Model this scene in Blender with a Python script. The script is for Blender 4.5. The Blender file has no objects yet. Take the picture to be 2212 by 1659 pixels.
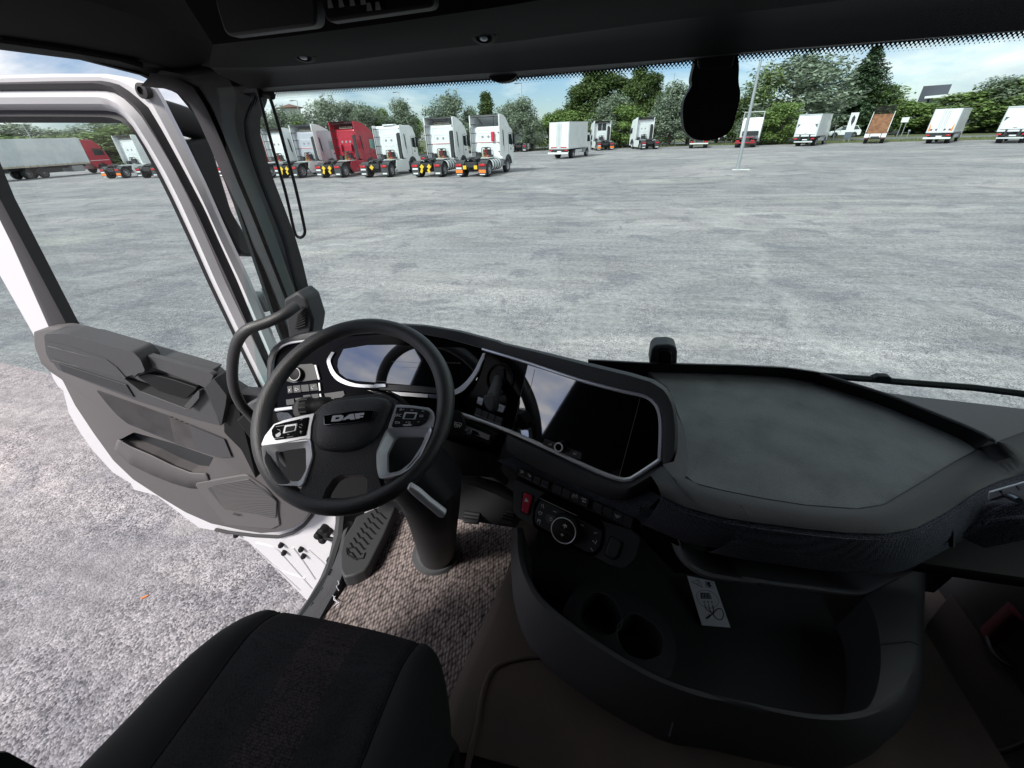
import bpy, bmesh, math, random
from mathutils import Vector, Matrix, Quaternion, noise as mnoise
random.seed(7)
C = bpy.context.scene.collection
V = Vector
# ---------------------------------------------------------------- camera
CAMZ = 2.75
W, H, F = 2212., 1659., 885.
PITCH, ROLL, YAW = map(math.radians, (31.6, 2.3, 13.4))
fw = V((-math.sin(YAW)*math.cos(PITCH), math.cos(YAW)*math.cos(PITCH), -math.sin(PITCH)))
r0 = V((math.cos(YAW), math.sin(YAW), 0)); u0 = r0.cross(fw)
rt = r0*math.cos(ROLL) - u0*math.sin(ROLL); up = r0*math.sin(ROLL) + u0*math.cos(ROLL)
cam = bpy.data.cameras.new('camera'); camo = bpy.data.objects.new('camera', cam); C.objects.link(camo)
cam.sensor_width = 36; cam.lens = 36*F/W; cam.clip_start = 0.02; cam.clip_end = 2000
camo.matrix_world = Matrix(((rt.x, up.x, -fw.x, 0), (rt.y, up.y, -fw.y, 0), (rt.z, up.z, -fw.z, CAMZ), (0, 0, 0, 1)))
S = bpy.context.scene; S.camera = camo
S.render.engine = 'CYCLES'
S.view_settings.view_transform = 'Standard'; S.view_settings.look = 'None'; S.view_settings.gamma = 1
S.view_settings.exposure = 0.98
# ---------------------------------------------------------------- sky and sun
SUN_EL, SUN_AZ = math.radians(42), math.radians(215)      # azimuth clockwise from +Y: behind and to the left of the cab
w = bpy.data.worlds.new('World'); S.world = w; w.use_nodes = True
nt = w.node_tree; N = nt.nodes; L = nt.links; N.clear()
def nd(t, **k):
    n = N.new(t)
    for a, b in k.items():
        if a in n.inputs.keys(): n.inputs[a].default_value = b
        else: setattr(n, a, b)
    return n
out = nd('ShaderNodeOutputWorld'); bg = nd('ShaderNodeBackground', Strength=0.1)
sky = nd('ShaderNodeTexSky'); sky.sky_type = 'NISHITA'; sky.sun_disc = False
sky.sun_elevation = SUN_EL; sky.sun_rotation = SUN_AZ; sky.air_density = 1.0; sky.dust_density = 0.25; sky.ozone_density = 3.0
tc = nd('ShaderNodeTexCoord'); mp = nd('ShaderNodeMapping'); mp.inputs['Scale'].default_value = (1.0, 1.0, 3.2); mp.inputs['Location'].default_value = (0.35, 0.1, 0.2)
n1 = nd('ShaderNodeTexNoise', Scale=2.3, Detail=9.0, Roughness=0.6, Distortion=0.3)
L.new(tc.outputs['Generated'], mp.inputs['Vector']); L.new(mp.outputs[0], n1.inputs['Vector'])
# more cloud to the right (east) and high up, as over the yard
sx = nd('ShaderNodeSeparateXYZ'); L.new(tc.outputs['Generated'], sx.inputs[0])
m1 = nd('ShaderNodeMath', operation='MULTIPLY_ADD'); L.new(sx.outputs['X'], m1.inputs[0]); m1.inputs[1].default_value = 0.10; L.new(n1.outputs['Fac'], m1.inputs[2])
mab = nd('ShaderNodeMath', operation='ABSOLUTE'); L.new(sx.outputs['X'], mab.inputs[0])
m3 = nd('ShaderNodeMath', operation='MULTIPLY_ADD'); L.new(mab.outputs[0], m3.inputs[0]); m3.inputs[1].default_value = 0.16; L.new(m1.outputs[0], m3.inputs[2])
m2 = nd('ShaderNodeMath', operation='MULTIPLY_ADD'); L.new(sx.outputs['Z'], m2.inputs[0]); m2.inputs[1].default_value = 0.12; L.new(m3.outputs[0], m2.inputs[2])
cr = nd('ShaderNodeValToRGB'); cr.color_ramp.elements[0].position = 0.48; cr.color_ramp.elements[0].color = (0, 0, 0, 1)
cr.color_ramp.elements[1].position = 0.66; cr.color_ramp.elements[1].color = (1, 1, 1, 1); L.new(m2.outputs[0], cr.inputs[0])
n2 = nd('ShaderNodeTexNoise', Scale=6.0, Detail=6.0, Roughness=0.55); L.new(mp.outputs[0], n2.inputs['Vector'])
cc = nd('ShaderNodeValToRGB'); cc.color_ramp.elements[0].position = 0.35; cc.color_ramp.elements[0].color = (0.50, 0.53, 0.60, 1)
cc.color_ramp.elements[1].position = 0.65; cc.color_ramp.elements[1].color = (0.95, 0.90, 0.84, 1); L.new(n2.outputs['Fac'], cc.inputs[0])
cs = nd('ShaderNodeVectorMath', operation='SCALE'); cs.inputs['Scale'].default_value = 7.8; L.new(cc.outputs[0], cs.inputs[0])
sc = nd('ShaderNodeVectorMath', operation='MULTIPLY'); sc.inputs[1].default_value = (0.53, 0.54, 0.63); L.new(sky.outputs[0], sc.inputs[0])
mx = nd('ShaderNodeMix', data_type='RGBA'); L.new(cr.outputs[0], mx.inputs['Factor']); L.new(sc.outputs[0], mx.inputs['A']); L.new(cs.outputs[0], mx.inputs['B'])
L.new(mx.outputs['Result'], bg.inputs['Color']); L.new(bg.outputs[0], out.inputs[0])
sl = bpy.data.lights.new('sun', 'SUN'); sl.energy = 2.7; sl.angle = math.radians(14); sl.color = (1, 0.95, 0.88)
so = bpy.data.objects.new('sun', sl); C.objects.link(so)
sd = V((math.sin(SUN_AZ)*math.cos(SUN_EL), math.cos(SUN_AZ)*math.cos(SUN_EL), math.sin(SUN_EL)))
so.rotation_euler = sd.to_track_quat('Z', 'Y').to_euler(); so.location = (0, 0, 60)

# ---------------------------------------------------------------- helpers
def ray(x, y): return rt*((x-W/2)/F) - up*((y-H/2)/F) + fw
def P(x, y, ax, v):
    d = ray(x, y); o = V((0, 0, CAMZ)); t = (v-o[ax])/d[ax]; return o+d*t
def PN(x, y, pl):
    d = ray(x, y); o = V((0, 0, CAMZ)); t = (pl[0]-o).dot(pl[1])/d.dot(pl[1]); return o+d*t
def zoomer(x0, y0, s): return lambda *pts: [((x0+a*s)/1.736, (y0+b*s)/1.736) for a, b in pts]
Z1 = zoomer(0, 100, .4521); Z2 = zoomer(900, 300, .4973); Z3 = zoomer(1700, 100, .4973); Z4 = zoomer(2700, 100, .5154)
Z5 = zoomer(900, 1150, .4973); Z6 = zoomer(1650, 1250, .4521); Z7 = zoomer(1850, 1700, .4521); Z8 = zoomer(2640, 1700, .5425)
A1 = zoomer(0, 1100, .4973); A2 = zoomer(600, 1700, .6329); A3 = zoomer(0, 0, .859); A5 = zoomer(600, 250, .603)
A6 = zoomer(1500, 2000, .678); A7 = zoomer(2600, 1950, .5606); B5 = zoomer(960, 1380, .2441); B6 = zoomer(1950, 1780, .2532); B7 = zoomer(3300, 1350, .3919)
def PA(pts, ax, v): return [P(x, y, ax, v) for x, y in pts]
def PP(pts, pl): return [PN(x, y, pl) for x, y in pts]
def spline(pts, n=8, closed=False):
    pts = [V(p) for p in pts]; m = len(pts); o = []
    rng = range(m if closed else m-1)
    for i in rng:
        g = (lambda k: pts[k % m]) if closed else (lambda k: pts[max(0, min(m-1, k))])
        a, b, c, d = g(i-1), g(i), g(i+1), g(i+2)
        for j in range(n):
            t = j/n
            o.append(0.5*((2*b)+(c-a)*t+(2*a-5*b+4*c-d)*t*t+(3*b-a-3*c+d)*t**3))
    if not closed: o.append(pts[-1].copy())
    return o
def resamp(pts, n, closed=False):
    pts = [V(p) for p in pts]
    if closed: pts = pts+[pts[0]]
    ls = [0]
    for a, b in zip(pts, pts[1:]): ls.append(ls[-1]+(b-a).length)
    T = ls[-1]; o = []; k = 0
    for i in range(n):
        t = T*i/(n if closed else n-1)
        while k < len(pts)-2 and ls[k+1] < t: k += 1
        e = ls[k+1]-ls[k]; f = (t-ls[k])/e if e > 1e-9 else 0
        o.append(pts[k].lerp(pts[k+1], min(1, max(0, f))))
    return o
def rnd(pts, r, n=4):
    """round the corners of a closed outline"""
    pts = [V(p) for p in pts]; m = len(pts); o = []
    for i in range(m):
        a, b, c = pts[i-1], pts[i], pts[(i+1) % m]
        d1 = min(r, (a-b).length*.45); d2 = min(r, (c-b).length*.45)
        p = b+(a-b).normalized()*d1; q = b+(c-b).normalized()*d2
        for j in range(n+1):
            t = j/n; o.append(p*(1-t)**2+b*2*t*(1-t)+q*t*t)
    return o
class MB:
    def __init__(s): s.v = []; s.f = []
    def add(s, vs, fs):
        k = len(s.v); s.v += [V(x) for x in vs]; s.f += [tuple(i+k for i in f) for f in fs]; return s
    def prism(s, pts, d, back=0.0):
        """planar outline -> solid; d: vector the solid extends along (front = pts + d)"""
        n = len(pts); d = V(d); a = [V(p) for p in pts]; b = [p+d for p in a]
        s.add(a+b, [tuple(range(n))[::-1], tuple(range(n, 2*n))]+[(i, (i+1) % n, n+(i+1) % n, n+i) for i in range(n)]); return s
    def loft(s, curves, closed=False, ring=False):
        m = len(curves[0]); vs = [p for c in curves for p in c]; fs = []
        nc = len(curves)
        for i in range(nc if ring else nc-1):
            j = (i+1) % nc
            for k in range(m if closed else m-1):
                l = (k+1) % m; fs.append((i*m+k, i*m+l, j*m+l, j*m+k))
        s.add(vs, fs); return s
    def tube(s, pts, r, n=10, closed=False, cap=True, flat=None):
        pts = [V(p) for p in pts]; m = len(pts); rings = []; prev = None
        for i, p in enumerate(pts):
            a = pts[(i-1) % m] if (closed or i) else p; b = pts[(i+1) % m] if (closed or i < m-1) else p
            t = (b-a).normalized()
            if flat is not None: nrm = V(flat)
            elif prev is None: nrm = t.orthogonal()
            else: nrm = prev
            nrm = (nrm-t*nrm.dot(t)).normalized(); prev = nrm; bn = t.cross(nrm)
            rr = r[i] if isinstance(r, (list, tuple)) else r
            rings.append([p+(nrm*math.cos(q)+bn*math.sin(q))*rr for q in [2*math.pi*k/n for k in range(n)]])
        k0 = len(s.v); s.loft(rings, closed=True, ring=closed)
        if cap and not closed:
            s.f.append(tuple(k0+i for i in range(n))[::-1]); s.f.append(tuple(k0+(m-1)*n+i for i in range(n)))
        return s
    def box(s, c, d, M=None):
        x, y, z = [q/2 for q in d]
        vs = [V((a*x, b*y, e*z)) for a in (-1, 1) for b in (-1, 1) for e in (-1, 1)]
        if M is not None: vs = [M @ p for p in vs]
        vs = [p+V(c) for p in vs]
        s.add(vs, [(0, 1, 3, 2), (4, 6, 7, 5), (0, 4, 5, 1), (2, 3, 7, 6), (0, 2, 6, 4), (1, 5, 7, 3)]); return s
    def cyl(s, a, b, r0, r1=None, n=20, cap=True):
        r1 = r0 if r1 is None else r1; a = V(a); b = V(b); t = (b-a).normalized(); u = t.orthogonal().normalized(); q = t.cross(u)
        R = [[c+(u*math.cos(2*math.pi*k/n)+q*math.sin(2*math.pi*k/n))*r for k in range(n)] for c, r in ((a, r0), (b, r1))]
        s.add(R[0]+R[1], [(k, (k+1) % n, n+(k+1) % n, n+k) for k in range(n)]+([tuple(range(n))[::-1], tuple(range(n, 2*n))] if cap else [])); return s
    def lathe(s, c, axis, prof, n=28):
        """prof: list of (radius, height along axis)"""
        c = V(c); t = V(axis).normalized(); u = t.orthogonal().normalized(); q = t.cross(u)
        s.loft([[c+t*h+(u*math.cos(2*math.pi*k/n)+q*math.sin(2*math.pi*k/n))*max(r, 1e-4) for k in range(n)] for r, h in prof], closed=True); return s
    def build(s, name, mat, parent=None, bevel=0, seg=2, ang=40, solid=0, sub=0):
        if parent is not None:
            r = parent
            while r.parent: r = r.parent
            off = ROOT.get(r.name, V((0, 0, 0)))
        else: off = V((0, 0, 0))
        me = bpy.data.meshes.new(name); me.from_pydata([p-off for p in s.v], [], s.f); me.validate()
        bm = bmesh.new(); bm.from_mesh(me); bmesh.ops.recalc_face_normals(bm, faces=bm.faces[:]); bm.to_mesh(me); bm.free()
        me.materials.append(mat); o = bpy.data.objects.new(name, me); C.objects.link(o)
        if parent is not None: o.parent = parent
        for p in me.polygons: p.use_smooth = True
        me.set_sharp_from_angle(angle=math.radians(ang))
        if solid:
            md = o.modifiers.new('solid', 'SOLIDIFY'); md.thickness = solid; md.offset = 0
        if bevel:
            md = o.modifiers.new('bevel', 'BEVEL'); md.width = bevel; md.segments = seg; md.limit_method = 'ANGLE'; md.angle_limit = math.radians(35)
        if sub:
            md = o.modifiers.new('sub', 'SUBSURF'); md.levels = sub; md.render_levels = sub
        return o
ROOT = {}
def tag(o, label=None, cat=None, group=None, kind=None):
    if label: o['label'] = label
    if cat: o['category'] = cat
    if group: o['group'] = group
    if kind: o['kind'] = kind
    return o
def empty(name, loc, rz=0, world=False):
    o = bpy.data.objects.new(name, None); o.location = loc; o.rotation_euler = (0, 0, rz); o.empty_display_size = .2; C.objects.link(o)
    if world: ROOT[o.name] = V(loc)
    return o
def text(s, org, xd, nrm, size, mat, parent, name, ext=.0004, sh=0):
    cu = bpy.data.curves.new(name, 'FONT'); cu.body = s; cu.size = size; cu.extrude = ext; cu.align_x = 'CENTER'; cu.align_y = 'CENTER'; cu.shear = sh
    t = bpy.data.objects.new('tmp', cu); C.objects.link(t); bpy.context.view_layer.update()
    me = bpy.data.meshes.new_from_object(t.evaluated_get(bpy.context.evaluated_depsgraph_get())); bpy.data.objects.remove(t)
    x = V(xd).normalized(); n = V(nrm).normalized(); y = n.cross(x).normalized(); x = y.cross(n)
    M = Matrix(((x.x, y.x, n.x, org[0]), (x.y, y.y, n.y, org[1]), (x.z, y.z, n.z, org[2]), (0, 0, 0, 1)))
    r = parent
    while r.parent: r = r.parent
    off = ROOT.get(r.name, V((0, 0, 0)))
    for v in me.vertices: v.co = (M @ v.co)-off
    me.materials.clear(); me.materials.append(mat)
    o = bpy.data.objects.new(name, me); C.objects.link(o); o.parent = parent; return o
# ---------------------------------------------------------------- materials
MT = {}
def mat(name, col, rough=.6, metal=0, grain=None, gs=.15, spec=.5, var=None, coat=0, sheen=0):
    """grain: scale of a fine noise bump, gs its strength; var: (scale, second colour) slow colour change of the material itself"""
    m = bpy.data.materials.new(name); m.use_nodes = True; t = m.node_tree; b = t.nodes['Principled BSDF']
    b.inputs['Base Color'].default_value = (*col, 1); b.inputs['Roughness'].default_value = rough; b.inputs['Metallic'].default_value = metal
    b.inputs['Specular IOR Level'].default_value = spec; b.inputs['Coat Weight'].default_value = coat; b.inputs['Coat Roughness'].default_value = .05
    b.inputs['Sheen Weight'].default_value = sheen
    tc = t.nodes.new('ShaderNodeTexCoord')
    if grain:
        n = t.nodes.new('ShaderNodeTexNoise'); n.inputs['Scale'].default_value = grain; n.inputs['Detail'].default_value = 2; t.links.new(tc.outputs['Object'], n.inputs['Vector'])
        bp = t.nodes.new('ShaderNodeBump'); bp.inputs['Strength'].default_value = gs; bp.inputs['Distance'].default_value = .002
        t.links.new(n.outputs['Fac'], bp.inputs['Height']); t.links.new(bp.outputs[0], b.inputs['Normal'])
    if var:
        n = t.nodes.new('ShaderNodeTexNoise'); n.inputs['Scale'].default_value = var[0]; n.inputs['Detail'].default_value = 5; t.links.new(tc.outputs['Object'], n.inputs['Vector'])
        r = t.nodes.new('ShaderNodeValToRGB'); r.color_ramp.elements[0].position = .38; r.color_ramp.elements[1].position = .66
        r.color_ramp.elements[0].color = (*col, 1); r.color_ramp.elements[1].color = (*var[1], 1); t.links.new(n.outputs['Fac'], r.inputs[0]); t.links.new(r.outputs[0], b.inputs['Base Color'])
    MT[name] = m; return m
def glass(name, tint, refl=1.0):
    m = bpy.data.materials.new(name); m.use_nodes = True; t = m.node_tree; t.nodes.clear()
    o = t.nodes.new('ShaderNodeOutputMaterial'); tr = t.nodes.new('ShaderNodeBsdfTransparent'); tr.inputs[0].default_value = (*tint, 1)
    g = t.nodes.new('ShaderNodeBsdfGlossy'); g.inputs['Roughness'].default_value = .02; fr = t.nodes.new('ShaderNodeFresnel'); ge = t.nodes.new('ShaderNodeNewGeometry'); io = t.nodes.new('ShaderNodeMath'); io.operation = 'MULTIPLY_ADD'; io.inputs[1].default_value = 1/1.35-1.35; io.inputs[2].default_value = 1.35; t.links.new(ge.outputs['Backfacing'], io.inputs[0]); t.links.new(io.outputs[0], fr.inputs[0])
    mu = t.nodes.new('ShaderNodeMath'); mu.operation = 'MULTIPLY'; mu.inputs[1].default_value = refl
    mi = t.nodes.new('ShaderNodeMixShader'); t.links.new(fr.outputs[0], mu.inputs[0]); t.links.new(mu.outputs[0], mi.inputs[0])
    t.links.new(tr.outputs[0], mi.inputs[1]); t.links.new(g.outputs[0], mi.inputs[2]); t.links.new(mi.outputs[0], o.inputs[0]); MT[name] = m; return m
def weave(name, c0, c1, sc, rough=.9, rot=0, bump=.5, stretch=(1, 1, 1), kind='voronoi', dist=.002, noise=0):
    m = bpy.data.materials.new(name); m.use_nodes = True; t = m.node_tree; b = t.nodes['Principled BSDF']; b.inputs['Roughness'].default_value = rough
    b.inputs['Specular IOR Level'].default_value = .25
    tc = t.nodes.new('ShaderNodeTexCoord'); mp = t.nodes.new('ShaderNodeMapping'); mp.inputs['Scale'].default_value = [sc*q for q in stretch]
    mp.inputs['Rotation'].default_value = rot if isinstance(rot, tuple) else (0, 0, rot); t.links.new(tc.outputs['Object'], mp.inputs['Vector'])
    if kind == 'voronoi':
        n = t.nodes.new('ShaderNodeTexVoronoi'); n.inputs['Scale'].default_value = 1; n.inputs['Randomness'].default_value = .45; t.links.new(mp.outputs[0], n.inputs['Vector']); o = n.outputs['Distance']; lo, hi = .25, .75
    elif kind == 'wave':
        n = t.nodes.new('ShaderNodeTexWave'); n.inputs['Scale'].default_value = 1; n.inputs['Distortion'].default_value = noise; t.links.new(mp.outputs[0], n.inputs['Vector']); o = n.outputs['Fac']; lo, hi = .3, .7
    elif kind == 'dots':
        n = t.nodes.new('ShaderNodeTexVoronoi'); n.inputs['Scale'].default_value = 1; n.inputs['Randomness'].default_value = 0; t.links.new(mp.outputs[0], n.inputs['Vector']); o = n.outputs['Distance']; lo, hi = .2, .55
    r = t.nodes.new('ShaderNodeValToRGB'); r.color_ramp.elements[0].position = lo; r.color_ramp.elements[1].position = hi
    r.color_ramp.elements[0].color = (*c1, 1); r.color_ramp.elements[1].color = (*c0, 1); t.links.new(o, r.inputs[0])
    n2 = t.nodes.new('ShaderNodeTexNoise'); n2.inputs['Scale'].default_value = 14; n2.inputs['Detail'].default_value = 6; t.links.new(tc.outputs['Object'], n2.inputs['Vector'])
    mx = t.nodes.new('ShaderNodeMix'); mx.data_type = 'RGBA'; mx.blend_type = 'MULTIPLY'; mx.inputs['Factor'].default_value = .6
    r2 = t.nodes.new('ShaderNodeValToRGB'); r2.color_ramp.elements[0].position = .3; r2.color_ramp.elements[0].color = (.55, .55, .55, 1); r2.color_ramp.elements[1].position = .6
    t.links.new(n2.outputs['Fac'], r2.inputs[0]); t.links.new(r.outputs[0], mx.inputs['A']); t.links.new(r2.outputs[0], mx.inputs['B']); t.links.new(mx.outputs['Result'], b.inputs['Base Color'])
    bp = t.nodes.new('ShaderNodeBump'); bp.inputs['Strength'].default_value = bump; bp.inputs['Distance'].default_value = dist; bp.invert = kind != 'wave'
    t.links.new(o, bp.inputs['Height']); t.links.new(bp.outputs[0], b.inputs['Normal']); MT[name] = m; return m
mat('plastic_dark', (.030, .032, .036), .55, grain=900, gs=.35)
mat('plastic_black', (.008, .008, .009), .6, grain=700, gs=.2, spec=.25)
mat('plastic_mid', (.070, .072, .078), .6, grain=900, gs=.35)
mat('plastic_taupe', (.110, .102, .104), .62, grain=900, gs=.3)
mat('plastic_taupe_dark', (.060, .060, .064), .55, grain=900, gs=.3)
mat('plastic_roof', (.020, .020, .020), .75, grain=500, gs=.2)
mat('leather_wheel', (.032, .032, .035), .45, grain=420, gs=.55, spec=.7)
mat('leather_hub', (.036, .035, .038), .50, grain=330, gs=.9)
mat('gloss_black', (.004, .004, .005), .12, spec=.06)
mat('plastic_pillar', (.012, .014, .015), .7, spec=.25, grain=900, gs=.3)
mat('plastic_ceiling', (.007, .007, .0075), .85, grain=700, gs=.2, spec=.15)
mat('chrome_bright', (.82, .83, .88), .32, .5)
mat('chrome_mid', (.20, .21, .24), .45, .8)
mat('screen_glass', (.003, .004, .006), .03, spec=1.0, coat=1.0)
MT['screen_glass'].node_tree.nodes['Principled BSDF'].inputs['IOR'].default_value = 2.1
mat('chrome_satin', (.60, .61, .65), .38, .35)
mat('chrome_dark', (.22, .24, .27), .3, 1)
mat('rubber_seal', (.035, .033, .037), .7, grain=300)
mat('button_face', (.026, .027, .030), .5)
mat('icon_white', (.75, .75, .78), .5)
mat('icon_grey', (.35, .35, .38), .5)
mat('hazard_red', (.55, .03, .06), .35, spec=.4)
mat('paint_white_cab', (.66, .655, .68), .3, coat=.4, grain=60, gs=.02)
mat('seat_black', (.008, .008, .009), .85, grain=900, gs=.3, sheen=.02)
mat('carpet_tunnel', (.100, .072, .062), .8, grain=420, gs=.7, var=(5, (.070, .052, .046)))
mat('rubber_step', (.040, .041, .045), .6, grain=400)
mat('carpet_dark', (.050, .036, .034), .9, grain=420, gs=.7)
mat('lip_grey', (.16, .165, .18), .5, grain=900, gs=.2)
mat('paper', (.62, .63, .70), .7)
mat('ink', (.03, .03, .04), .6)
mat('cable', (.008, .008, .009), .5)
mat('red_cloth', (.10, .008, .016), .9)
weave('floor_mat_weave', (.030, .025, .025), (.36, .30, .29), 84, rot=math.radians(-28), stretch=(1.25, .62, 1), bump=.9, dist=.004)
weave('seat_fabric', (.013, .013, .016), (.032, .032, .036), 260, rot=math.radians(45), kind='voronoi', bump=.5)
weave('seat_mesh', (.012, .010, .013), (.060, .047, .056), 170, kind='voronoi', bump=.9, stretch=(1, 1.25, 1))
weave('tray_cloth', (.15, .165, .165), (.195, .215, .215), 600, rot=math.radians(20), kind='voronoi', bump=.5)
weave('dash_band', (.018, .020, .028), (.13, .14, .175), 420, kind='voronoi', bump=.9, rot=(math.radians(90), 0, 0))
weave('door_fabric', (.042, .041, .044), (.075, .072, .076), 110, rot=(0, math.radians(-28), 0), stretch=(0.2, 1, 1.6), kind='wave', bump=.5)
weave('speaker_grille', (.055, .050, .052), (.135, .125, .128), 26, rot=(0, math.radians(80), 0), stretch=(2.2, .01, 2.4), kind='wave', bump=.9)
glass('glass_windshield', (.77, .915, .905), .7); glass('glass_door', (.74, .88, .875), .9)
def frit():
    m = bpy.data.materials.new('glass_dot_band'); m.use_nodes = True; t = m.node_tree; t.nodes.clear()
    o = t.nodes.new('ShaderNodeOutputMaterial'); tr = t.nodes.new('ShaderNodeBsdfTransparent'); tr.inputs[0].default_value = (.95, .97, .98, 1)
    d = t.nodes.new('ShaderNodeBsdfDiffuse'); d.inputs[0].default_value = (.004, .004, .008, 1)
    tc = t.nodes.new('ShaderNodeTexCoord'); mp = t.nodes.new('ShaderNodeMapping'); mp.inputs['Rotation'].default_value = (math.radians(90), 0, math.radians(45)); mp.inputs['Scale'].default_value = (215, 1, 215)
    v = t.nodes.new('ShaderNodeTexVoronoi'); v.voronoi_dimensions = '2D'; v.inputs['Scale'].default_value = 1; v.inputs['Randomness'].default_value = 0; t.links.new(tc.outputs['Object'], mp.inputs[0]); t.links.new(mp.outputs[0], v.inputs['Vector'])
    at = t.nodes.new('ShaderNodeAttribute'); at.attribute_name = 'fade'
    c = t.nodes.new('ShaderNodeMath'); c.operation = 'LESS_THAN'; t.links.new(v.outputs['Distance'], c.inputs[0]); t.links.new(at.outputs['Fac'], c.inputs[1])
    mi = t.nodes.new('ShaderNodeMixShader'); t.links.new(c.outputs[0], mi.inputs[0]); t.links.new(d.outputs[0], mi.inputs[1]); t.links.new(tr.outputs[0], mi.inputs[2]); t.links.new(mi.outputs[0], o.inputs[0]); MT['frit'] = m
frit()
# ================================================================ THE YARD
def ground_mat():
    m = bpy.data.materials.new('yard_asphalt'); m.use_nodes = True; t = m.node_tree; b = t.nodes['Principled BSDF']; lk = t.links
    b.inputs['Roughness'].default_value = .88; b.inputs['Specular IOR Level'].default_value = .3
    g = t.nodes.new('ShaderNodeNewGeometry')
    def noise(sc, det=4, st=(1, 1, 1), dis=0, rough=.5, rot=0):
        mp = t.nodes.new('ShaderNodeMapping'); mp.inputs['Scale'].default_value = st; mp.inputs['Rotation'].default_value = (0, 0, rot); lk.new(g.outputs['Position'], mp.inputs[0])
        n = t.nodes.new('ShaderNodeTexNoise'); n.inputs['Scale'].default_value = sc; n.inputs['Detail'].default_value = det; n.inputs['Distortion'].default_value = dis; n.inputs['Roughness'].default_value = rough; lk.new(mp.outputs[0], n.inputs['Vector']); return n.outputs['Fac']
    def ramp(f, a, ca, b_, cb):
        r = t.nodes.new('ShaderNodeValToRGB'); e = r.color_ramp.elements; e[0].position = a; e[1].position = b_; e[0].color = (*ca, 1); e[1].color = (*cb, 1); lk.new(f, r.inputs[0]); return r.outputs[0]
    def mix(f, a, c, mode='MIX'):
        x = t.nodes.new('ShaderNodeMix'); x.data_type = 'RGBA'; x.blend_type = mode
        if isinstance(f, float): x.inputs['Factor'].default_value = f
        else: lk.new(f, x.inputs['Factor'])
        lk.new(a, x.inputs['A']); lk.new(c, x.inputs['B']); return x.outputs['Result']
    base = ramp(noise(.35, 8, (1, 1.6, 1), .8, .65), .36, (.275, .260, .262), .64, (.355, .337, .338))
    big = ramp(noise(.06, 4, (1, 2.2, 1), 1.5), .40, (.80, .82, .84), .62, (1.12, 1.10, 1.08))
    c = mix(1.0, base, big, 'MULTIPLY')
    st = ramp(noise(.5, 9, (.35, 3.2, 1), 1.8, .62, .15), .42, (.74, .75, .77), .62, (1.16, 1.15, 1.13)); c = mix(.55, c, st, 'MULTIPLY')
    # scattered loose sand, paler and a little yellow
    sand = ramp(noise(.18, 6, (.5, 1.6, 1), .6), .60, (0, 0, 0), .75, (1, 1, 1)); sc = t.nodes.new('ShaderNodeRGB'); sc.outputs[0].default_value = (.52, .50, .42, 1)
    gmul = t.nodes.new('ShaderNodeMath'); gmul.operation = 'MULTIPLY'; gmul.inputs[1].default_value = .55; lk.new(sand, gmul.inputs[0]); c = mix(gmul.outputs[0], c, sc.outputs[0])
    # worn spots where the dark gravel of the bed lies open
    worn = ramp(noise(.9, 7, (1, 1, 1), .5, .6), .54, (0, 0, 0), .62, (1, 1, 1)); wc = t.nodes.new('ShaderNodeRGB'); wc.outputs[0].default_value = (.16, .16, .18, 1)
    v = t.nodes.new('ShaderNodeTexVoronoi'); v.inputs['Scale'].default_value = 78; lk.new(g.outputs['Position'], v.inputs['Vector'])
    hs = t.nodes.new('ShaderNodeSeparateColor'); lk.new(v.outputs['Color'], hs.inputs[0])
    peb = ramp(hs.outputs[0], 0, (.34, .34, .37), 1, (1.6, 1.56, 1.57)); pf = t.nodes.new('ShaderNodeSeparateColor'); lk.new(ramp(noise(.8, 6, (1, 1, 1), .8, .6), .40, (.35, .35, .35), .62, (1, 1, 1)), pf.inputs[0])
    # faint curved tyre tracks
    for cx, cy, rr in ((-22, 2, 28), (30, -6, 41), (4, 60, 38), (-60, 30, 52), (12, -30, 47)):
        for k in (0, 2.05):
            ds = t.nodes.new('ShaderNodeVectorMath'); ds.operation = 'DISTANCE'; ds.inputs[1].default_value = (cx, cy, 0); lk.new(g.outputs['Position'], ds.inputs[0])
            a1 = t.nodes.new('ShaderNodeMath'); a1.operation = 'SUBTRACT'; a1.inputs[1].default_value = rr+k; lk.new(ds.outputs['Value'], a1.inputs[0]); a2 = t.nodes.new('ShaderNodeMath'); a2.operation = 'ABSOLUTE'; lk.new(a1.outputs[0], a2.inputs[0])
            c = mix(1.0, c, ramp(a2.outputs[0], .10, (.90, .90, .905), .26, (1, 1, 1)), 'MULTIPLY')
    pebm = mix(pf.outputs[0], c, peb, 'MULTIPLY')
    worn2 = t.nodes.new('ShaderNodeMath'); worn2.operation = 'MULTIPLY'; worn2.inputs[1].default_value = .6; lk.new(worn, worn2.inputs[0])
    c = mix(worn2.outputs[0], pebm, mix(1.0, wc.outputs[0], peb, 'MULTIPLY'))
    f2 = ramp(noise(9, 5, (1, 1, 1)), .35, (.82, .82, .83), .65, (1.16, 1.15, 1.16)); c = mix(1.0, c, f2, 'MULTIPLY')
    # thin repaired cracks
    vr = t.nodes.new('ShaderNodeTexVoronoi'); vr.feature = 'DISTANCE_TO_EDGE'; vr.inputs['Scale'].default_value = .035
    nz = t.nodes.new('ShaderNodeTexNoise'); nz.inputs['Scale'].default_value = .35; nz.inputs['Detail'].default_value = 6; lk.new(g.outputs['Position'], nz.inputs['Vector'])
    va = t.nodes.new('ShaderNodeVectorMath'); va.operation = 'MULTIPLY_ADD'; va.inputs[1].default_value = (6, 6, 0); lk.new(nz.outputs['Color'], va.inputs[0]); lk.new(g.outputs['Position'], va.inputs[2]); lk.new(va.outputs[0], vr.inputs['Vector'])
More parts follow.
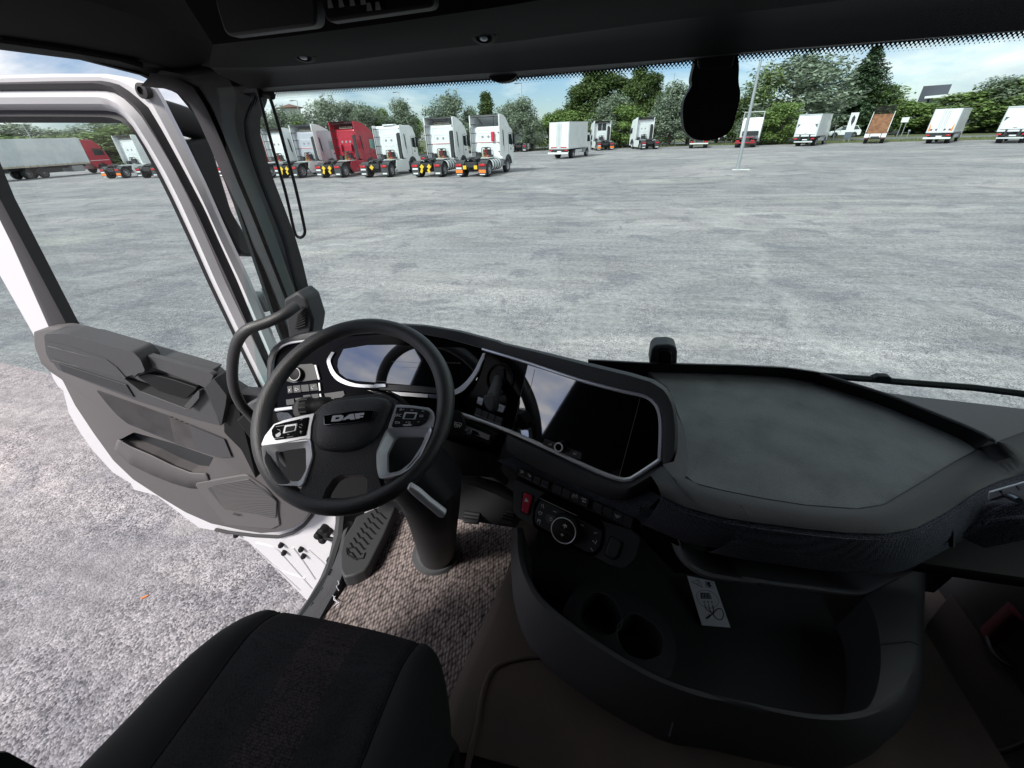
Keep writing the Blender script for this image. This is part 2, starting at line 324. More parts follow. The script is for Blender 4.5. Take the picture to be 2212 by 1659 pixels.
    cm = ramp(vr.outputs['Distance'], .0, (.16, .16, .16), .012, (0, 0, 0)); cc = t.nodes.new('ShaderNodeRGB'); cc.outputs[0].default_value = (.62, .60, .58, 1); c = mix(cm, c, cc.outputs[0])
    lk.new(c, b.inputs['Base Color'])
    bp = t.nodes.new('ShaderNodeBump'); bp.inputs['Strength'].default_value = .9; bp.inputs['Distance'].default_value = .006; bp.invert = True; lk.new(v.outputs['Distance'], bp.inputs['Height'])
    b2 = t.nodes.new('ShaderNodeBump'); b2.inputs['Strength'].default_value = .5; b2.inputs['Distance'].default_value = .03; lk.new(noise(5, 6), b2.inputs['Height']); lk.new(bp.outputs[0], b2.inputs['Normal']); lk.new(b2.outputs[0], b.inputs['Normal'])
    MT['ground'] = m
ground_mat()
gb = MB(); gb.add([(-700, -500, 0), (700, -500, 0), (700, 900, 0), (-700, 900, 0)], [(0, 1, 2, 3)])
tag(gb.build('ground', MT['ground']), kind='structure')
# road behind the verge, running left to right
mat('road_tar', (.16, .16, .165), .9, grain=8, gs=.3, var=(.3, (.12, .12, .125))); mat('line_paint', (.55, .55, .53), .7)
def gp(x, y): p = P(x, y, 2, 0); return V((p.x, p.y, 0))
VN = [(-140, 78), (-60, 78), (-30, 77), (0, 76.5), (15, 75), (22, 71.5), (38, 69), (47, 66), (75, 58), (130, 40)]    # near edge of the verge
def off(lst, d): return [(x+d*.18*(1 if x > 20 else 0), y+d) for x, y in lst]
def strip(a, b, z): m = MB(); m.loft([[V((x, y, z)) for x, y in a], [V((x, y, z)) for x, y in b]]); return m
tag(strip(off(VN, 7.5), off(VN, 16.5), .008).build('road', MT['road_tar']), kind='structure')
mat('grass_soil', (.075, .090, .035), .95, grain=3, gs=.5, var=(.8, (.115, .120, .050)))
tag(strip(VN, off(VN, 7.5), .012).build('grass_verge', MT['grass_soil']), kind='structure')
tag(strip(off(VN, 16.5), off(VN, 200), .012).build('far_field', MT['grass_soil']), kind='structure')
mat('grass_blade', (.11, .135, .045), .9, var=(.5, (.17, .17, .075)))
gm = MB(); rg = random.Random(3)
vp = [V((x, y, 0)) for x, y in VN]; vq = [V((x, y, 0)) for x, y in off(VN, 7.3)]
va_, vb_ = resamp(vp, 400), resamp(vq, 400)
for i in range(15000):
    k = rg.randrange(60, 340); t = rg.random(); p = va_[k].lerp(vb_[k], t)+V((rg.uniform(-.4, .4), 0, .01)); h = rg.uniform(.08, .30); a = rg.uniform(0, 3.14); dx = V((math.cos(a), math.sin(a), 0))*rg.uniform(.02, .06)
    gm.add([p-dx, p+dx, p+V((rg.uniform(-.08, .08), rg.uniform(-.08, .08), h))], [(0, 1, 2)])
tag(gm.build('grass', MT['grass_blade']), 'short unmown grass on the strip between yard and road', 'grass', kind='stuff')

# ---------------------------------------------------------------- trees
def leafmat(name, c, c2, tr=.25):
    m = bpy.data.materials.new(name); m.use_nodes = True; t = m.node_tree; b = t.nodes['Principled BSDF']; b.inputs['Roughness'].default_value = .6; b.inputs['Specular IOR Level'].default_value = .25
    oi = t.nodes.new('ShaderNodeNewGeometry'); r = t.nodes.new('ShaderNodeValToRGB'); e = r.color_ramp.elements; e[0].color = (*c, 1); e[1].color = (*c2, 1); e[0].position = .1; e[1].position = .9
    t.links.new(oi.outputs['Random Per Island'], r.inputs[0]); t.links.new(r.outputs[0], b.inputs['Base Color'])
    tl = t.nodes.new('ShaderNodeBsdfTranslucent'); t.links.new(r.outputs[0], tl.inputs[0]); mi = t.nodes.new('ShaderNodeMixShader'); mi.inputs[0].default_value = tr
    o = t.nodes['Material Output']; t.links.new(b.outputs[0], mi.inputs[1]); t.links.new(tl.outputs[0], mi.inputs[2]); t.links.new(mi.outputs[0], o.inputs[0]); MT[name] = m; return m
leafmat('leaf_silver', (.12, .16, .10), (.31, .36, .27)); leafmat('leaf_dark', (.045, .075, .022), (.14, .19, .065)); leafmat('leaf_bright', (.095, .155, .040), (.25, .34, .11))
leafmat('leaf_mid', (.085, .135, .042), (.25, .32, .12)); leafmat('needle', (.022, .045, .022), (.070, .110, .050), .08); mat('bark', (.10, .085, .07), .9, grain=6, gs=.6)
def leaf(m, p, s, rg, nrm=None):
    n = V((rg.gauss(0, 1), rg.gauss(0, 1), rg.gauss(0, 1)+.5))
    if nrm is not None: n = n*.7+nrm
    n.normalize(); u = n.orthogonal().normalized(); u.rotate(Quaternion(n, rg.uniform(0, 6.28))); v = n.cross(u)
    m.add([p-u*s, p-v*s*.45, p+u*s, p+v*s*.45], [(0, 1, 2, 3)])
PROTO = {}
def tree_proto(kind, hgt, wid, leafm, n, seed, shape):
    """crown = many small leaf faces round leaf clumps on limbs; height and width of the prototype in metres"""
    rg = random.Random(seed); cr = MB(); tk = MB()
    base = .07 if shape == 'bush' else (.16 if shape != 'conifer' else .05)
    top = hgt*.93
    pts = [V((0, 0, 0)), V((rg.uniform(-.15, .15), 0, hgt*.35)), V((rg.uniform(-.3, .3), rg.uniform(-.2, .2), hgt*.7)), V((0, 0, top))]
    tk.tube(spline(pts, 5), [hgt*.022*(1-i/16.5)+.02 for i in range(16)], 7)
    cl = []
    if shape == 'conifer':
        k = 0
        while k < 230:
            t = (k/230)**.85; z = hgt*(.04+.95*t); r = wid/2*(1-t)**.95*rg.uniform(.72, 1.08)+.15; a = k*2.4+rg.uniform(-.3, .3)
            e = V((math.cos(a)*r, math.sin(a)*r, z-.18*r+.12*r)); s = V((0, 0, z)); tk.tube([s, s.lerp(e, .5)+V((0, 0, .06*r)), e], [.05, .035, .015], 4)
            q = 8 if r > 1.2 else 5
            for j in range(q):
                f = (j+.6)/q; c = s.lerp(e, f)+V((0, 0, .1*math.sin(3.1*f)*r))
                cl.append((c, .22+.30*r*.28, (1.0, 1.0, .45)))
            k += 1
    else:
        for i in range(46 if shape != 'bush' else 40):
            t = rg.random()**.8; z = hgt*(base+(1-base)*t*.96)
            if shape == 'round': prof = math.sin(math.pi*min(1, .16+.80*t))**.7
            elif shape == 'tall': prof = (math.sin(math.pi*min(1, .22+.74*t))**.55)*(1-.35*t)
            elif shape == 'cone': prof = (1-t)**.6*.9+.12
            else: prof = (math.sin(math.pi*min(1, .30+.66*t))**.6)
            a = rg.uniform(0, 6.283); rr = wid/2*prof*(rg.random()**.45)*.86
            c = V((math.cos(a)*rr, math.sin(a)*rr, z)); rad = hgt*rg.uniform(.075, .13) if shape != 'bush' else hgt*rg.uniform(.09, .15)
            rad = min(rad, wid*.20); cl.append((c, rad, (1, 1, rg.uniform(.7, 1.25))))
            if rr > .4: s = V((0, 0, max(.3, z-rr*.9))); tk.tube([s, s.lerp(c, .5)+V((0, 0, rr*.12)), c], [hgt*.008, hgt*.005, .012], 5)
        if shape in ('tall', 'cone', 'round'):
            for i in range(7): cl.append((V((rg.uniform(-.12, .12)*wid, rg.uniform(-.1, .1)*wid, hgt*rg.uniform(.86, .97))), hgt*.05, (1, 1, 1.5)))
    tot = sum(c[1]**2 for c in cl)
    for c, rad, sq in cl:
        for i in range(int(n*rad*rad/tot)):
            d = V((rg.gauss(0, 1), rg.gauss(0, 1), rg.gauss(0, 1))).normalized(); q = rad*rg.random()**.40*(1 if rg.random() > .12 else 1.35)
            p = c+V((d.x*sq[0], d.y*sq[1], d.z*sq[2]))*q
            if p.z > .15: leaf(cr, p, hgt*((.0155 if shape != 'conifer' else .012) if shape != 'bush' else .022)*rg.uniform(.7, 1.4), rg, d*.6)
    root = empty(kind, (0, 0, 0)); tk.build('trunk', MT['bark'], root); cr.build('crown', MT[leafm], root)
    PROTO[kind+str(seed)] = [root, hgt, wid, False]
def copy_tree(o, parent=None):
    c = o.copy(); C.objects.link(c); c.parent = parent
    for ch in list(o.children): copy_tree(ch, c)
    return c
tree_proto('silver_poplar', 9, 6.2, 'leaf_silver', 8500, 1, 'round'); tree_proto('silver_poplar', 9, 5.2, 'leaf_silver', 8000, 2, 'tall')
tree_proto('dark_poplar', 11, 5.6, 'leaf_dark', 9500, 3, 'tall'); tree_proto('young_maple', 5.5, 4.4, 'leaf_bright', 6500, 4, 'bush'); tree_proto('young_maple', 5.5, 4.0, 'leaf_bright', 6500, 5, 'bush')
tree_proto('broadleaf_tree', 8, 6.5, 'leaf_mid', 8000, 6, 'bush'); tree_proto('conifer', 11, 9.0, 'needle', 24000, 7, 'conifer'); tree_proto('cypress', 8, 2.9, 'leaf_dark', 5500, 8, 'cone')
tree_proto('dark_poplar', 11, 4.4, 'leaf_dark', 8500, 9, 'tall')
def place_tree(key, x, ytop, wpx, dist, label, cat='tree', group='trees beyond the yard'):
    """x, ytop: where the crown's top stands; dist: metres away"""
    root, h, wd, used = PROTO[key]
    dist += 9 if x > 1950 and dist < 80 else (30 if x < 340 else (5 if key[:5] == 'young' else 0))
    if x > 1780: dist = max(dist, 107+(dist-76)*.5)
    d = ray(x, ytop); hd = math.hypot(d.x, d.y); p = V((d.x/hd*dist, d.y/hd*dist, 0)); ht = CAMZ+d.z/hd*dist
    wm = wpx/F*dist*.83*hd
    o = root if not used else copy_tree(root); PROTO[key][3] = True
    o.location = p; wm *= 1.12 if wpx < 110 else 1.0; o.scale = (wm/wd, wm/wd, ht/h); o.rotation_euler = (0, 0, random.uniform(0, 6.28))
    tag(o, label, cat, group)
TREES = [
 ('broadleaf_tree6', -60, 300, 150, 84, 'dense green tree above the cream tail of the semi, at the left picture edge'),
 ('broadleaf_tree6', 62, 303, 120, 82, 'dense green tree behind the middle of the grey curtain trailer'),
 ('broadleaf_tree6', 135, 297, 125, 80, 'dense green tree behind the front half of the grey curtain trailer'),
 ('broadleaf_tree6', 205, 290, 130, 78, 'tall dense green tree right behind the cab of the red semi truck'),
 ('broadleaf_tree6', 272, 276, 130, 76, 'tall dense green tree between the red semi truck and the white tractors'),
 ('broadleaf_tree6', 335, 270, 110, 80, 'dense green tree behind the white tractors seen in the door window'),
 ('silver_poplar1', 20, 268, 80, 118, 'pale far tree rising over the green row behind the semi trailer'),
 ('silver_poplar1', 235, 262, 100, 118, 'pale far tree rising over the row right of the red semi cab'),
 ('silver_poplar2', 548, 240, 62, 76, 'silvery tree beside the left pillar above the dark red tractor'),
 ('silver_poplar1', 598, 236, 52, 82, 'silvery tree between the pillar and the water tower'),
 ('silver_poplar2', 634, 247, 44, 80, 'small silvery tree in front of the water tower'),
 ('young_maple4', 648, 262, 38, 74, 'low bright green tree under the water tower'),
 ('silver_poplar1', 698, 216, 84, 76, 'broad round silvery tree above the silver tractor'),
 ('silver_poplar2', 752, 227, 72, 79, 'silvery tree left behind the red tractor'),
 ('silver_poplar1', 786, 229, 72, 76, 'silvery tree right behind the red tractor'),
 ('broadleaf_tree6', 819, 239, 44, 90, 'small dark tree between two silvery trees near the red tractor'),
 ('young_maple5', 822, 262, 46, 74, 'low bright green tree right of the red tractor'),
 ('silver_poplar2', 862, 221, 66, 77, 'silvery tree above the white tractor next to the red one'),
 ('young_maple4', 894, 258, 40, 78, 'dark green low tree between the white tractors'),
 ('silver_poplar1', 968, 205, 88, 77, 'large round silvery tree above the last but one white tractor'),
 ('young_maple5', 962, 248, 62, 73, 'bright green bushy tree between the two right-hand row tractors'),
 ('silver_poplar2', 1014, 236, 46, 78, 'small silvery tree left of the narrow green cypress'),
 ('cypress8', 1047, 200, 40, 84, 'narrow pointed dark green tree above the tall-roofed white tractor'),
 ('silver_poplar1', 1100, 224, 70, 79, 'silvery tree with loose twigs behind the lone far tractor'),
 ('silver_poplar2', 1128, 217, 64, 76, 'thin silvery tree beside the lamp post, left of the box truck'),
 ('silver_poplar1', 1152, 255, 46, 76, 'low silvery tree left of the louvred box truck'),
 ('young_maple4', 1192, 250, 70, 78, 'bright green tree behind the left of the white box truck'),
 ('broadleaf_tree6', 1213, 240, 66, 92, 'dark rounded tree peeking over the white box truck'),
 ('young_maple5', 1240, 242, 72, 79, 'bright green tree behind the right of the white box truck'),
 ('dark_poplar3', 1282, 151, 88, 86, 'tallest dark green tree, left one of the big pair'),
 ('dark_poplar9', 1252, 190, 60, 88, 'dark green tree leaning out left of the tallest pair'),
 ('dark_poplar9', 1320, 160, 76, 87, 'dark green tall tree at the right shoulder of the tallest one'),
 ('dark_poplar3', 1382, 149, 56, 85, 'dark green tall slim tree, right one of the big pair'),
 ('dark_poplar9', 1352, 172, 60, 90, 'dark green tree filling the gap between the big pair'),
 ('dark_poplar9', 1414, 158, 48, 86, 'slim dark green tree at the right end of the tall group'),
 ('silver_poplar1', 1330, 205, 78, 80, 'round silvery tree in front of the tall dark group'),
 ('young_maple4', 1290, 244, 66, 78, 'bright green tree right behind the tractor with the black sheet'),
 ('young_maple5', 1352, 232, 74, 73, 'bright yellow-green bushy tree between the two lone tractors'),
 ('young_maple4', 1425, 245, 50, 82, 'green bushy tree right of the tractor with the two round vents'),
 ('silver_poplar2', 1462, 184, 70, 78, 'airy silvery tree just left of the windscreen sensor housing'),
 ('silver_poplar1', 1432, 228, 56, 80, 'low silvery tree left of the leaning poles'),
 ('silver_poplar2', 1500, 215, 70, 80, 'silvery tree mostly hidden behind the windscreen sensor housing'),
 ('young_maple4', 1560, 240, 80, 80, 'green bushy tree behind the sensor housing'),
 ('dark_poplar9', 1600, 215, 26, 82, 'thin dark tree right of the sensor housing'),
 ('broadleaf_tree6', 1668, 158, 66, 84, 'dark green tree left behind the great silvery tree'),
 ('silver_poplar1', 1742, 120, 150, 86, 'great silvery tree behind the white box truck with the tail lift'),
 ('silver_poplar1', 1640, 240, 52, 78, 'silvery bush behind the white flatbed tractor'),
 ('young_maple5', 1700, 226, 62, 71, 'bright green bush left of the box truck with the tail lift'),
 ('conifer7', 1897, 97, 112, 80, 'dark layered conifer, the only needle tree'),
 ('young_maple4', 1815, 241, 60, 78, 'bright green bushy tree above the white parked car'),
 ('young_maple5', 1852, 252, 40, 76, 'bright green low bush left of the tipper'),
 ('young_maple5', 1906, 187, 66, 78, 'bright green tree in front of the foot of the conifer'),
 ('young_maple4', 1955, 222, 56, 76, 'green bush right of the tipper'),
 ('young_maple5', 1996, 226, 60, 77, 'green bush left behind the two-door box truck'),
 ('young_maple4', 2040, 246, 60, 84, 'green bush behind the two-door box truck, under the grey roof box'),
 ('broadleaf_tree6', 2108, 204, 80, 76, 'green bushy tree between the two right-hand box trucks'),
 ('young_maple4', 2076, 250, 46, 71, 'green low bush right of the two-door box truck'),
 ('young_maple5', 2150, 195, 70, 76, 'green bushy tree above the last box truck'),
 ('silver_poplar2', 2176, 172, 60, 84, 'taller tree above the last box truck at the right edge'),
 ('broadleaf_tree6', 2235, 176, 90, 78, 'dense green tree at the right edge of the windscreen'),
]
for a in TREES: place_tree(a[0], a[1], a[2], a[3], a[4], a[5], cat='bush' if 'bush ' in a[5][:28] else 'tree')

# ---------------------------------------------------------------- buildings, poles, signs
mat('wall_grey_box', (.055, .058, .075), .5, grain=1, gs=.1); mat('wall_white', (.62, .62, .60), .8, var=(.4, (.52, .52, .50))); mat('roof_tile', (.16, .085, .065), .8); mat('metal_zinc', (.40, .42, .44), .45, .6, grain=20, gs=.1)
mat('pane_dark', (.02, .025, .03), .1, spec=.8); mat('sign_white', (.72, .73, .74), .5); mat('sign_blue', (.10, .12, .16), .5)
def at(x, y, dist):
    d = ray(x, y); hd = math.hypot(d.x, d.y); return V((d.x/hd*dist, d.y/hd*dist, CAMZ+d.z/hd*dist))
def blockb(mb, x0, x1, ytop, dist, depth, zb=0, dist2=None, top=None):
    a = at(x0, ytop, dist); b = at(x1, ytop if top is None else top, dist2 or dist); n = (V((b.x, b.y, 0))-V((a.x, a.y, 0))).normalized(); q = V((-n.y, n.x, 0))*depth
    z = max(a.z, b.z); A = V((a.x, a.y, zb)); B = V((b.x, b.y, zb)); mb.prism([A, B, B+q, A+q], (0, 0, z-zb)); return A, B, q, z
b1 = empty('grey_hall', at(2035, 210, 125)*1, 0, True); b1.location.z = 0; ROOT[b1.name] = V(b1.location)
m = MB(); A, B, q, z = blockb(m, 1995, 2055, 186, 125, 14, 4); m.build('roof_box', MT['wall_grey_box'], b1)
m = MB(); A, B, q, z = blockb(m, 2010, 2230, 212, 118, 20, 0); m.build('wall', MT['wall_white'], b1)
e = (B-A).normalized(); m = MB(); m.prism([A+V((0, 0, z-.02))-e*.8-q*.05, B+V((0, 0, z-.02))+e-q*.05, B+V((0, 0, z+.9))+e-q*.05, A+V((0, 0, z+.3))-e*.8-q*.05], q*1.1); m.build('roof', MT['sign_white'], b1)
m = MB()
for k in range(9): s = A+(B-A)*(k+.15)/9; t = A+(B-A)*(k+.85)/9; m.prism([s+V((0, 0, z-2.4)), t+V((0, 0, z-2.4)), t+V((0, 0, z-.7)), s+V((0, 0, z-.7))], -q*.006)
m.build('window_band', MT['pane_dark'], b1); tag(b1, 'pale industrial hall with a dark grey box on its roof behind the hedge', 'building')
def house(x, yt, ye, wpx, dist, label, rm='roof_tile', name='house'):
    c = at(x, ye, dist); r = empty(name, (c.x, c.y, 0), 0, True); m = MB(); A, B, q, z = blockb(m, x-wpx/2, x+wpx/2, ye, dist, 9); m.build('wall', MT['wall_white'], r)
    zt = at(x, yt, dist).z; e = (B-A)*.06; m = MB(); M_ = (A+B)/2
    m.add([A-e-q*.08+V((0, 0, z)), B+e-q*.08+V((0, 0, z)), B+e+q*1.08+V((0, 0, z)), A-e+q*1.08+V((0, 0, z)), (A+B)/2-e*4+q*.5+V((0, 0, zt)), (A+B)/2+e*4+q*.5+V((0, 0, zt))], [(0, 1, 5, 4), (1, 2, 5), (2, 3, 4, 5), (3, 0, 4), (0, 3, 2, 1)]); m.build('roof', MT[rm], r)
    for k in range(3):
        s = A+(B-A)*(.15+.28*k); t = s+(B-A)*.13; mm = MB(); mm.prism([s+V((0, 0, z-1.9)), t+V((0, 0, z-1.9)), t+V((0, 0, z-.6)), s+V((0, 0, z-.6))], -q*.012); mm.build('window', MT['pane_dark'], r)
    tag(r, label, 'house')
house(1600, 221, 232, 56, 130, 'white house with low tiled roof right of the sensor housing', 'roof_tile')
house(1835, 220, 226, 74, 125, 'white house roof seen over the bushes left of the conifer', 'sign_white')
house(1175, 262, 268, 60, 160, 'far pale flat building left of the box truck', 'sign_white')
c = at(627, 236, 140); r = empty('water_tower', (c.x, c.y, 0), 0, True); m = MB(); m.cyl((c.x, c.y, 0), (c.x, c.y, c.z-1.4), 1.1, 1.0, 16); m.build('shaft', MT['wall_white'], r)
m = MB(); m.cyl((c.x, c.y, c.z-3.6), (c.x, c.y, c.z+.2), 2.1, 2.5, 16); m.build('tank', MT['wall_white'], r); m = MB(); m.lathe((c.x, c.y, c.z+.2), (0, 0, 1), [(3.2, 0), (3.2, .15), (0, .95)], 16); m.build('roof', MT['roof_tile'], r)
tag(r, 'pale round water tower with a brown conical cap', 'water tower')
def pole(x, yb, xt, yt, r, label, name='lamp_post', head=True, cat='lamp post', dist=None, tilt=True):
    b = gp(x, yb) if dist is None else at(x, yb, dist)*1; b.z = 0; D = math.hypot(b.x, b.y); t = at(xt, yt, D) if tilt else V((b.x, b.y, at(xt, yt, D).z))
    o = empty(name, b, 0, True); m = MB(); m.cyl(b, b.lerp(t, .55), r, r*.85, 10); m.cyl(b.lerp(t, .55), t, r*.8, r*.6, 10); m.build('mast', MT['metal_zinc'], o)
    if head: m = MB(); m.tube([t, t+V((-.4, 0, .12)), t+V((-.9, 0, .1))], .04, 6); m.box(t+V((-1.1, 0, .08)), (.6, .25, .12)); m.build('lamp_head', MT['plastic_mid'], o)
    tag(o, label, cat, None); return o, b, t
o, b, t = pole(*Z4((125, 1045))[0], *Z4((300, 235))[0], .115, 'leaning steel pole on a small concrete foot in the yard, right of the sensor housing', 'steel_pole', False, 'pole')
m = MB(); m.prism([b+V(p) for p in ((-.35, -.15, 0), (.75, -.2, 0), (.8, .2, 0), (-.3, .2, 0))], (0, 0, .06)); m.build('concrete_foot', MT['wall_white'], o, bevel=.02)
pole(1127, 330, 1127, 181, .07, 'tall thin lamp post left of the white box truck', dist=95); pole(862, 330, 862, 200, .07, 'thin lamp post rising above the silvery trees right of the red tractor', dist=110); pole(649, 320, 642, 218, .08, 'thin lamp post right of the water tower', dist=95)
pole(1436, 320, 1458, 157, .07, 'tall thin leaning pole left of the sensor housing', dist=92, name='utility_pole', cat='pole', head=False); pole(1444, 318, 1454, 270, .10, 'short thick pole stub left of the sensor housing', dist=88, name='utility_pole', cat='pole', head=False)
pole(1456, 312, 1461, 258, .09, 'short pale post right of the thick pole stub', dist=85, name='utility_pole', cat='pole', head=False)
pole(72, 300, 48, 268, .09, 'thin far lamp post seen high in the door window', dist=100, head=False)
pole(1800, 300, 1818, 215, .07, 'lamp post left of the parked white car', dist=84)
def sign(x, yb, xt, yt, wpx, h, label, col='sign_white', posts=2):
    b = gp(x, yb); D = math.hypot(b.x, b.y); t = at(xt, yt, D); o = empty('sign_board', b, 0, True); ww = wpx/F*D*.8; n = V((b.y, -b.x, 0)).normalized(); f = V((-b.x, -b.y, 0)).normalized()
    m = MB(); a = V((b.x, b.y, t.z)); m.prism([a-n*ww/2, a+n*ww/2, a+n*ww/2-V((0, 0, h)), a-n*ww/2-V((0, 0, h))], f*.12); m.build('panel', MT[col], o)
    for s in ((-1, 1) if posts == 2 else (0,)): m = MB(); m.cyl(b+n*ww*.3*s, V((b.x, b.y, t.z-h*.3))+n*ww*.3*s, .05, .05, 8); m.build('post', MT['metal_zinc'], o)
    tag(o, label, 'sign'); return o, a, n, ww, f
o, a, n, ww, f = sign(*Z4((915, 838))[0], *Z4((980, 625))[0], 12, 2.3, 'tall white sign board with dark emblem left of the tipper')
m = MB(); z0 = a-V((0, 0, 1.0))+f*.125; m.prism([z0-n*ww*.2, z0-n*ww*.2+V((0, 0, .45)), z0+V((0, 0, .75)), z0+n*ww*.2+V((0, 0, .45)), z0+n*ww*.2, z0-V((0, 0, .5))], f*.02); m.build('emblem', MT['ink'], o)
m = MB(); z0 = a-V((0, 0, 2.5))+f*.125; m.prism([z0-n*ww*.48-V((0, 0, .4)), z0+n*ww*.48-V((0, 0, .4)), z0+n*ww*.48+V((0, 0, .3)), z0-n*ww*.48+V((0, 0, .3))], f*.02); m.build('blue_field', MT['sign_blue'], o)
sign(*Z4((1300, 800))[0], *Z4((1348, 660))[0], 10, .65, 'small white sign on thin posts right of the tipper'); sign(*Z4((1352, 820))[0], *Z4((1380, 750))[0], 3, .2, 'thin bare post beside the small white sign', 'metal_zinc', 1)
# ================================================================ VEHICLES
mat('paint_white', (.78, .79, .80), .35, coat=.4, var=(1.2, (.70, .71, .71))); mat('paint_silver', (.50, .50, .56), .3, .3, coat=.5); mat('paint_red', (.42, .012, .035), .3, coat=.5, var=(1.5, (.36, .012, .03)))
mat('paint_darkred', (.33, .010, .030), .32, coat=.5); mat('chassis_black', (.022, .022, .024), .6, grain=20, gs=.2); mat('tyre', (.022, .022, .023), .85, grain=60, gs=.3); mat('rim_steel', (.38, .38, .40), .4, .6); mat('rim_grey', (.13, .13, .14), .5, .4)
mat('lamp_red', (.50, .015, .02), .25, spec=.6); mat('reflector_orange', (.95, .22, .03), .5); mat('board_yellow', (.75, .48, .03), .5); mat('plate_white', (.70, .70, .70), .5); mat('mudflap', (.05, .05, .055), .7)
mat('cab_glass', (.02, .03, .032), .06, spec=.9); mat('cab_glass_lit', (.22, .38, .36), .3); mat('hose_red', (.50, .03, .03), .5); mat('hose_yellow', (.45, .33, .10), .5); mat('fitting_grey', (.30, .30, .31), .5); mat('tarp_grey', (.66, .68, .70), .7, var=(1.2, (.56, .58, .61)))
mat('tarp_cream', (.52, .46, .36), .8, var=(2, (.36, .30, .22))); mat('rust', (.15, .062, .032), .85, var=(2.5, (.25, .12, .06)), grain=20, gs=.4); mat('alu', (.62, .64, .66), .4, .3)
def wheel(root, x, y, r, wd, side, rim='rim_steel', n=22):
    """side +1: outer face looks to +x"""
    m = MB(); x0, x1 = (x-wd, x) if side > 0 else (x+wd, x)
    m.lathe((x0, y, r), (x1-x0, 0, 0), [(r*.6, 0), (r*.93, 0), (r, wd*.12), (r, wd*.88), (r*.93, wd), (r*.62, wd), (r*.60, wd*.9), (r*.6, 0)], n); t = m.build('wheel', MT['tyre'], root)
    m = MB(); m.lathe((x, y, r), (x1-x0, 0, 0), [(r*.62, -wd*.02), (r*.57, -.03), (r*.50, -wd*.35), (r*.30, -wd*.30), (r*.26, -.02), (r*.10, -.01), (.0, -.01)], n); m.build('rim', MT[rim], t)
    return t
def poly_x(mb, pts, x0, x1): mb.prism([V((x0, y, z)) for y, z in pts], (x1-x0, 0, 0)); return mb
def arc(cy, cz, r, a0, a1, n=10): return [(cy+r*math.cos(math.radians(a0+(a1-a0)*i/n)), cz+r*math.sin(math.radians(a0+(a1-a0)*i/n))) for i in range(n+1)]
def coil(a, b, r, turns, amp): a = V(a); b = V(b); n = turns*10; u = (b-a).orthogonal().normalized(); q = (b-a).normalized().cross(u); return [a.lerp(b, i/n)-V((0, 0, .25*math.sin(math.pi*i/n)))+(u*math.cos(i*.628)+q*math.sin(i*.628))*amp for i in range(n+1)]
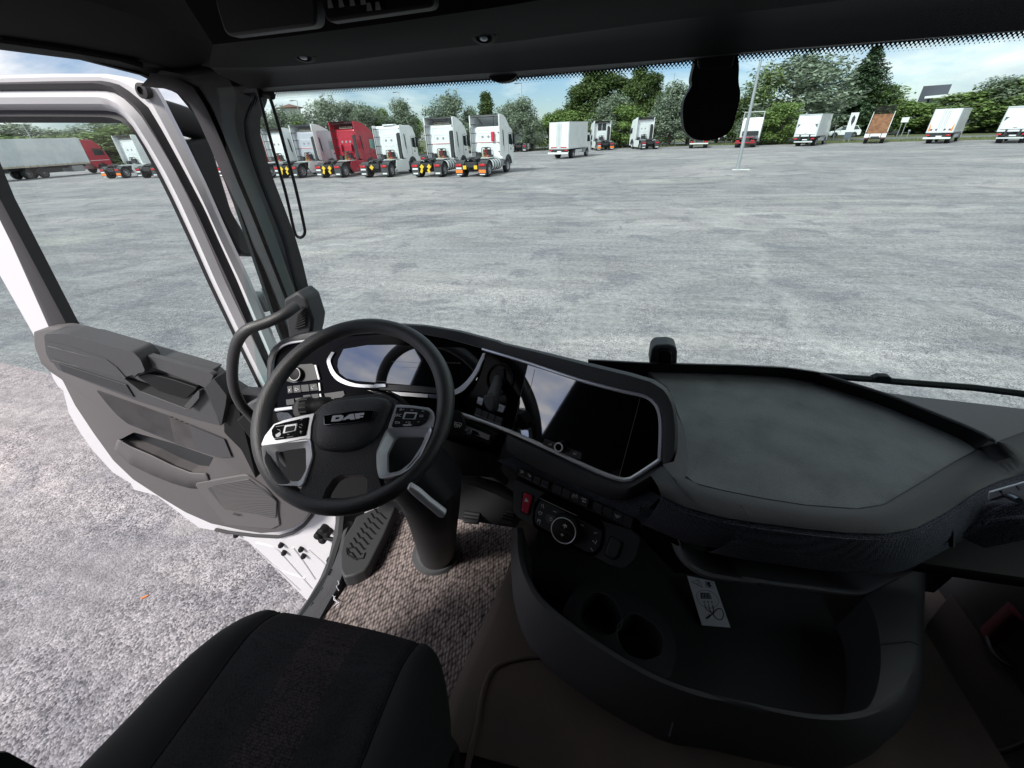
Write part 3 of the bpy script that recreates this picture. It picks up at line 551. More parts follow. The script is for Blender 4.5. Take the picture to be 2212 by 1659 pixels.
def tractor(label, paint='paint_white', top=3.85, cabroof=3.35, collar=True, side=None, stack=True, tank='skirt', vents=2, stripe=None, boards='diamond', orange=False, glassm='cab_glass', width=2.48, extra=None, wedge=True, group='tractor units parked in the yard', lite=False, name='tractor_unit'):
    r = empty(name, (0, 0, 0)); pm = MT[paint]; sm = MT[side or paint]; hw = width/2
    for s in (-1, 1):
        wheel(r, s*1.22, 1.05, .50, .55, s, 'rim_steel' if s > 0 else 'rim_steel'); wheel(r, s*1.20, 4.72, .50, .30, s)
        m = MB(); g = arc(1.05, .5, .60, 175, 5, 12); g2 = arc(1.05, .5, .56, 5, 175, 12); poly_x(m, g+g2, s*.62, s*1.24); m.box((s*.93, .42, .72), (.60, .05, .52)); m.build('mudguard', MT['mudflap'], r)
        m = MB(); m.box((s*.93, .40, .32), (.60, .03, .32)); f = m.build('mudflap', MT['mudflap'], r)
        m = MB(); m.box((s*.93, .36, .29 if not orange else .20), (.40, .012, .10 if not orange else .06)); m.build('badge_strip', MT['plate_white'], f)
        m = MB(); m.box((s*.93, .37, .80), (.46, .06, .15)); m.build('tail_lamp', MT['lamp_red'], r, bevel=.015)
        if orange: m = MB(); m.box((s*.93, .375, .40), (.54, .02, .20)); m.build('reflector', MT['reflector_orange'], r)
        if boards == 'diamond' and s*1 in (extra or (-1, 1)):
            m = MB(); R = Matrix.Rotation(math.radians(45), 3, 'Y'); m.box((s*.30, .28, .74), (.26, .03, .26), R); m.box((s*.30-.05, .26, .46), (.18, .02, .26), Matrix.Rotation(math.radians(-25*s), 3, 'Y')); m.build('warning_board', MT['board_yellow'], r)
        if boards == 'square': m = MB(); m.box((s*.44, .33, .66), (.26, .03, .24)); m.build('warning_board', MT['board_yellow'], r)
        m = MB(); m.box((s*.42, 2.3, .86), (.09, 3.7, .26)); m.build('chassis_rail', MT['chassis_black'], r)
    m = MB(); m.box((-.93, .36, .60), (.44, .012, .12)); m.build('number_plate', MT['plate_white'], r)
    m = MB(); m.box((0, .62, .80), (.85, .3, .34)); m.box((0, 1.05, .62), (1.3, .30, .30)); m.cyl((-.62, 1.05, .5), (.62, 1.05, .5), .16); m.box((0, 2.7, .7), (1.2, 1.6, .35)); m.build('axle_and_crossmember', MT['chassis_black'], r, bevel=.02)
    m = MB(); m.prism([V(p) for p in ((-.45, .75, 1.12), (-.16, .75, 1.12), (-.06, 1.1, 1.14), (.06, 1.1, 1.14), (.16, .75, 1.12), (.45, .75, 1.12), (.48, 1.25, 1.18), (.3, 1.65, 1.2), (-.3, 1.65, 1.2), (-.48, 1.25, 1.18))], (0, 0, .08)); m.box((0, 1.25, 1.04), (.9, .5, .12)); m.build('fifth_wheel', MT['chassis_black'], r, bevel=.02)
    # tank or skirt
    for s in (-1, 1):
        m = MB()
        if tank == 'skirt': poly_x(m, [(1.78, .72), (1.95, 1.12), (4.0, 1.12), (4.0, .30), (2.0, .30)], s*1.19, s*1.23)
        else: m.prism([V((s*(.84+.36*c*(1 if c < 0 else 1)), 1.9, .70+.36*d)) for c, d in [(math.cos(a)*.98, math.sin(a)) for a in [math.pi*2*k/16 for k in range(16)]]], (0, 1.75, 0))
        q = m.build('side_skirt' if tank == 'skirt' else 'fuel_tank', pm if tank == 'skirt' else MT['alu'], r, bevel=.03)
        if tank != 'skirt':
            for k in range(4): m = MB(); m.prism([V((s*(.84+.385*math.cos(a)), 2.05+k*.45, .70+.385*math.sin(a))) for a in [math.pi*2*k/16 for k in range(16)]], (0, .06, 0)); m.build('tank_strap', MT['chassis_black'], q)
    m = MB(); m.box((0, 2.75, 1.135), (1.5, 1.5, .03)); m.build('deck_plate', MT['alu'], r)
    # cab body
    pr = [(3.62, 1.22), (3.62, cabroof-.12), (3.75, cabroof), (4.9, cabroof+.03), (5.45, cabroof-.12), (5.78, 2.85), (5.93, 2.0), (5.97, 1.1), (5.97, .42), (5.32, .42)]+arc(4.72, .52, .62, 0, 180, 10)[1:]+[(4.08, .9), (3.66, 1.0)]
    m = MB(); poly_x(m, pr, -hw, hw); cb = m.build('cab', sm, r, bevel=.07, seg=3)
    for s in (-1, 1):
        m = MB(); poly_x(m, [(4.95, 1.95), (4.95, 2.62), (5.55, 2.62), (5.78, 2.0), (5.6, 1.85)], s*(hw+.004), s*(hw-.03)); m.build('side_window', MT[glassm], r, bevel=.02)
        m = MB(); poly_x(m, arc(4.72, .5, .76, 8, 172, 12)+arc(4.72, .5, .60, 172, 8, 12), s*(hw-.05), s*(hw+.03)); m.build('wheel_arch', MT['mudflap'], r)
        m = MB(); m.box((s*(hw+.16), 5.62, 2.25), (.18, .12, .72)); m.box((s*(hw+.07), 5.62, 2.62), (.2, .05, .05)); m.build('mirror', MT['chassis_black'], r, bevel=.04)
        if not lite:
            m = MB(); m.tube([V((s*(hw+.002), 4.88, 1.1)), V((s*(hw+.002), 4.88, 2.72)), V((s*(hw+.002), 5.6, 2.72))], .012, 4); m.tube([V((s*(hw+.002), 3.95, 1.5)), V((s*(hw+.002), 3.95, 2.9))], .010, 4); m.box((s*(hw+.004), 5.35, 1.62), (.02, .16, .12)); m.build('door_seam', MT['mudflap'], r)
            m = MB(); poly_x(m, [(3.72, 2.95), (3.86, 2.85), (3.98, 1.85), (3.92, 1.8), (3.80, 2.0)], s*(hw-.02), s*(hw+.006)); m.build('air_slot', MT['chassis_black'], r)
        # side collar
        if collar:
            m = MB(); poly_x(m, [(3.68, 1.15), (3.28, 1.22), (3.22, 1.6), (3.22, top-.08), (3.30, top), (3.68, top)], s*(hw-.005), s*(hw-.045)); c = m.build('side_deflector', pm, r, bevel=.015)
            if not lite:
                m = MB(); [m.tube([V((s*(hw-.03), 3.24, z)), V((s*(hw-.35), 3.62, z))], .022, 6) for z in (1.5, 2.1, 2.75, 3.3)]; m.tube([V((s*(hw-.06), 3.27, 1.25)), V((s*(hw-.06), 3.27, top-.15))], .018, 6); m.build('strut', MT['chassis_black'], c)
    # roof deflector, open at the back
    if collar and top > cabroof+.2:
        m = MB(); rp = [(3.22, top), (3.9, top-.02), (4.5, top-.18), (5.2, cabroof+.04)]
        for s in (-1, 1): poly_x(m, rp+[(5.2, cabroof-.02), (3.22, cabroof-.02)], s*(hw-.045), s*(hw-.085))
        m.loft([[V((x, y, z)) for x in (-hw+.08, -hw*.4, hw*.4, hw-.08)] for y, z in rp]); m.loft([[V((x, y, z-.035)) for x in (-hw+.08, -hw*.4, hw*.4, hw-.08)] for y, z in rp])
        d = m.build('roof_deflector', pm, r)
        m = MB(); m.box((0, 3.35, top-.14), (width-.2, .04, .04)); m.tube([V((-.7, 3.4, top-.1)), V((-.4, 4.0, cabroof+.02))], .02, 5); m.tube([V((.7, 3.4, top-.1)), V((.4, 4.0, cabroof+.02))], .02, 5); m.build('brace', MT['chassis_black'], d)
        if stack != 'tall': m = MB(); m.box((.1, 3.66, cabroof+.03), (1.3, .05, .04)); m.box((.1, 3.66, cabroof+.13), (1.3, .05, .03)); [m.box((.1+k*.3, 3.66, cabroof+.08), (.04, .05, .12)) for k in (-2, -1, 0, 1, 2)]; m.build('rack', MT['tarp_cream'], r)
    elif collar: m = MB(); m.box((0, 3.9, cabroof+.06), (1.0, .6, .1)); m.build('roof_hatch', pm, r, bevel=.03)
    # back wall
    yb = 3.615
    m = MB()
    for x, z, a, b in ((0, cabroof-.42, 1.5, .40), (0, 2.45, 1.25, .55), (0, 1.95, 1.1, .28)):
        fr = rnd([V((x-a/2, yb, z-b/2)), V((x+a/2, yb, z-b/2)), V((x+a/2, yb, z+b/2)), V((x-a/2, yb, z+b/2))], .06, 3); m.tube(fr, .014, 4, closed=True)
    m.build('back_panel_rib', pm, r)
    for k in range(vents): m = MB(); xx = (-.28+.5*k) if vents == 2 else -.4+.4*k; m.lathe((xx-.1, yb, 2.5), (0, -1, 0), [(.09, 0), (.09, .015), (.06, .02), (.055, .012), (.03, .012), (.028, .02), (0, .02)], 14); m.build('round_vent', MT['fitting_grey'], r)
    if stripe: m = MB(); m.box((0, yb-.004, 2.12), (1.9, .012, .03)); m.build('stripe', MT['hose_red'], r)
    if stack is True: m = MB(); m.prism(rnd([V(p) for p in ((.80, 3.28, 1.15), (1.08, 3.28, 1.15), (1.14, 3.28, 1.5), (1.12, 3.28, 2.85), (1.0, 3.28, 3.02), (.80, 3.28, 2.95))], .08), (0, .3, 0)); m.build('air_intake', MT['chassis_black'], r, bevel=.04)
    m = MB(); m.box((-.05, 3.5, 1.45), (.55, .2, .42)); m.box((-.75, 3.45, 1.3), (.32, .3, .36)); m.box((.35, 3.45, 1.2), (.2, .2, .2)); m.tube(rnd([V((-.42, 3.4, 1.05)), V((-.42, 3.4, 1.80)), V((.34, 3.4, 1.80)), V((.34, 3.4, 1.05))], .12), .03, 8); m.cyl((-.1, 3.3, 1.75), (.12, 3.3, 1.75), .07); m.build('coupling_rack', MT['chassis_black'], r, bevel=.02)
    if not lite:
        m = MB(); m.tube(coil((-.15, 3.3, 1.72), (.3, 3.2, 1.25), .1, 7, .05), .014, 5); m.tube(coil((.05, 3.3, 1.72), (-.05, 3.1, 1.15), .1, 6, .05), .014, 5); m.build('red_hose', MT['hose_red'], r)
        m = MB(); m.tube(coil((-.2, 3.28, 1.72), (-.25, 3.2, 1.2), .1, 8, .055), .013, 5); m.tube(coil((-.3, 3.3, 1.4), (.2, 3.1, 1.3), .1, 8, .05), .013, 5); m.build('yellow_hose', MT['hose_yellow'], r)
    tag(r, label, 'truck', group); return r
def put(o, x, y, deg): o.location = (x, y, 0); o.rotation_euler = (0, 0, math.radians(deg)); return o
def addbox(r, name, m_, c, d, bev=.02, M=None): m = MB(); m.box(c, d, M); return m.build(name, MT[m_], r, bevel=bev)
t = tractor('white tractor with tall open roof collar and red extinguisher box, right end of the row', top=3.9, cabroof=3.15, stack='tall', tank='tank', stripe=1, boards='square', orange=True, wedge=False)
put(t, -10.15, 31.7, -9); addbox(t, 'extinguisher_box', 'hazard_red', (.52, 3.52, 2.5), (.24, .2, .62), .04)
t = tractor('white tractor with two round vents and red line, beside the tallest one', top=3.9, cabroof=3.42, tank='tank', stripe=1); put(t, -13.75, 32.2, -5)
t = tractor('white tractor with white side skirts and flat roof, right of the red tractor', top=3.55, cabroof=3.5, extra=(0, -1), collar=True); put(t, -18.4, 32.8, -3)
for c in list(t.children):
    if c.name.startswith('warning_board'): bpy.data.objects.remove(c)
addbox(t, 'warning_board', 'board_yellow', (-.1, .28, .74), (.26, .03, .26), 0, Matrix.Rotation(math.radians(45), 3, 'Y'))
t = tractor('bright red tractor with open roof deflector in the middle of the row', 'paint_red', top=3.95, cabroof=3.45, glassm='cab_glass_lit', vents=3); put(t, -22.75, 33.2, -6)
for s in (-1, 1): addbox(t, 'chock_box', 'paint_red', (s*.52-.15, 3.5, 2.05), (.18, .2, .55), .05)
t = tractor('silver-sided tractor with white back wall and deflector, left of the red one', 'paint_white', top=3.9, cabroof=3.42, side='paint_silver', stripe=1, glassm='cab_glass_lit'); put(t, -27.05, 33.6, -8)
t = tractor('white tractor behind the hanging cord, rounded roof without intake stack', top=3.75, cabroof=3.5, stack=False); put(t, -30.55, 34.1, -9)
t = tractor('dark red tractor at the left end of the row, cut by the windscreen pillar', 'paint_darkred', top=3.7, cabroof=3.6, tank='tank', boards=None); put(t, -33.7, 34.4, -8)
t = tractor('white tractor half hidden behind the row, between two white cabs', top=3.85, cabroof=3.5, stack=False, lite=True, boards=None); put(t, -17.6, 43, -5)
t = tractor('lone white tractor far behind the right end of the row', top=3.85, cabroof=3.5, lite=True, boards=None, stack=True); put(t, -14.6, 71.5, -1)
t = tractor('lone white tractor with black sheet on its back wall, right of the box truck', top=3.65, cabroof=3.4, lite=True, boards=None, orange=True, vents=0); put(t, -1.2, 68.7, 14)
for s in (-1, 1): addbox(t, 'black_sheet', 'chassis_black', (s*.32, 3.58, 2.9), (.55, .04, .85), .04)
t = tractor('lone white tractor with two round vents, right of the bright bushy tree', top=3.85, cabroof=3.6, lite=True, boards=None); put(t, 4.9, 67.6, 16)
# white tractors in the door window
t = tractor('white tractor with orange rear reflectors, left one of the two in the door window', top=3.85, cabroof=3.5, boards=None, orange=True, stack=False, lite=True); put(t, -50.6, 37.2, 2)
t = tractor('white tractor with bare back wall, right one of the two in the door window', top=3.9, cabroof=3.5, boards=None, stack=False, stripe=1, collar=True); put(t, -45.6, 36.9, 2)
# ---- flatbeds near the sensor housing
def flat_tractor(label, cab, x, y, deg):
    r = empty('flatbed_truck', (0, 0, 0))
    for s in (-1, 1): wheel(r, s*1.15, 1.1, .45, .5, s); wheel(r, s*1.15, 2.3, .45, .5, s); wheel(r, s*1.15, 5.9, .45, .3, s); addbox(r, 'tail_lamp', 'lamp_red', (s*.85, .1, .75), (.42, .06, .14)); addbox(r, 'mudguard', 'mudflap', (s*.9, 1.6, 1.02), (.6, 2.2, .06))
    addbox(r, 'bumper', 'paint_darkred' if cab else 'plate_white', (0, .12, .55), (2.3, .1, .14)); addbox(r, 'chassis', 'chassis_black', (0, 2.6, .9), (.9, 5.2, .3)); addbox(r, 'frame', 'paint_darkred' if cab else 'chassis_black', (0, 1.5, 1.1), (1.6, 2.6, .08))
    if cab:
        m = MB(); poly_x(m, [(4.7, 1.2), (4.65, 3.0), (4.8, 3.25), (6.0, 3.2), (6.6, 2.6), (6.8, 1.9), (6.8, .5), (6.4, .5)]+arc(5.9, .5, .55, 0, 180, 8)+[(4.8, .9)], -1.2, 1.2); m.build('cab', MT['paint_white'], r, bevel=.07, seg=3)
        m = MB(); [poly_x(m, [(4.4, 3.1), (4.4, 3.95), (5.6, 3.7), (5.6, 3.1)], s*1.18, s*1.14) for s in (-1, 1)]; m.box((0, 4.9, 3.88), (2.3, .9, .05)); m.build('roof_deflector', MT['paint_white'], r); addbox(r, 'rack', 'chassis_black', (0, 4.55, 1.5), (1.9, .2, .5))
    else: addbox(r, 'lamp_pair', 'board_yellow', (.35, .05, .95), (.12, .05, .12)); addbox(r, 'deck', 'chassis_black', (0, 3, 1.3), (2.2, 4.5, .1))
    tag(r, label, 'truck', 'tractor units parked in the yard'); return put(r, x, y, deg)
flat_tractor('white tractor with long dark red rear frame, behind the leaning steel pole', 1, 16.0, 65, -19)
flat_tractor('low truck chassis peeking out under the windscreen sensor housing', 0, 10.9, 67, -8)
# ---- box trucks
def box_truck(label, x, y, deg, L=6.0, Wd=2.3, h0=1.05, h1=3.45, style='lift', wy=1.6, group='box trucks parked in the yard'):
    r = empty('box_truck', (0, 0, 0)); hw = Wd/2; body = addbox(r, 'cargo_box', 'paint_white', (0, L/2+.1, (h0+h1)/2), (Wd, L, h1-h0), .03)
    fr = MB()
    for s in (-1, 1): fr.box((s*(hw-.02), .10, (h0+h1)/2), (.09, .07, h1-h0+.02)); fr.box((s*(hw+.002), L/2+.1, h1-.03), (.03, L+.04, .09)); fr.box((s*(hw+.002), L/2+.1, h0+.05), (.03, L+.04, .1))
    fr.box((0, .09, h1-.04), (Wd, .08, .1)); fr.box((0, .09, h0+.04), (Wd, .08, .1)); fr.build('edge_trim', MT['alu'], r)
    if style == 'lift':
        m = MB(); m.box((0, .03, (h0+h1)/2-.15), (Wd-.22, .05, h1-h0-.75)); m.build('tail_lift', MT['paint_white'], r, bevel=.02)
        for s in (-1, 1): m = MB(); m.prism([V((s*(hw-.14), -.004, 2.35)), V((s*(hw-.14), -.004, 1.95)), V((s*(hw-.42), -.004, 2.3))][::s], (0, -.012, 0)); m.build('marker', MT['rim_grey'], r)
        addbox(r, 'handle', 'rim_grey', (0, -.004, h0+.35), (.3, .02, .05)); m = MB(); [m.box((s*.5, .1, .95), (.14, .3, .55)) for s in (-1, 1)]; m.box((0, .0, .52), (Wd-.3, .12, .1)); m.box((0, .5, .8), (1.5, .3, .3)); m.build('lift_frame', MT['chassis_black'], r)
        addbox(r, 'bumper', 'alu', (0, -.08, .50), (Wd-.35, .03, .13), .01)
    else:
        for s in (-1, 1):
            d = addbox(r, 'rear_door', 'paint_white', (s*hw*.485, .05, (h0+h1)/2), (hw*.93, .04, h1-h0-.12), .015); m = MB(); [m.cyl((s*q, .015, h0+.1), (s*q, .015, h1-.1), .018, n=6) for q in (.12, .26)]; m.build('lock_bar', MT['fitting_grey'], d)
            if style == 'vent':
                m = MB(); [m.lathe((s*q, .03, h0+.3), (0, -1, 0), [(.1, 0), (.1, .02), (0, .02)], 12) for q in (.35, .75)]; m.build('round_plate', MT['rim_grey'], d); m = MB(); m.prism([V((s*(hw-.1), .022, h0+.15)), V((s*(hw-.1), .022, h0+.95)), V((s*(hw-.3), .022, h0+.2))][::s], (0, -.012, 0)); m.build('marker', MT['reflector_orange'], d)
            else: addbox(d, 'reflector', 'lamp_red', (s*hw*.5, .02, h0+.16), (hw*.62, .02, .09), 0)
        addbox(r, 'bumper', 'plate_white', (0, -.12, .55), (Wd+.1, .16, .18), .03)
        m = MB(); m.box((0, .25, .8), (Wd-.5, .4, .28)); m.build('rear_frame', MT['chassis_black'], r)
        if style == 'louvre':
            m = MB(); [m.box((s*(hw+.004), L/2+.1, h0+.2+k*.145), (.02, L-.2, .02)) for k in range(15) for s in (-1, 1)]; m.build('side_slat', MT['alu'], r)
    for s in (-1, 1):
        addbox(r, 'tail_lamp', 'lamp_red', (s*(hw-.25), -.02, .82), (.36, .06, .12)); wheel(r, s*(hw-.1), wy, .42, .45, s); wheel(r, s*(hw-.12), L+.55, .42, .26, s); addbox(r, 'chassis_rail', 'chassis_black', (s*.4, L/2+.4, .82), (.1, L+.6, .24)); addbox(r, 'side_guard', 'alu', (s*(hw-.06), L/2+.4, .68), (.05, L-3.2, .3))
    addbox(r, 'number_plate', 'plate_white', (.1, -.02, .72), (.5, .02, .11), 0)
    m = MB(); poly_x(m, [(L+.2, .8), (L+.2, 2.3), (L+.35, 2.4), (L+1.2, 2.35), (L+1.55, 1.6), (L+1.6, .5), (L+1.05, .45)]+arc(L+.6, .42, .5, 0, 180, 8), -1.0, 1.0); c = m.build('cab', MT['paint_white'], r, bevel=.06, seg=2)
    for s in (-1, 1): m = MB(); poly_x(m, [(L+.5, 1.5), (L+.5, 2.15), (L+1.1, 2.15), (L+1.4, 1.5)], s*1.006, s*.98); m.build('side_window', MT['cab_glass'], c); addbox(r, 'mirror', 'chassis_black', (s*1.2, L+1.3, 1.85), (.16, .08, .45))
    tag(r, label, 'truck', group); return put(r, x, y, deg)
box_truck('white box truck with louvred side and two plain rear doors, alone in mid yard', -6.0, 51.6, -20, L=4.9, Wd=2.35, h0=.95, h1=3.45, style='louvre')
box_truck('white box truck with tail lift and smooth bluish side, left of the parked white car', 22.3, 64.0, -32, L=5.6, h1=3.30)
box_truck('white box truck with two round-plated rear doors and orange markers', 34.6, 61.4, -38, L=5.6, h1=3.25, style='vent', Wd=2.2)
box_truck('white box truck with tail lift at the right edge of the windscreen', 38.9, 57.8, -40, L=6.0, h1=3.2)
# ---- tipper
r = empty('tipper_truck', (0, 0, 0)); tilt = Matrix.Rotation(math.radians(42), 3, 'X'); o0 = V((0, .3, .95))
def tb(c, d, name, mt, bev=.01): m = MB(); m.box(o0+tilt @ V(c), d, tilt); return m.build(name, MT[mt], r, bevel=bev)
tb((0, 1.55, 0), (2.0, 3.1, .06), 'bed_floor', 'rust'); tb((-1.02, 1.55, .2), (.05, 3.1, .42), 'bed_side', 'paint_white'); tb((1.02, 1.55, .2), (.05, 3.1, .42), 'bed_side', 'paint_white')
m = MB(); [m.box(o0+tilt @ V((x, 3.1, .6)), (.05, .05, 1.1), tilt) for x in (-1, 0, 1)]; [m.box(o0+tilt @ V((0, 3.1, .15+.1*k)), (2.0, .03, .03), tilt) for k in range(11)]; [m.box(o0+tilt @ V((-.9+.1*k, 3.1, .6)), (.02, .02, 1.05), tilt) for k in range(19)]; m.build('headboard', MT['chassis_black'], r)
addbox(r, 'tailgate', 'paint_white', (0, .15, .85), (2.1, .06, .40)); addbox(r, 'bumper', 'chassis_black', (0, .2, .52), (1.9, .08, .1)); addbox(r, 'chassis', 'chassis_black', (0, 2.2, .65), (.8, 4.6, .25)); m = MB(); m.cyl(o0+V((0, 1.2, -.2)), o0+tilt @ V((0, 2.2, -.03)), .07); m.build('tipping_ram', MT['alu'], r)
for s in (-1, 1): addbox(r, 'tail_lamp', 'lamp_red', (s*.8, .18, .62), (.3, .05, .1)); wheel(r, s*.98, 1.0, .34, .36, s); wheel(r, s*.95, 3.9, .34, .22, s); addbox(r, 'bracket', 'chassis_black', (s*.55, .1, .85), (.06, .05, .5))
m = MB(); poly_x(m, [(3.1, .6), (3.1, 2.0), (3.25, 2.12), (4.2, 2.08), (4.75, 1.35), (5.1, 1.15), (5.15, .4), (4.4, .4)]+arc(3.9, .36, .45, 0, 180, 8), -.95, .95); m.build('cab', MT['paint_white'], r, bevel=.06); 
for s in (-1, 1): m = MB(); poly_x(m, [(3.35, 1.25), (3.35, 1.9), (4.1, 1.9), (4.55, 1.25)], s*.956, s*.93); m.build('side_window', MT['cab_glass'], r)
tag(r, 'small white tipper with raised rusty bed and mesh headboard', 'truck'); put(r, 30.6, 65.8, -27)
# ---- cars on the road
def car(label, x, y, deg, paint='paint_white', h=1.6, L=4.4):
    r = empty('parked_car', (0, 0, 0)); k = h/1.6
    sec = [(-2.2, .45, .75), (-2.1, .3, .95), (-1.9, .3, 1.0), (2.0, .3, .85), (2.2, .4, .7)]
    m = MB(); poly_x(m, [(-2.2, .35), (-2.22, .9), (-2.1, 1.08), (-1.9, 1.1), (1.0, 1.05), (1.9, .92), (2.2, .7), (2.22, .35), (1.8, .25)]+arc(1.35, .32, .42, 0, 180, 8)+arc(-1.35, .32, .42, 0, 180, 8)+[(-1.9, .25)], -.9, .9); m.build('body', MT[paint], r, bevel=.1, seg=3)
    m = MB(); b_ = [V((s*.86, y_, 1.04)) for s, y_ in ((-1, -2.0), (1, -2.0), (1, 1.1), (-1, 1.1))]; t_ = [V((s*.66, y_, h*.985)) for s, y_ in ((-1, -1.5), (1, -1.5), (1, .2), (-1, .2))]; m.loft([b_, t_], closed=True); m.add(t_, [(0, 1, 2, 3)]); g = m.build('window_glass', MT['cab_glass'], r, bevel=.03)
    m = MB(); m.box((0, -.65, h), (1.38, 1.9, .06)); [m.tube([V((s*.87, y0, 1.05)), V((s*.67, y1, h))], .035, 6) for s in (-1, 1) for y0, y1 in ((-2.0, -1.5), (-.4, -.5), (1.1, .22))]; m.build('roof', MT[paint], r, bevel=.025)
    for s in (-1, 1): wheel(r, s*.88, 1.35, .34, .22, s, 'rim_grey'); wheel(r, s*.88, -1.35, .34, .22, s, 'rim_grey'); addbox(r, 'head_lamp', 'plate_white', (s*.7, 2.12, .72), (.3, .14, .12)); addbox(r, 'tail_lamp', 'lamp_red', (s*.75, -2.2, .85), (.25, .06, .14)); addbox(r, 'mirror', paint, (s*.98, .75, 1.1), (.16, .1, .12))
    tag(r, label, 'car', 'cars parked beyond the grass'); return put(r, x, y, deg)
p = gp(*Z4((890, 805))[0]); car('white high car parked beyond the grass, left of the tipper', p.x, p.y, 78, h=1.65)
p = gp(*Z4((75, 832))[0]); car('white low car just right of the sensor housing', p.x, p.y, 75, h=1.5)
p = gp(*Z3((2020, 862))[0]); car('silver car partly hidden by the sensor housing', p.x, p.y, 70, 'paint_silver', h=1.45)
p = gp(*Z3((1620, 848))[0]); p *= 1.05; car('pale car far off between the pole stubs left of the sensor housing', p.x, p.y, 80, 'paint_silver', h=1.45)
# motorbike right of the tipper
p = gp(*Z4((1240, 800))[0]); r = empty('parked_motor_scooter', (0, 0, 0)); wheel(r, .06, .7, .28, .12, 1, 'rim_grey'); wheel(r, .06, -.7, .28, .12, 1, 'rim_grey'); m = MB(); poly_x(m, [(-.9, .55), (-.8, .85), (-.1, .8), (.2, .4), (.4, .5), (.55, 1.1), (.65, 1.1), (.75, .6), (.5, .3), (-.5, .3)], -.16, .16); m.build('body', MT['chassis_black'], r, bevel=.05)
m = MB(); m.box((0, .62, 1.2), (.5, .08, .5)); m.build('wind_shield', MT['plate_white'], r, bevel=.05); m = MB(); m.tube([V((-.35, .45, 1.05)), V((0, .55, 1.1)), V((.35, .45, 1.05))], .02, 6); m.build('handlebar', MT['chassis_black'], r); tag(r, 'dark scooter with pale windshield beside the tipper cab', 'scooter'); put(r, p.x, p.y, 60)
# ---- articulated truck in the door window
def artic(label, a, b, cabm, back=False):
    """a: ground point under the rear axles, b: under the front wheel"""
    r = empty('semi_truck', (0, 0, 0)); d = b-a; hd = math.degrees(math.atan2(-d.x, d.y)); Ln = 13.4
    zb, zt = 1.15, 3.95
    m = MB(); m.box((0, Ln/2+2.0, (zb+zt)/2), (2.5, Ln-2.6, zt-zb)); q = m.build('curtain_side', MT['tarp_grey'], r, bevel=.02)
    m = MB(); [m.box((1.262, 3.6+k*.62, zb+.15), (.02, .03, .28)) for k in range(17)]; m.build('strap', MT['fitting_grey'], q)
    m = MB(); m.box((1.258, 8.7, zb+.10), (.02, Ln-2.7, .16)); m.build('side_rail', MT['tarp_cream'], q)
    m = MB(); m.box((0, 1.65, (zb+zt)/2-.02), (2.49, 3.3, zt-zb)); q = m.build('rear_body', MT['tarp_cream'], r, bevel=.02)
    m = MB(); [m.box((1.25, 1.65, zb+.3+k*.36), (.02, 3.25, .02)) for k in range(7)]; m.build('board_seam', MT['rust'], q)
    m = MB(); m.box((0, 7, 1.0), (1.0, 13.8, .25)); m.box((.95, 9.6, .72), (.35, 2.6, .45)); m.box((-.95, 9.6, .72), (.35, 2.6, .45)); m.build('chassis', MT['chassis_black'], r)
    for s in (-1, 1):
        for y in (2.2, 3.5, 7.4): wheel(r, s*1.2, y, .5, .45, s, 'rim_grey')
        wheel(r, s*1.2, 10.6-2.2, .5, .45, s, 'rim_grey') if False else None
        wheel(r, s*1.2, 15.4, .5, .3, s, 'rim_grey')
        m = MB(); poly_x(m, arc(8.9, .5, .58, 0, 180, 10)+arc(8.9, .5, .54, 180, 0, 10), s*.75, s*1.22); m.build('mudguard', MT['mudflap'], r); wheel(r, s*1.2, 8.9, .5, .45, s, 'rim_grey')
    addbox(r, 'fuel_tank', 'fitting_grey', (0, 12.6, .75), (2.3, 1.3, .65), .08)
    m = MB(); poly_x(m, [(14.2, 1.1), (14.1, 3.55), (14.2, 3.75), (15.4, 3.7), (16.1, 3.1), (16.4, 2.3), (16.6, 1.6), (16.6, .4), (16.1, .4)]+arc(15.4, .5, .64, 0, 180, 10), -1.23, 1.23); m.build('cab', MT[cabm], r, bevel=.07, seg=3)
    addbox(r, 'rear_deflector', 'chassis_black', (0, 13.85, 2.45), (2.4, .5, 2.5))
    for s in (-1, 1):
        m = MB(); poly_x(m, [(15.0, 2.0), (15.0, 2.75), (15.75, 2.75), (16.3, 2.0)], s*1.236, s*1.2); m.build('side_window', MT['cab_glass'], r); addbox(r, 'mirror', 'chassis_black', (s*1.4, 16.0, 2.5), (.16, .1, .6)); addbox(r, 'side_stripe', 'plate_white', (s*1.235, 15.3, 1.45), (.01, 2.2, .05), 0)
    tag(r, label, 'semi truck', 'semi trucks in the yard'); r.rotation_euler = (0, 0, math.radians(hd))
    f = V((-math.sin(math.radians(hd)), math.cos(math.radians(hd)), 0)); r.location = b-f*15.4-V((f.y, -f.x, 0))*1.2; return r
a = gp(*Z1((560, 1240))[0]); b = gp(*Z1((885, 1212))[0])
artic('red semi truck with grey curtain trailer and rough cream rear end', a, b, 'paint_red')
d = (b-a).normalized(); artic('semi truck behind the cream end of the red one, cut by the left edge', a-d*19, b-d*21, 'paint_white')
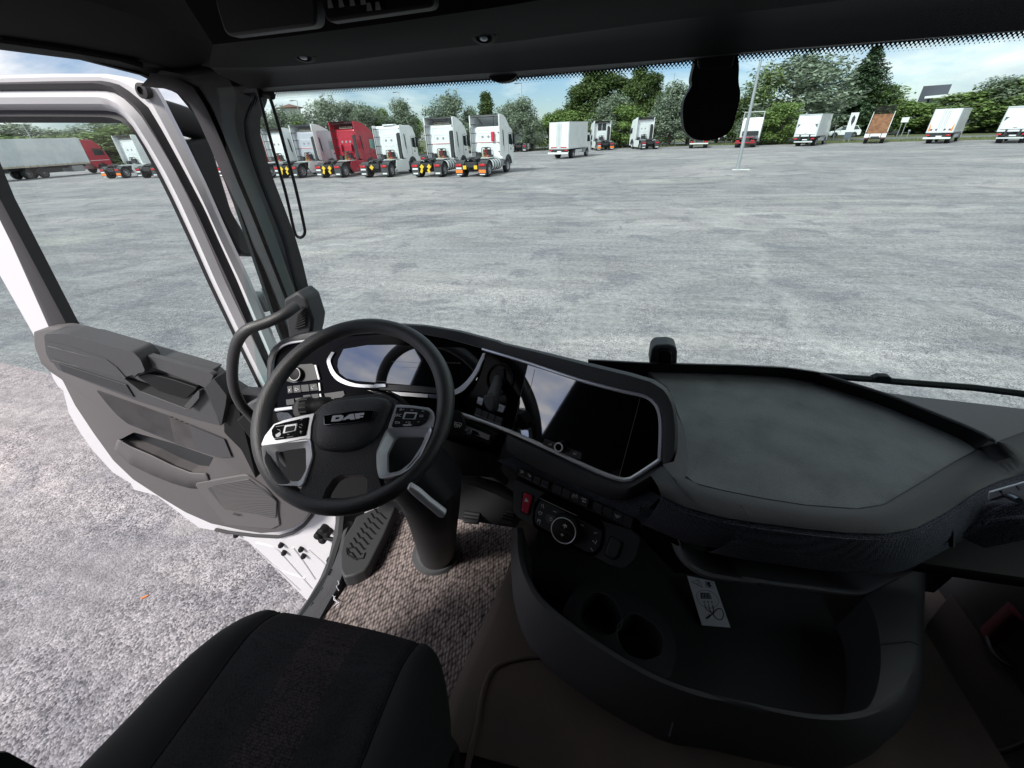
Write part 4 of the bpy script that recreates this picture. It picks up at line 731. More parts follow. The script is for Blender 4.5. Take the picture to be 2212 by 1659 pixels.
# ================================================================ THE CAB WE SIT IN
CO = V((.10, .30, 0)); cab = empty('truck_cab', CO, 0, True)
tag(cab, 'interior of a parked truck cab with open driver door, seen from between the seats', 'truck')
def bld(m, name, mt, parent=None, **k): return m.build(name, MT[mt], parent or cab, **k)
def pl(p, n): return (V(p), V(n).normalized())
def mv(q, h): return (q[0]+q[1]*h, q[1])
plW = pl((-.524, .655, 2.236), (.051, -.583, .811))
plC = pl((-.05, .775, 2.19), (-.36, -.78, .51))
plL = pl(PN(1041, 751, plC), (-.03, -.84, .54))
plD = pl(P(1225, 1130, 1, .645), (-.26, -.84, .50))
def slab(pts, q, name, mt, parent=None, h=.004, th=.004, r=0, **k):
    """outline on plane q raised h, th thick"""
    a = PP(pts, mv(q, h));
    if r: a = rnd(a, r)
    m = MB(); m.prism(a, -q[1]*th); return bld(m, name, mt, parent, **k)
def cut(o, cutter):
    c = cutter.build('cut', MT['plastic_dark'], cab); md = o.modifiers.new('b', 'BOOLEAN'); md.object = c; md.solver = 'EXACT'; bpy.context.view_layer.update()
    me = bpy.data.meshes.new_from_object(o.evaluated_get(bpy.context.evaluated_depsgraph_get())); o.modifiers.clear(); o.data = me; bpy.data.objects.remove(c)
    for p in me.polygons: p.use_smooth = True
    me.set_sharp_from_angle(angle=math.radians(40))
# ---- shell: floor, walls, roof (closed all round so the cab is lit only through its openings)
XR, YB = 1.27, -1.65
m = MB(); m.box((.18, -.2, 1.255), (2.2, 2.9, .08)); bld(m, 'cab_floor', 'carpet_tunnel')
m = MB(); m.box((.1, YB, 2.2), (2.4, .05, 2.2)); bld(m, 'rear_wall', 'plastic_roof')
m = MB(); m.box((.1, -.62, 3.22), (2.5, 2.2, .05)); bld(m, 'roof_lining', 'plastic_roof')
AP = [(-.03, 2.90), (.7, 2.905), (.85, 2.905), (.97, 2.89), (1.05, 2.86), (1.09, 2.80), (1.10, 2.6), (1.09, 2.2), (1.06, 1.75), (1.05, 1.45), (.96, 1.31), (.83, 1.226), (.3, 1.22), (.08, 1.25), (.08, 1.78), (0, 2.0)]
apx = lambda z, k: -1.0-k*.02 if z < 1.5 else (-1.07-k*.012 if z > 1.9 else (-1.03-k*.01))
ap = [V((apx(z, 0), y, z)) for y, z in AP]
wl = MB(); ob = [(-1.7, 3.25), (.7, 3.25), (.9, 3.22), (1.05, 3.18), (1.14, 3.1), (1.16, 3.0), (1.16, 2.6), (1.15, 2.2), (1.15, 1.75), (1.17, 1.3), (1.0, 1.1), (.75, 1.1), (.3, 1.1), (-1.7, 1.1), (-1.7, 1.78), (-1.7, 2.0)]
wl.loft([[V((apx(z, 0)-.005, y, z)) for y, z in ob], ap], closed=True); wl.loft([[V((apx(z, 1), y, z)) for y, z in ob], [V((apx(z, 1), y, z)) for y, z in AP]], closed=True); wl.loft([ap, [V((apx(z, 1), y, z)) for y, z in AP]], closed=True)
bld(wl, 'body_side', 'plastic_pillar')
wr = MB(); rw = [V((XR, y, z)) for y, z in ((-.05, 2.15), (.15, 2.15), (.95, 1.95), (1.0, 2.1), (.98, 2.85), (-.05, 2.85))]; rq = [V((XR, y, z)) for y, z in ((-1.7, 1.1), (-.2, 1.1), (1.2, 1.1), (1.2, 2.1), (1.2, 3.25), (-1.7, 3.25))]
wr.loft([rw, rq], closed=True); wr.loft([rw, [p+V((.08, 0, 0)) for p in rw]], closed=True); bld(wr, 'passenger_door', 'plastic_dark')
m = MB(); m.add([p+V((.04, 0, 0)) for p in rw], [tuple(range(6))]); bld(m, 'passenger_window', 'glass_door')
# ---- windscreen
WS = pl((0, 1.06, 2.15), (0, -.73, -.08))
hdr = [(520, 203)]+[(590, 200), (820, 187), (1063, 173), (1330, 150), (1595, 119), (1911, 93), (2185, 70), (2300, 60)]
m = MB(); gl = [V((-1.02, 1.10, 2.02)), V((1.25, 1.10, 2.02)), V((1.25, .98, 2.90)), V((-1.0, .98, 2.90))]; gl = [PN(*q, WS) for q in ((560, 830), (2420, 960), (2420, 30), (470, 190))]
m.add(gl, [(0, 1, 2, 3)]); wsc = bld(m, 'windscreen', 'glass_windshield')
def fritband(a, b, name):
    a = resamp(PP(a, mv(WS, .004)), 80); b = resamp(PP(b, mv(WS, .004)), 80); m = MB(); mid = [p.lerp(q, .5) for p, q in zip(a, b)]; m.loft([a, mid, b]); o = bld(m, name, 'frit', wsc)
    at_ = o.data.attributes.new('fade', 'FLOAT', 'POINT')
    for i, v in enumerate(o.data.vertices): at_.data[i].value = (.16, .40, .64)[i//80]
fritband([(x, y-4) for x, y in hdr], [(560, 222), (640, 212), (820, 198), (1063, 184), (1330, 165), (1595, 138), (1911, 114), (2185, 92), (2300, 82)], 'dot_band')
pe = A5((600, 165), (560, 230), (528, 300), (520, 350), (530, 450), (575, 600), (625, 740), (690, 900), (760, 1080), (800, 1230), (850, 1400))
fritband(pe, A5((690, 165), (620, 215), (565, 275), (545, 330), (556, 440), (605, 590), (650, 720), (712, 880), (785, 1065), (822, 1220), (862, 1400)), 'dot_band')
# ---- header trim, overhead shelf, side rail
c1 = PA(hdr, 1, .985); c0 = [p+V((0, .06, .01)) for p in c1]
hl = [(540, 192), (660, 183), (820, 173), (1100, 155), (1400, 132), (1700, 105), (2000, 82), (2300, 58)]
cA = PA(hl, 1, .95); c2 = PA([(455, 146), (560, 146), (640, 142), (760, 130), (940, 107), (1105, 90), (1400, 50), (1550, 32), (1700, 16), (2300, -60)], 1, .86)
m = MB(); m.loft([resamp(c, 40) for c in (c0, c1, cA)]); bld(m, 'header_edge', 'plastic_dark')
m = MB(); m.loft([resamp(c, 40) for c in (cA, PA([(470, 160), (640, 156), (940, 130), (1400, 85), (1700, 55), (2300, -10)], 1, .91), c2, [p+V((0, .03, .03)) for p in c2])]); bld(m, 'header_trim', 'plastic_black')
c3 = PA([(450, 146), (560, 146), (640, 142), (760, 130), (940, 107), (1105, 90), (1400, 50), (1550, 32), (1700, 16), (2300, -60)], 1, .84)
c4 = PA(A3((930, 195), (1010, 213), (1120, 215), (1350, 200), (1700, 165), (2212, 85), (2700, 5), (3600, -130)), 1, .70)
c5 = PA(A3((930, 195), (1060, 180), (1250, 160), (1700, 100), (2212, 25), (2700, -60), (3600, -190)), 1, .66); c6 = [V((p.x, .52, 3.12)) for p in c5]
shelf = MB(); shelf.loft([resamp(c, 50) for c in ([p+V((0, .04, .01)) for p in c3], c3)]); shelf.loft([resamp(c, 50) for c in (c3, c4, c5)]); shelf.loft([resamp(c, 50) for c in (c5, c6, [V((p.x, .45, 3.2)) for p in c6])])
shelf = bld(shelf, 'overhead_shelf', 'plastic_ceiling', ang=50)
for q in ((655, 118), (1045, 76)):
    p = P(*q, 1, .775); m = MB(); nrm = V((0, -.35, -.94)); m.lathe(p, nrm, [(.019, -.01), (.019, .003), (.013, .004), (.011, -.002), (0, -.003)], 16); o = bld(m, 'reading_lamp', 'plastic_black', shelf); m = MB(); m.lathe(p, nrm, [(.007, 0), (.006, .005), (0, .006)], 10); bld(m, 'lens', 'chrome_dark', shelf)
m = MB(); m.prism(rnd(PA(A3((985, 160), (940, 20), (930, -60), (1370, -60), (1385, 110)), 1, .60), .01), (0, .02, 0)); bld(m, 'locker_lid', 'plastic_dark', shelf, bevel=.003)
m = MB(); m.prism(rnd(PA(A3((1425, 95), (1400, 20), (1395, -60), (1890, -60), (1895, 10), (1880, 30)), 1, .60), .006), (0, .02, 0)); ohc = bld(m, 'overhead_control_panel', 'plastic_black', shelf, bevel=.003)
for i, q in enumerate(A3((1442, 18), (1490, 14), (1538, 8), (1585, 3), (1612, 30), (1650, 26))):
    p = P(*q, 1, .598); m = MB(); m.prism([p+V(v)*.0035 for v in ((-1, 0, -1), (1, 0, -1), (.6, 0, 1), (-.6, 0, 1))], (0, -.001, 0)); bld(m, 'icon', 'icon_grey', shelf)
# side rail over the door
r1 = [V((-1.07, y, z)) for y, z in ((-.1, 2.905), (.4, 2.905), (.85, 2.905), (.97, 2.895), (1.03, 2.875))]
r2 = PA([(-300, 20), (0, 78), (150, 100), (300, 128), (400, 158), (470, 172), (555, 170)], 0, -1.0); r3 = PA([(-300, 0), (0, 70), (150, 90), (300, 118), (400, 142), (470, 150), (570, 146)], 0, -.97)
r4 = PA([(-300, -90), (0, -40), (200, 5), (330, 45), (420, 80), (460, 95), (520, 130)], 0, -.80); r4 = [V((p.x, p.y, min(p.z, 3.15))) for p in r4]
m = MB(); m.loft([resamp(c, 30) for c in (r1, [p+V((.04, 0, .012)) for p in r1], r2)]); bld(m, 'door_seal', 'plastic_black')
m = MB(); m.loft([resamp(c, 30) for c in (r2, r3, r4, [V((-.72, p.y, 3.2)) for p in r4])]); m.tube(resamp(PA([(0, 84), (150, 106), (250, 124), (305, 140)], 0, -1.0), 20), .006, 6); bld(m, 'roof_side_trim', 'plastic_ceiling')
# ---- A pillar
k0 = resamp(PA(A5((-120, 120), (0, 128), (100, 160), (180, 228), (235, 330), (290, 450), (400, 700), (500, 900), (580, 1120), (640, 1255), (740, 1520), (800, 1680)), 0, -1.07), 40)
k1 = resamp(PA(A5((-60, 40), (80, 60), (210, 130), (290, 260), (345, 380), (405, 520), (475, 700), (560, 900), (660, 1150), (800, 1500), (860, 1680)), 0, -1.02), 40)
k2 = resamp(PA(A5((200, -20), (420, 60), (480, 180), (462, 300), (470, 400), (510, 520), (600, 740), (700, 1000), (790, 1260), (850, 1420), (930, 1680)), 1, 1.02), 40)
k3 = resamp(PA(A5((560, 60), (575, 130), (560, 230), (528, 300), (520, 350), (530, 450), (575, 600), (625, 740), (690, 900), (760, 1080), (810, 1240), (850, 1400), (950, 1680)), 1, 1.04), 40)
m = MB(); m.loft([[p+V((-.012, .05, 0)) for p in k0], k0, [a.lerp(b, .55)+V((.012, -.006, 0)) for a, b in zip(k0, k1)], k1]); bld(m, 'pillar_seal_trim', 'rubber_seal', ang=60)
m = MB(); m.loft([k1, [p+V((.004, .012, 0)) for p in k1], [a.lerp(b, .25)+V((.006, -.004, 0)) for a, b in zip(k1, k2)], k2]); m.loft([k2, k3, [p+V((.005, .05, 0)) for p in k3]]); pil = bld(m, 'windscreen_pillar', 'plastic_pillar', ang=50)
# vent block at the pillar foot
vb = PA(A5((765, 1450), (850, 1398), (905, 1445), (950, 1580), (942, 1650), (930, 1700), (800, 1700)), 1, .99); m = MB(); m.prism(vb, (0, .07, 0)); vbk = bld(m, 'defroster_vent', 'plastic_dark', bevel=.008)
for k in range(7): a, b = PA(A5((858-k*3, 1545+k*14), (912-k*1, 1500+k*18)), 1, .985); m = MB(); m.tube([a, b], .0028, 5); bld(m, 'louvre', 'plastic_black', vbk)
# grab handle
gh = [P(640, 660, 1, .97), P(612, 680, 1, .93), P(575, 697, 1, .90), P(535, 712, 1, .875), P(513, 738, 1, .865), P(503, 780, 1, .865), P(504, 830, 1, .87), P(520, 872, 1, .88), P(548, 905, 1, .90), P(600, 973, 1, .93), P(655, 1045, 1, .97)]
m = MB(); m.tube(spline(gh, 5), .0155, 12); bld(m, 'grab_handle', 'leather_wheel')
# sun blind cord
cd = PA(A5((598, 75), (610, 150), (700, 500), (780, 780), (830, 1000), (850, 1052), (878, 1062), (900, 1035), (893, 975), (840, 740), (780, 520), (725, 320), (680, 180)), 1, .955)
m = MB(); m.tube(spline(cd, 5), .0036, 8); o = bld(m, 'blind_cord', 'cable'); m = MB(); m.tube([P(*A5((615, 170))[0], 1, .97), P(*A5((700, 182))[0], 1, .95)], .007, 8); bld(m, 'cord_guide', 'plastic_black', o)
m = MB(); m.prism(PA(A5((592, 82), (610, 82), (612, 110), (596, 112)), 1, .95), (0, .01, 0)); bld(m, 'clip', 'icon_grey', o)
# rain sensor housing, small header camera, dash camera
sh = rnd(PA(Z3((1800, 170), (1830, 235), (1790, 400), (1805, 440), (1742, 540), (1728, 620), (1735, 750), (1760, 810), (1830, 858), (1960, 858), (2060, 820), (2110, 760), (2140, 640), (2172, 510), (2150, 420), (2158, 300), (2145, 200), (2150, 150)), 1, .985), .012, 4)
m = MB(); m.prism(sh, (0, .035, 0)); sh = bld(m, 'sensor_housing', 'plastic_black', bevel=.012, seg=4)
m = MB(); m.prism(rnd(PA(Z3((1800, 140), (1845, 250), (1850, 320), (2100, 320), (2120, 240), (2150, 140)), 1, .97), .01), (0, .03, 0)); bld(m, 'cover_seam', 'plastic_black', sh, bevel=.008)
m = MB(); m.prism(rnd(PA(Z3((235, 320), (260, 370), (300, 412), (345, 422), (420, 412), (465, 385), (500, 330), (480, 290)), 1, .965), .008), (0, .03, 0)); bld(m, 'header_camera', 'plastic_black', bevel=.01, seg=3)
m = MB(); m.prism(rnd(PA(Z6((1735, 255), (1755, 130), (1790, 97), (1900, 92), (1955, 110), (1970, 150), (1965, 262)), 1, .99), .006), (0, .05, 0)); dc = bld(m, 'dash_camera', 'plastic_dark', bevel=.008, seg=3)
m = MB(); m.prism(rnd(PA(Z6((1800, 262), (1805, 160), (1830, 145), (1905, 145), (1925, 165), (1925, 262)), 1, .975), .006), (0, .02, 0)); bld(m, 'lens_cover', 'gloss_black', dc, bevel=.004)
# wiper outside
m = MB(); m.tube([P(1660, 803, 1, 1.10), P(*B7((0, 190))[0], 1, 1.10), P(*B7((130, 205))[0], 1, 1.10), P(*B7((900, 265))[0], 1, 1.10), P(*B7((1378, 325))[0], 1, 1.10), P(2400, 872, 1, 1.10)], .009, 6); wp = bld(m, 'wiper', 'plastic_black')
m = MB(); m.prism(PA(B7((-70, 185), (0, 155), (100, 160), (130, 190), (100, 215), (-60, 215)), 1, 1.09), (0, .02, 0)); bld(m, 'wiper_arm', 'plastic_black', wp, bevel=.003)
# outside mirror camera arm and column cover
m = MB(); m.tube(spline(PA(A5((0, 300), (90, 322), (180, 350), (300, 395)), 0, -1.40), 5), .045, 12); mir = bld(m, 'mirror_arm', 'plastic_pillar')
m = MB(); m.prism(rnd(PA(A5((165, 470), (310, 440), (450, 900), (600, 1150), (595, 1185), (520, 1172), (480, 1140), (455, 1085), (300, 780), (200, 560)), 0, -1.36), .02), (-.12, 0, 0)); bld(m, 'corner_deflector', 'plastic_pillar', mir, bevel=.015)
m = MB(); m.prism(rnd(PA(A5((610, 1440), (665, 1395), (700, 1450), (712, 1515), (660, 1530)), 0, -1.25), .01), (-.08, 0, 0)); bld(m, 'step_light_cover', 'plastic_mid', mir, bevel=.01)
m = MB(); m.prism(PA(A5((660, 1380), (712, 1520), (760, 1659), (800, 1659), (735, 1520), (672, 1385)), 0, -1.12), (-.02, 0, 0)); bld(m, 'body_flange', 'paint_white_cab')

# ================================================================ DRIVER DOOR, swung open
YD = 1.12; door = MB()
def dline(pts, v): return [P(x, y, 1, v) for x, y in pts]
o1 = dline(Z1((-250, 415), (0, 405), (450, 392), (900, 392)), YD)+dline(Z1((1100, 425), (1280, 490), (1330, 560), (1400, 705), (1540, 980), (1700, 1310), (1850, 1650)), YD)+dline([(503, 533), (538, 606), (585, 717), (625, 815), (655, 900)], YD)
o2 = dline(Z1((-250, 470), (0, 462), (450, 452), (860, 448)), YD-.02)+dline(Z1((980, 475), (1080, 540), (1225, 660), (1335, 840), (1445, 1040), (1595, 1320), (1700, 1520)), YD-.02)+dline([(470, 515), (512, 606), (558, 717), (600, 815), (632, 900)], YD-.02)
o3 = dline(Z1((-250, 545), (0, 535), (450, 532), (860, 530)), YD-.02)+dline(Z1((960, 552), (1060, 620), (1170, 740), (1310, 960), (1445, 1190), (1570, 1440)), YD-.02)+dline([(448, 520), (485, 606), (538, 717), (585, 815), (620, 900)], YD-.02)
o4 = dline(Z1((-250, 650), (0, 642), (450, 640), (840, 640)), YD-.03)+dline(Z1((930, 655), (1020, 700), (1110, 800), (1235, 1000), (1355, 1210), (1470, 1440)), YD-.03)+dline([(422, 520), (460, 606), (512, 717), (560, 815), (598, 900)], YD-.03)
o5 = dline(Z1((-250, 700), (0, 692), (450, 692), (840, 695)), YD+.0)+dline(Z1((930, 700), (1010, 730), (1090, 810), (1210, 1000), (1335, 1220), (1450, 1450)), YD+.0)+dline([(417, 520), (455, 606), (508, 717), (556, 815), (594, 900)], YD+.0)
o6 = dline(Z1((-250, 800), (0, 797), (450, 797), (1000, 800)), YD+.01)+dline(Z1((1080, 812), (1130, 850), (1170, 900), (1235, 1030), (1345, 1250), (1452, 1470)), YD+.01)+dline([(415, 522), (453, 608), (506, 719), (554, 817), (592, 902)], YD+.01)
R = [resamp(c, 60) for c in (o1, o2, o3, o4, o5, o6)]
door.loft([[p+V((-.006, .012, 0)) for p in R[0]], [p+V((0, -.006, 0)) for p in R[0]], [a.lerp(b, .5)+V((0, -.012, 0)) for a, b in zip(R[0], R[1])], R[1]]); door.loft([R[2], [a.lerp(b, .5)+V((0, -.012, 0)) for a, b in zip(R[2], R[3])], R[3], R[4]])
# rear window post and white lower shell
rp_o = [P(-60, 470, 1, YD), P(0, 595, 1, YD), P(72, 722, 1, YD), P(88, 760, 1, YD)]; rp_i = [P(-60, 345, 1, YD-.01), P(0, 470, 1, YD-.01), P(118, 735, 1, YD-.01), P(128, 765, 1, YD-.01)]
door.loft([[p+V((0, .05, 0)) for p in rp_o], rp_o, [a.lerp(b, .7) for a, b in zip(rp_o, rp_i)], rp_i])
low = [(88, 740)]+A1((385, 600), (400, 640), (440, 705), (475, 730), (520, 905), (610, 1060), (700, 1185), (850, 1350), (985, 1432), (1010, 1480), (1180, 1525))+A2((230, 440), (390, 470), (520, 520), (700, 700), (870, 870), (930, 930), (1150, 700), (1160, 350))+[(640, 900), (560, 858), (500, 846), (447, 818), (292, 772), (183, 738)]
lw = [P(x, y, 1, YD) for x, y in low]; door.prism(lw, (0, .05, 0)); dr = bld(door, 'driver_door', 'paint_white_cab', ang=35)
m = MB(); s1 = [a.lerp(b, .5)+V((0, -.012, 0)) for a, b in zip(R[1], R[2])]; m.loft([R[1], [p.lerp(q, .6)+V((0, -.012, 0)) for p, q in zip(R[1], s1)], s1, R[2]]); bld(m, 'outer_seal', 'rubber_seal', dr, ang=60)
m = MB(); m.loft([R[4], [a.lerp(b, .5)+V((0, -.012, 0)) for a, b in zip(R[4], R[5])], R[5], [p+V((0, .03, 0)) for p in R[5]]]); ri2 = [P(-60, 290, 1, YD-.02), P(0, 430, 1, YD-.02), P(152, 716, 1, YD-.02), P(160, 740, 1, YD-.02)]; m.loft([rp_i, [a.lerp(b, .5)+V((0, -.015, 0)) for a, b in zip(rp_i, ri2)], ri2, [p+V((0, .04, 0)) for p in ri2]]); bld(m, 'window_seal', 'rubber_seal', dr, ang=60)
m = MB(); m.add([P(-200, 200, 1, YD+.03), P(300, 200, 1, YD+.03), P(640, 930, 1, YD+.03), P(-100, 760, 1, YD+.03)], [(0, 1, 2, 3)]); dg = bld(m, 'door_window', 'glass_door', dr)
for k, (a, b) in enumerate(((545, 600), (540, 570), (580, 636), (575, 620))): m = MB(); p = P(*A1((a, 215+k*16))[0], 1, YD+.026); q = P(*A1((b, 215+k*16+4))[0], 1, YD+.026); m.tube([p, q], .0016, 4); bld(m, 'glass_marking', 'ink', dg)
m = MB(); p = P(*Z1((1188, 533))[0], 1, YD-.025); m.lathe(p, (0, -1, 0), [(.018, -.01), (.018, .006), (.010, .008), (.009, 0), (0, 0)], 16); bld(m, 'rubber_stop', 'rubber_seal', dr)
def dslab(pts, front, th, name, mt, parent, r=.01, **k): a = [P(x, y, 1, front) for x, y in pts]; a = rnd(a, r) if r else a; m = MB(); m.prism(a, (0, th, 0)); return bld(m, name, mt, parent, **k)
YT = 1.05
tr = A1((248, 292), (340, 268), (430, 265), (530, 285), (640, 322), (1020, 440), (1560, 600), (1680, 690), (1790, 760), (1990, 775), (2150, 800))+A2((1120, 0), (1120, 300), (905, 330), (850, 405), (790, 445), (700, 468), (600, 476), (480, 458), (300, 418), (150, 352), (0, 262))+A1((1000, 1405), (850, 1262), (700, 1055), (560, 845), (465, 655), (380, 598), (305, 530), (280, 465), (255, 400))
lip = A1((895, 1105), (985, 1155), (1150, 1225), (1300, 1300), (1440, 1355), (1545, 1362), (1600, 1235))
trim = dslab(tr, YT, .06, 'door_trim', 'plastic_taupe', dr, r=.006, bevel=.006)
# bottle pocket: recess
cutm = MB(); pk = rnd(dline(A1((895, 1108), (985, 1060), (1010, 1048), (1300, 1130), (1610, 1238), (1545, 1362), (1440, 1350), (1300, 1295), (1150, 1222), (985, 1155)), YT), .008); cutm.prism([p+V((0, -.05, 0)) for p in pk], (0, .105, 0)); cut(trim, cutm)
m = MB(); m.prism(rnd(dline(A1((900, 1108), (985, 1063), (1010, 1052), (1300, 1134), (1605, 1240), (1545, 1360), (1440, 1348), (1300, 1293), (1150, 1220), (985, 1153)), 1.098), .008), (0, .004, 0)); bld(m, 'pocket_shade', 'plastic_dark', trim)  # shade inside the pocket, put in as a darker sheet over its back
m = MB(); m.loft([resamp(dline(A1((895, 1100), (985, 1152), (1150, 1222), (1300, 1296), (1440, 1350), (1548, 1356)), YT-.004), 30), resamp(dline(A1((885, 1106), (985, 1163), (1150, 1234), (1300, 1308), (1440, 1363), (1560, 1364)), YT-.006), 30), resamp(dline(A1((860, 1180), (985, 1290), (1150, 1370), (1300, 1430), (1440, 1470), (1600, 1470)), YT-.001), 30)]); bld(m, 'pocket_lip', 'plastic_taupe', trim, ang=60, solid=.004)
dslab(A1((720, 730), (1280, 930), (1690, 1105), (1745, 1235), (1650, 1240), (1330, 1135), (960, 985), (880, 920), (800, 830)), YT-.004, .01, 'fabric_insert', 'door_fabric', trim, bevel=.003)
dslab(A1((1275, 930), (1430, 995), (1480, 1185), (1320, 1135)), YT-.006, .01, 'fabric_stripe', 'speaker_grille', trim, r=0)
dslab(A1((1430, 995), (1690, 1103), (1745, 1235), (1650, 1240), (1480, 1185)), YT-.0075, .01, 'fabric_insert', 'plastic_taupe_dark', trim, r=.003)
dslab(A1((1470, 1450), (1480, 1430), (1830, 1370), (1860, 1372), (2010, 1480), (2080, 1560), (2110, 1750), (2050, 1780), (1700, 1750), (1660, 1700)), YT-.008, .02, 'speaker_surround', 'plastic_taupe', trim, bevel=.005)
grl = dslab(A1((1560, 1470), (1580, 1455), (1860, 1400), (1990, 1480), (2085, 1570), (2085, 1680), (2070, 1700), (1800, 1640), (1690, 1630)), YT-.012, .02, 'speaker_grille', 'plastic_taupe_dark', trim, bevel=.004)
m = MB()
for k in range(23):
    t = k/22; L2 = (1592+t*100, 1452+t*176); R2 = (1880+205*min(1, t*1.55), 1405+165*min(1, t*1.55)) if t < .645 else (2085-(t-.645)*20, 1570+(t-.645)*330)
    m.tube(dline(A1(L2, R2), YT-.013), .0016, 4)
bld(m, 'grille_rib', 'plastic_taupe', grl)
p = P(*A2((452, 364))[0], 1, YT-.014); text('DAF', p, (1, 0, -.06), (0, -1, 0), .022, MT['plastic_taupe_dark'], trim, 'embossed_lettering', .001, .2)
# arm rest, switch tray, pull cup
def dsl3(front, back, yf, yb, name, mt, n=24, **k):
    a = resamp([P(x, y, 1, yf) for x, y in front], n, True); b = resamp([P(x, y, 1, yb) for x, y in back], n, True); m = MB(); m.loft([b, a], closed=True); m.add(a, [tuple(range(n))]); return bld(m, name, mt, trim, **k)
ledge = dslab(A1((330, 320), (350, 300), (640, 330), (1020, 445), (1560, 605), (1500, 690), (1420, 790), (1000, 640), (470, 540), (380, 520), (345, 450)), 1.0, .07, 'arm_rest_base', 'plastic_taupe_dark', trim, r=.006, bevel=.008)
dslab(A1((380, 500), (930, 640), (1060, 740), (1400, 870), (1510, 730), (1560, 720), (1665, 1000), (1500, 960), (1040, 815), (1000, 800), (440, 580)), .985, .07, 'arm_rest_front', 'plastic_taupe_dark', trim, r=.005, bevel=.008)
dslab(A1((435, 525), (950, 690), (1010, 785), (470, 590)), .980, .02, 'reflector_panel', 'plastic_dark', trim, r=.004, bevel=.002)
m = MB(); ar = A1((340, 340), (370, 305), (500, 305), (850, 400), (1000, 440), (1060, 500), (1095, 590), (940, 632), (820, 540), (770, 490), (500, 420), (370, 400)); m.prism(rnd(dline(ar, .955), .012), (0, .07, 0)); m.prism(rnd(dline(A1((345, 370), (500, 430), (770, 505), (930, 650), (950, 640), (880, 560), (800, 500), (500, 400)), .952), .005), (0, .05, 0)); bld(m, 'arm_rest', 'plastic_taupe_dark', trim, bevel=.018, seg=4)
m = MB(); m.prism(rnd(dline(A1((350, 395), (760, 500), (930, 632), (900, 640), (600, 560), (362, 470)), .972), .008), (0, .05, 0)); bld(m, 'arm_rest_side', 'plastic_taupe_dark', trim, bevel=.010, seg=3)
dslab(A1((1030, 625), (1120, 605), (1300, 650), (1490, 715), (1400, 800), (1200, 740)), .978, .012, 'pull_cup', 'plastic_black', trim, r=.01, bevel=.003)
dslab(A1((1000, 640), (1080, 600), (1110, 540), (1500, 690), (1560, 720), (1610, 620), (1580, 600), (1010, 440), (1060, 510), (1090, 590)), .982, .02, 'pull_cup_rim', 'plastic_taupe_dark', trim, r=.004, bevel=.005)
dslab(A1((1400, 860), (1385, 855), (1490, 735), (1505, 745), (1500, 790), (1425, 880)), .965, .02, 'latch_lever', 'plastic_taupe_dark', trim, r=.004, bevel=.004)
dslab(A1((1540, 715), (1610, 640), (1710, 770), (1700, 850), (1668, 1000)), .970, .05, 'trim_corner', 'plastic_dark', trim, r=.006, bevel=.006)
dslab(A1((1690, 840), (1790, 830), (1820, 950), (1880, 1180), (1930, 1400), (1820, 1180), (1690, 1050)), .99, .03, 'door_edge_trim', 'plastic_black', trim, r=.01, bevel=.004)
m = MB(); m.tube(resamp(dline(A2((330, 452), (400, 468), (560, 488), (700, 495), (790, 470), (850, 430), (900, 370), (920, 320)), YD-.01), 50), .009, 8); bld(m, 'lower_seal', 'rubber_seal', dr)
for q in A2((455, 480), (720, 540), (738, 585), (838, 565), (853, 605), (1005, 628)): p = P(*q, 1, YD-.005); m = MB(); m.lathe(p, (.25, -1, .15), [(.014, -.01), (.014, .012), (.009, .02), (0, .021)], 12); bld(m, 'door_plug', 'plastic_black', dr)
m = MB(); p = P(*A2((965, 490))[0], 1, YD-.03); [m.lathe(P(*A2(q)[0], 1, YD-.03), (0, -1, 0), [(.02, -.03), (.02, .008), (.012, .014), (0, .014)], 12) for q in ((962, 462), (935, 490), (962, 515), (985, 480))]; m.tube(dline(A2((975, 500), (1050, 515), (1100, 518)), YD-.035), .011, 8); bld(m, 'door_check_strap', 'plastic_black', dr, bevel=.003)
m = MB(); [m.tube(spline(dline(A2(*q), YD-.001), 5), .0045, 6) for q in (((570, 530), (680, 560), (760, 640), (900, 800)), ((640, 640), (740, 700), (860, 740)), ((790, 560), (850, 640), (920, 745)), ((560, 560), (700, 690), (830, 810)), ((880, 570), (960, 640), (1010, 690)))]; bld(m, 'pressed_rib', 'paint_white_cab', dr)
# ================================================================ STEERING WHEEL
c, n = plW; ux = n.cross(V((0, 0, 1))).normalized()*-1; uy = n.cross(ux).normalized()
if uy.z < 0: uy = -uy
m = MB(); q = [c+(ux*math.cos(a)+uy*math.sin(a))*.2125 for a in [2*math.pi*k/72 for k in range(72)]]
m.tube(q, [.0178+.002*max(0, math.cos(2*(2*math.pi*k/72)-.5))**3 for k in range(72)], 18, closed=True); sw = bld(m, 'steering_wheel', 'leather_wheel', ang=70)
def wp_(pts, h): return PP(pts, mv(plW, h))
hub = Z5((562, 800), (620, 742), (700, 705), (800, 678), (980, 660), (1100, 668), (1190, 705), (1178, 745), (1132, 850), (1095, 940), (1045, 1040), (1027, 1120), (1032, 1210), (1046, 1300), (1070, 1380), (950, 1440), (955, 1395), (958, 1305), (920, 1265), (760, 1270), (700, 1300), (640, 1390), (620, 1455), (595, 1480), (440, 1405), (470, 1348), (520, 1220), (543, 1130), (532, 1000), (535, 900), (550, 820))
hp = wp_(hub, .012); m = MB(); m.prism(rnd(hp, .006, 3), -n*.03); hb = bld(m, 'hub', 'leather_hub', sw, bevel=.008, seg=4)
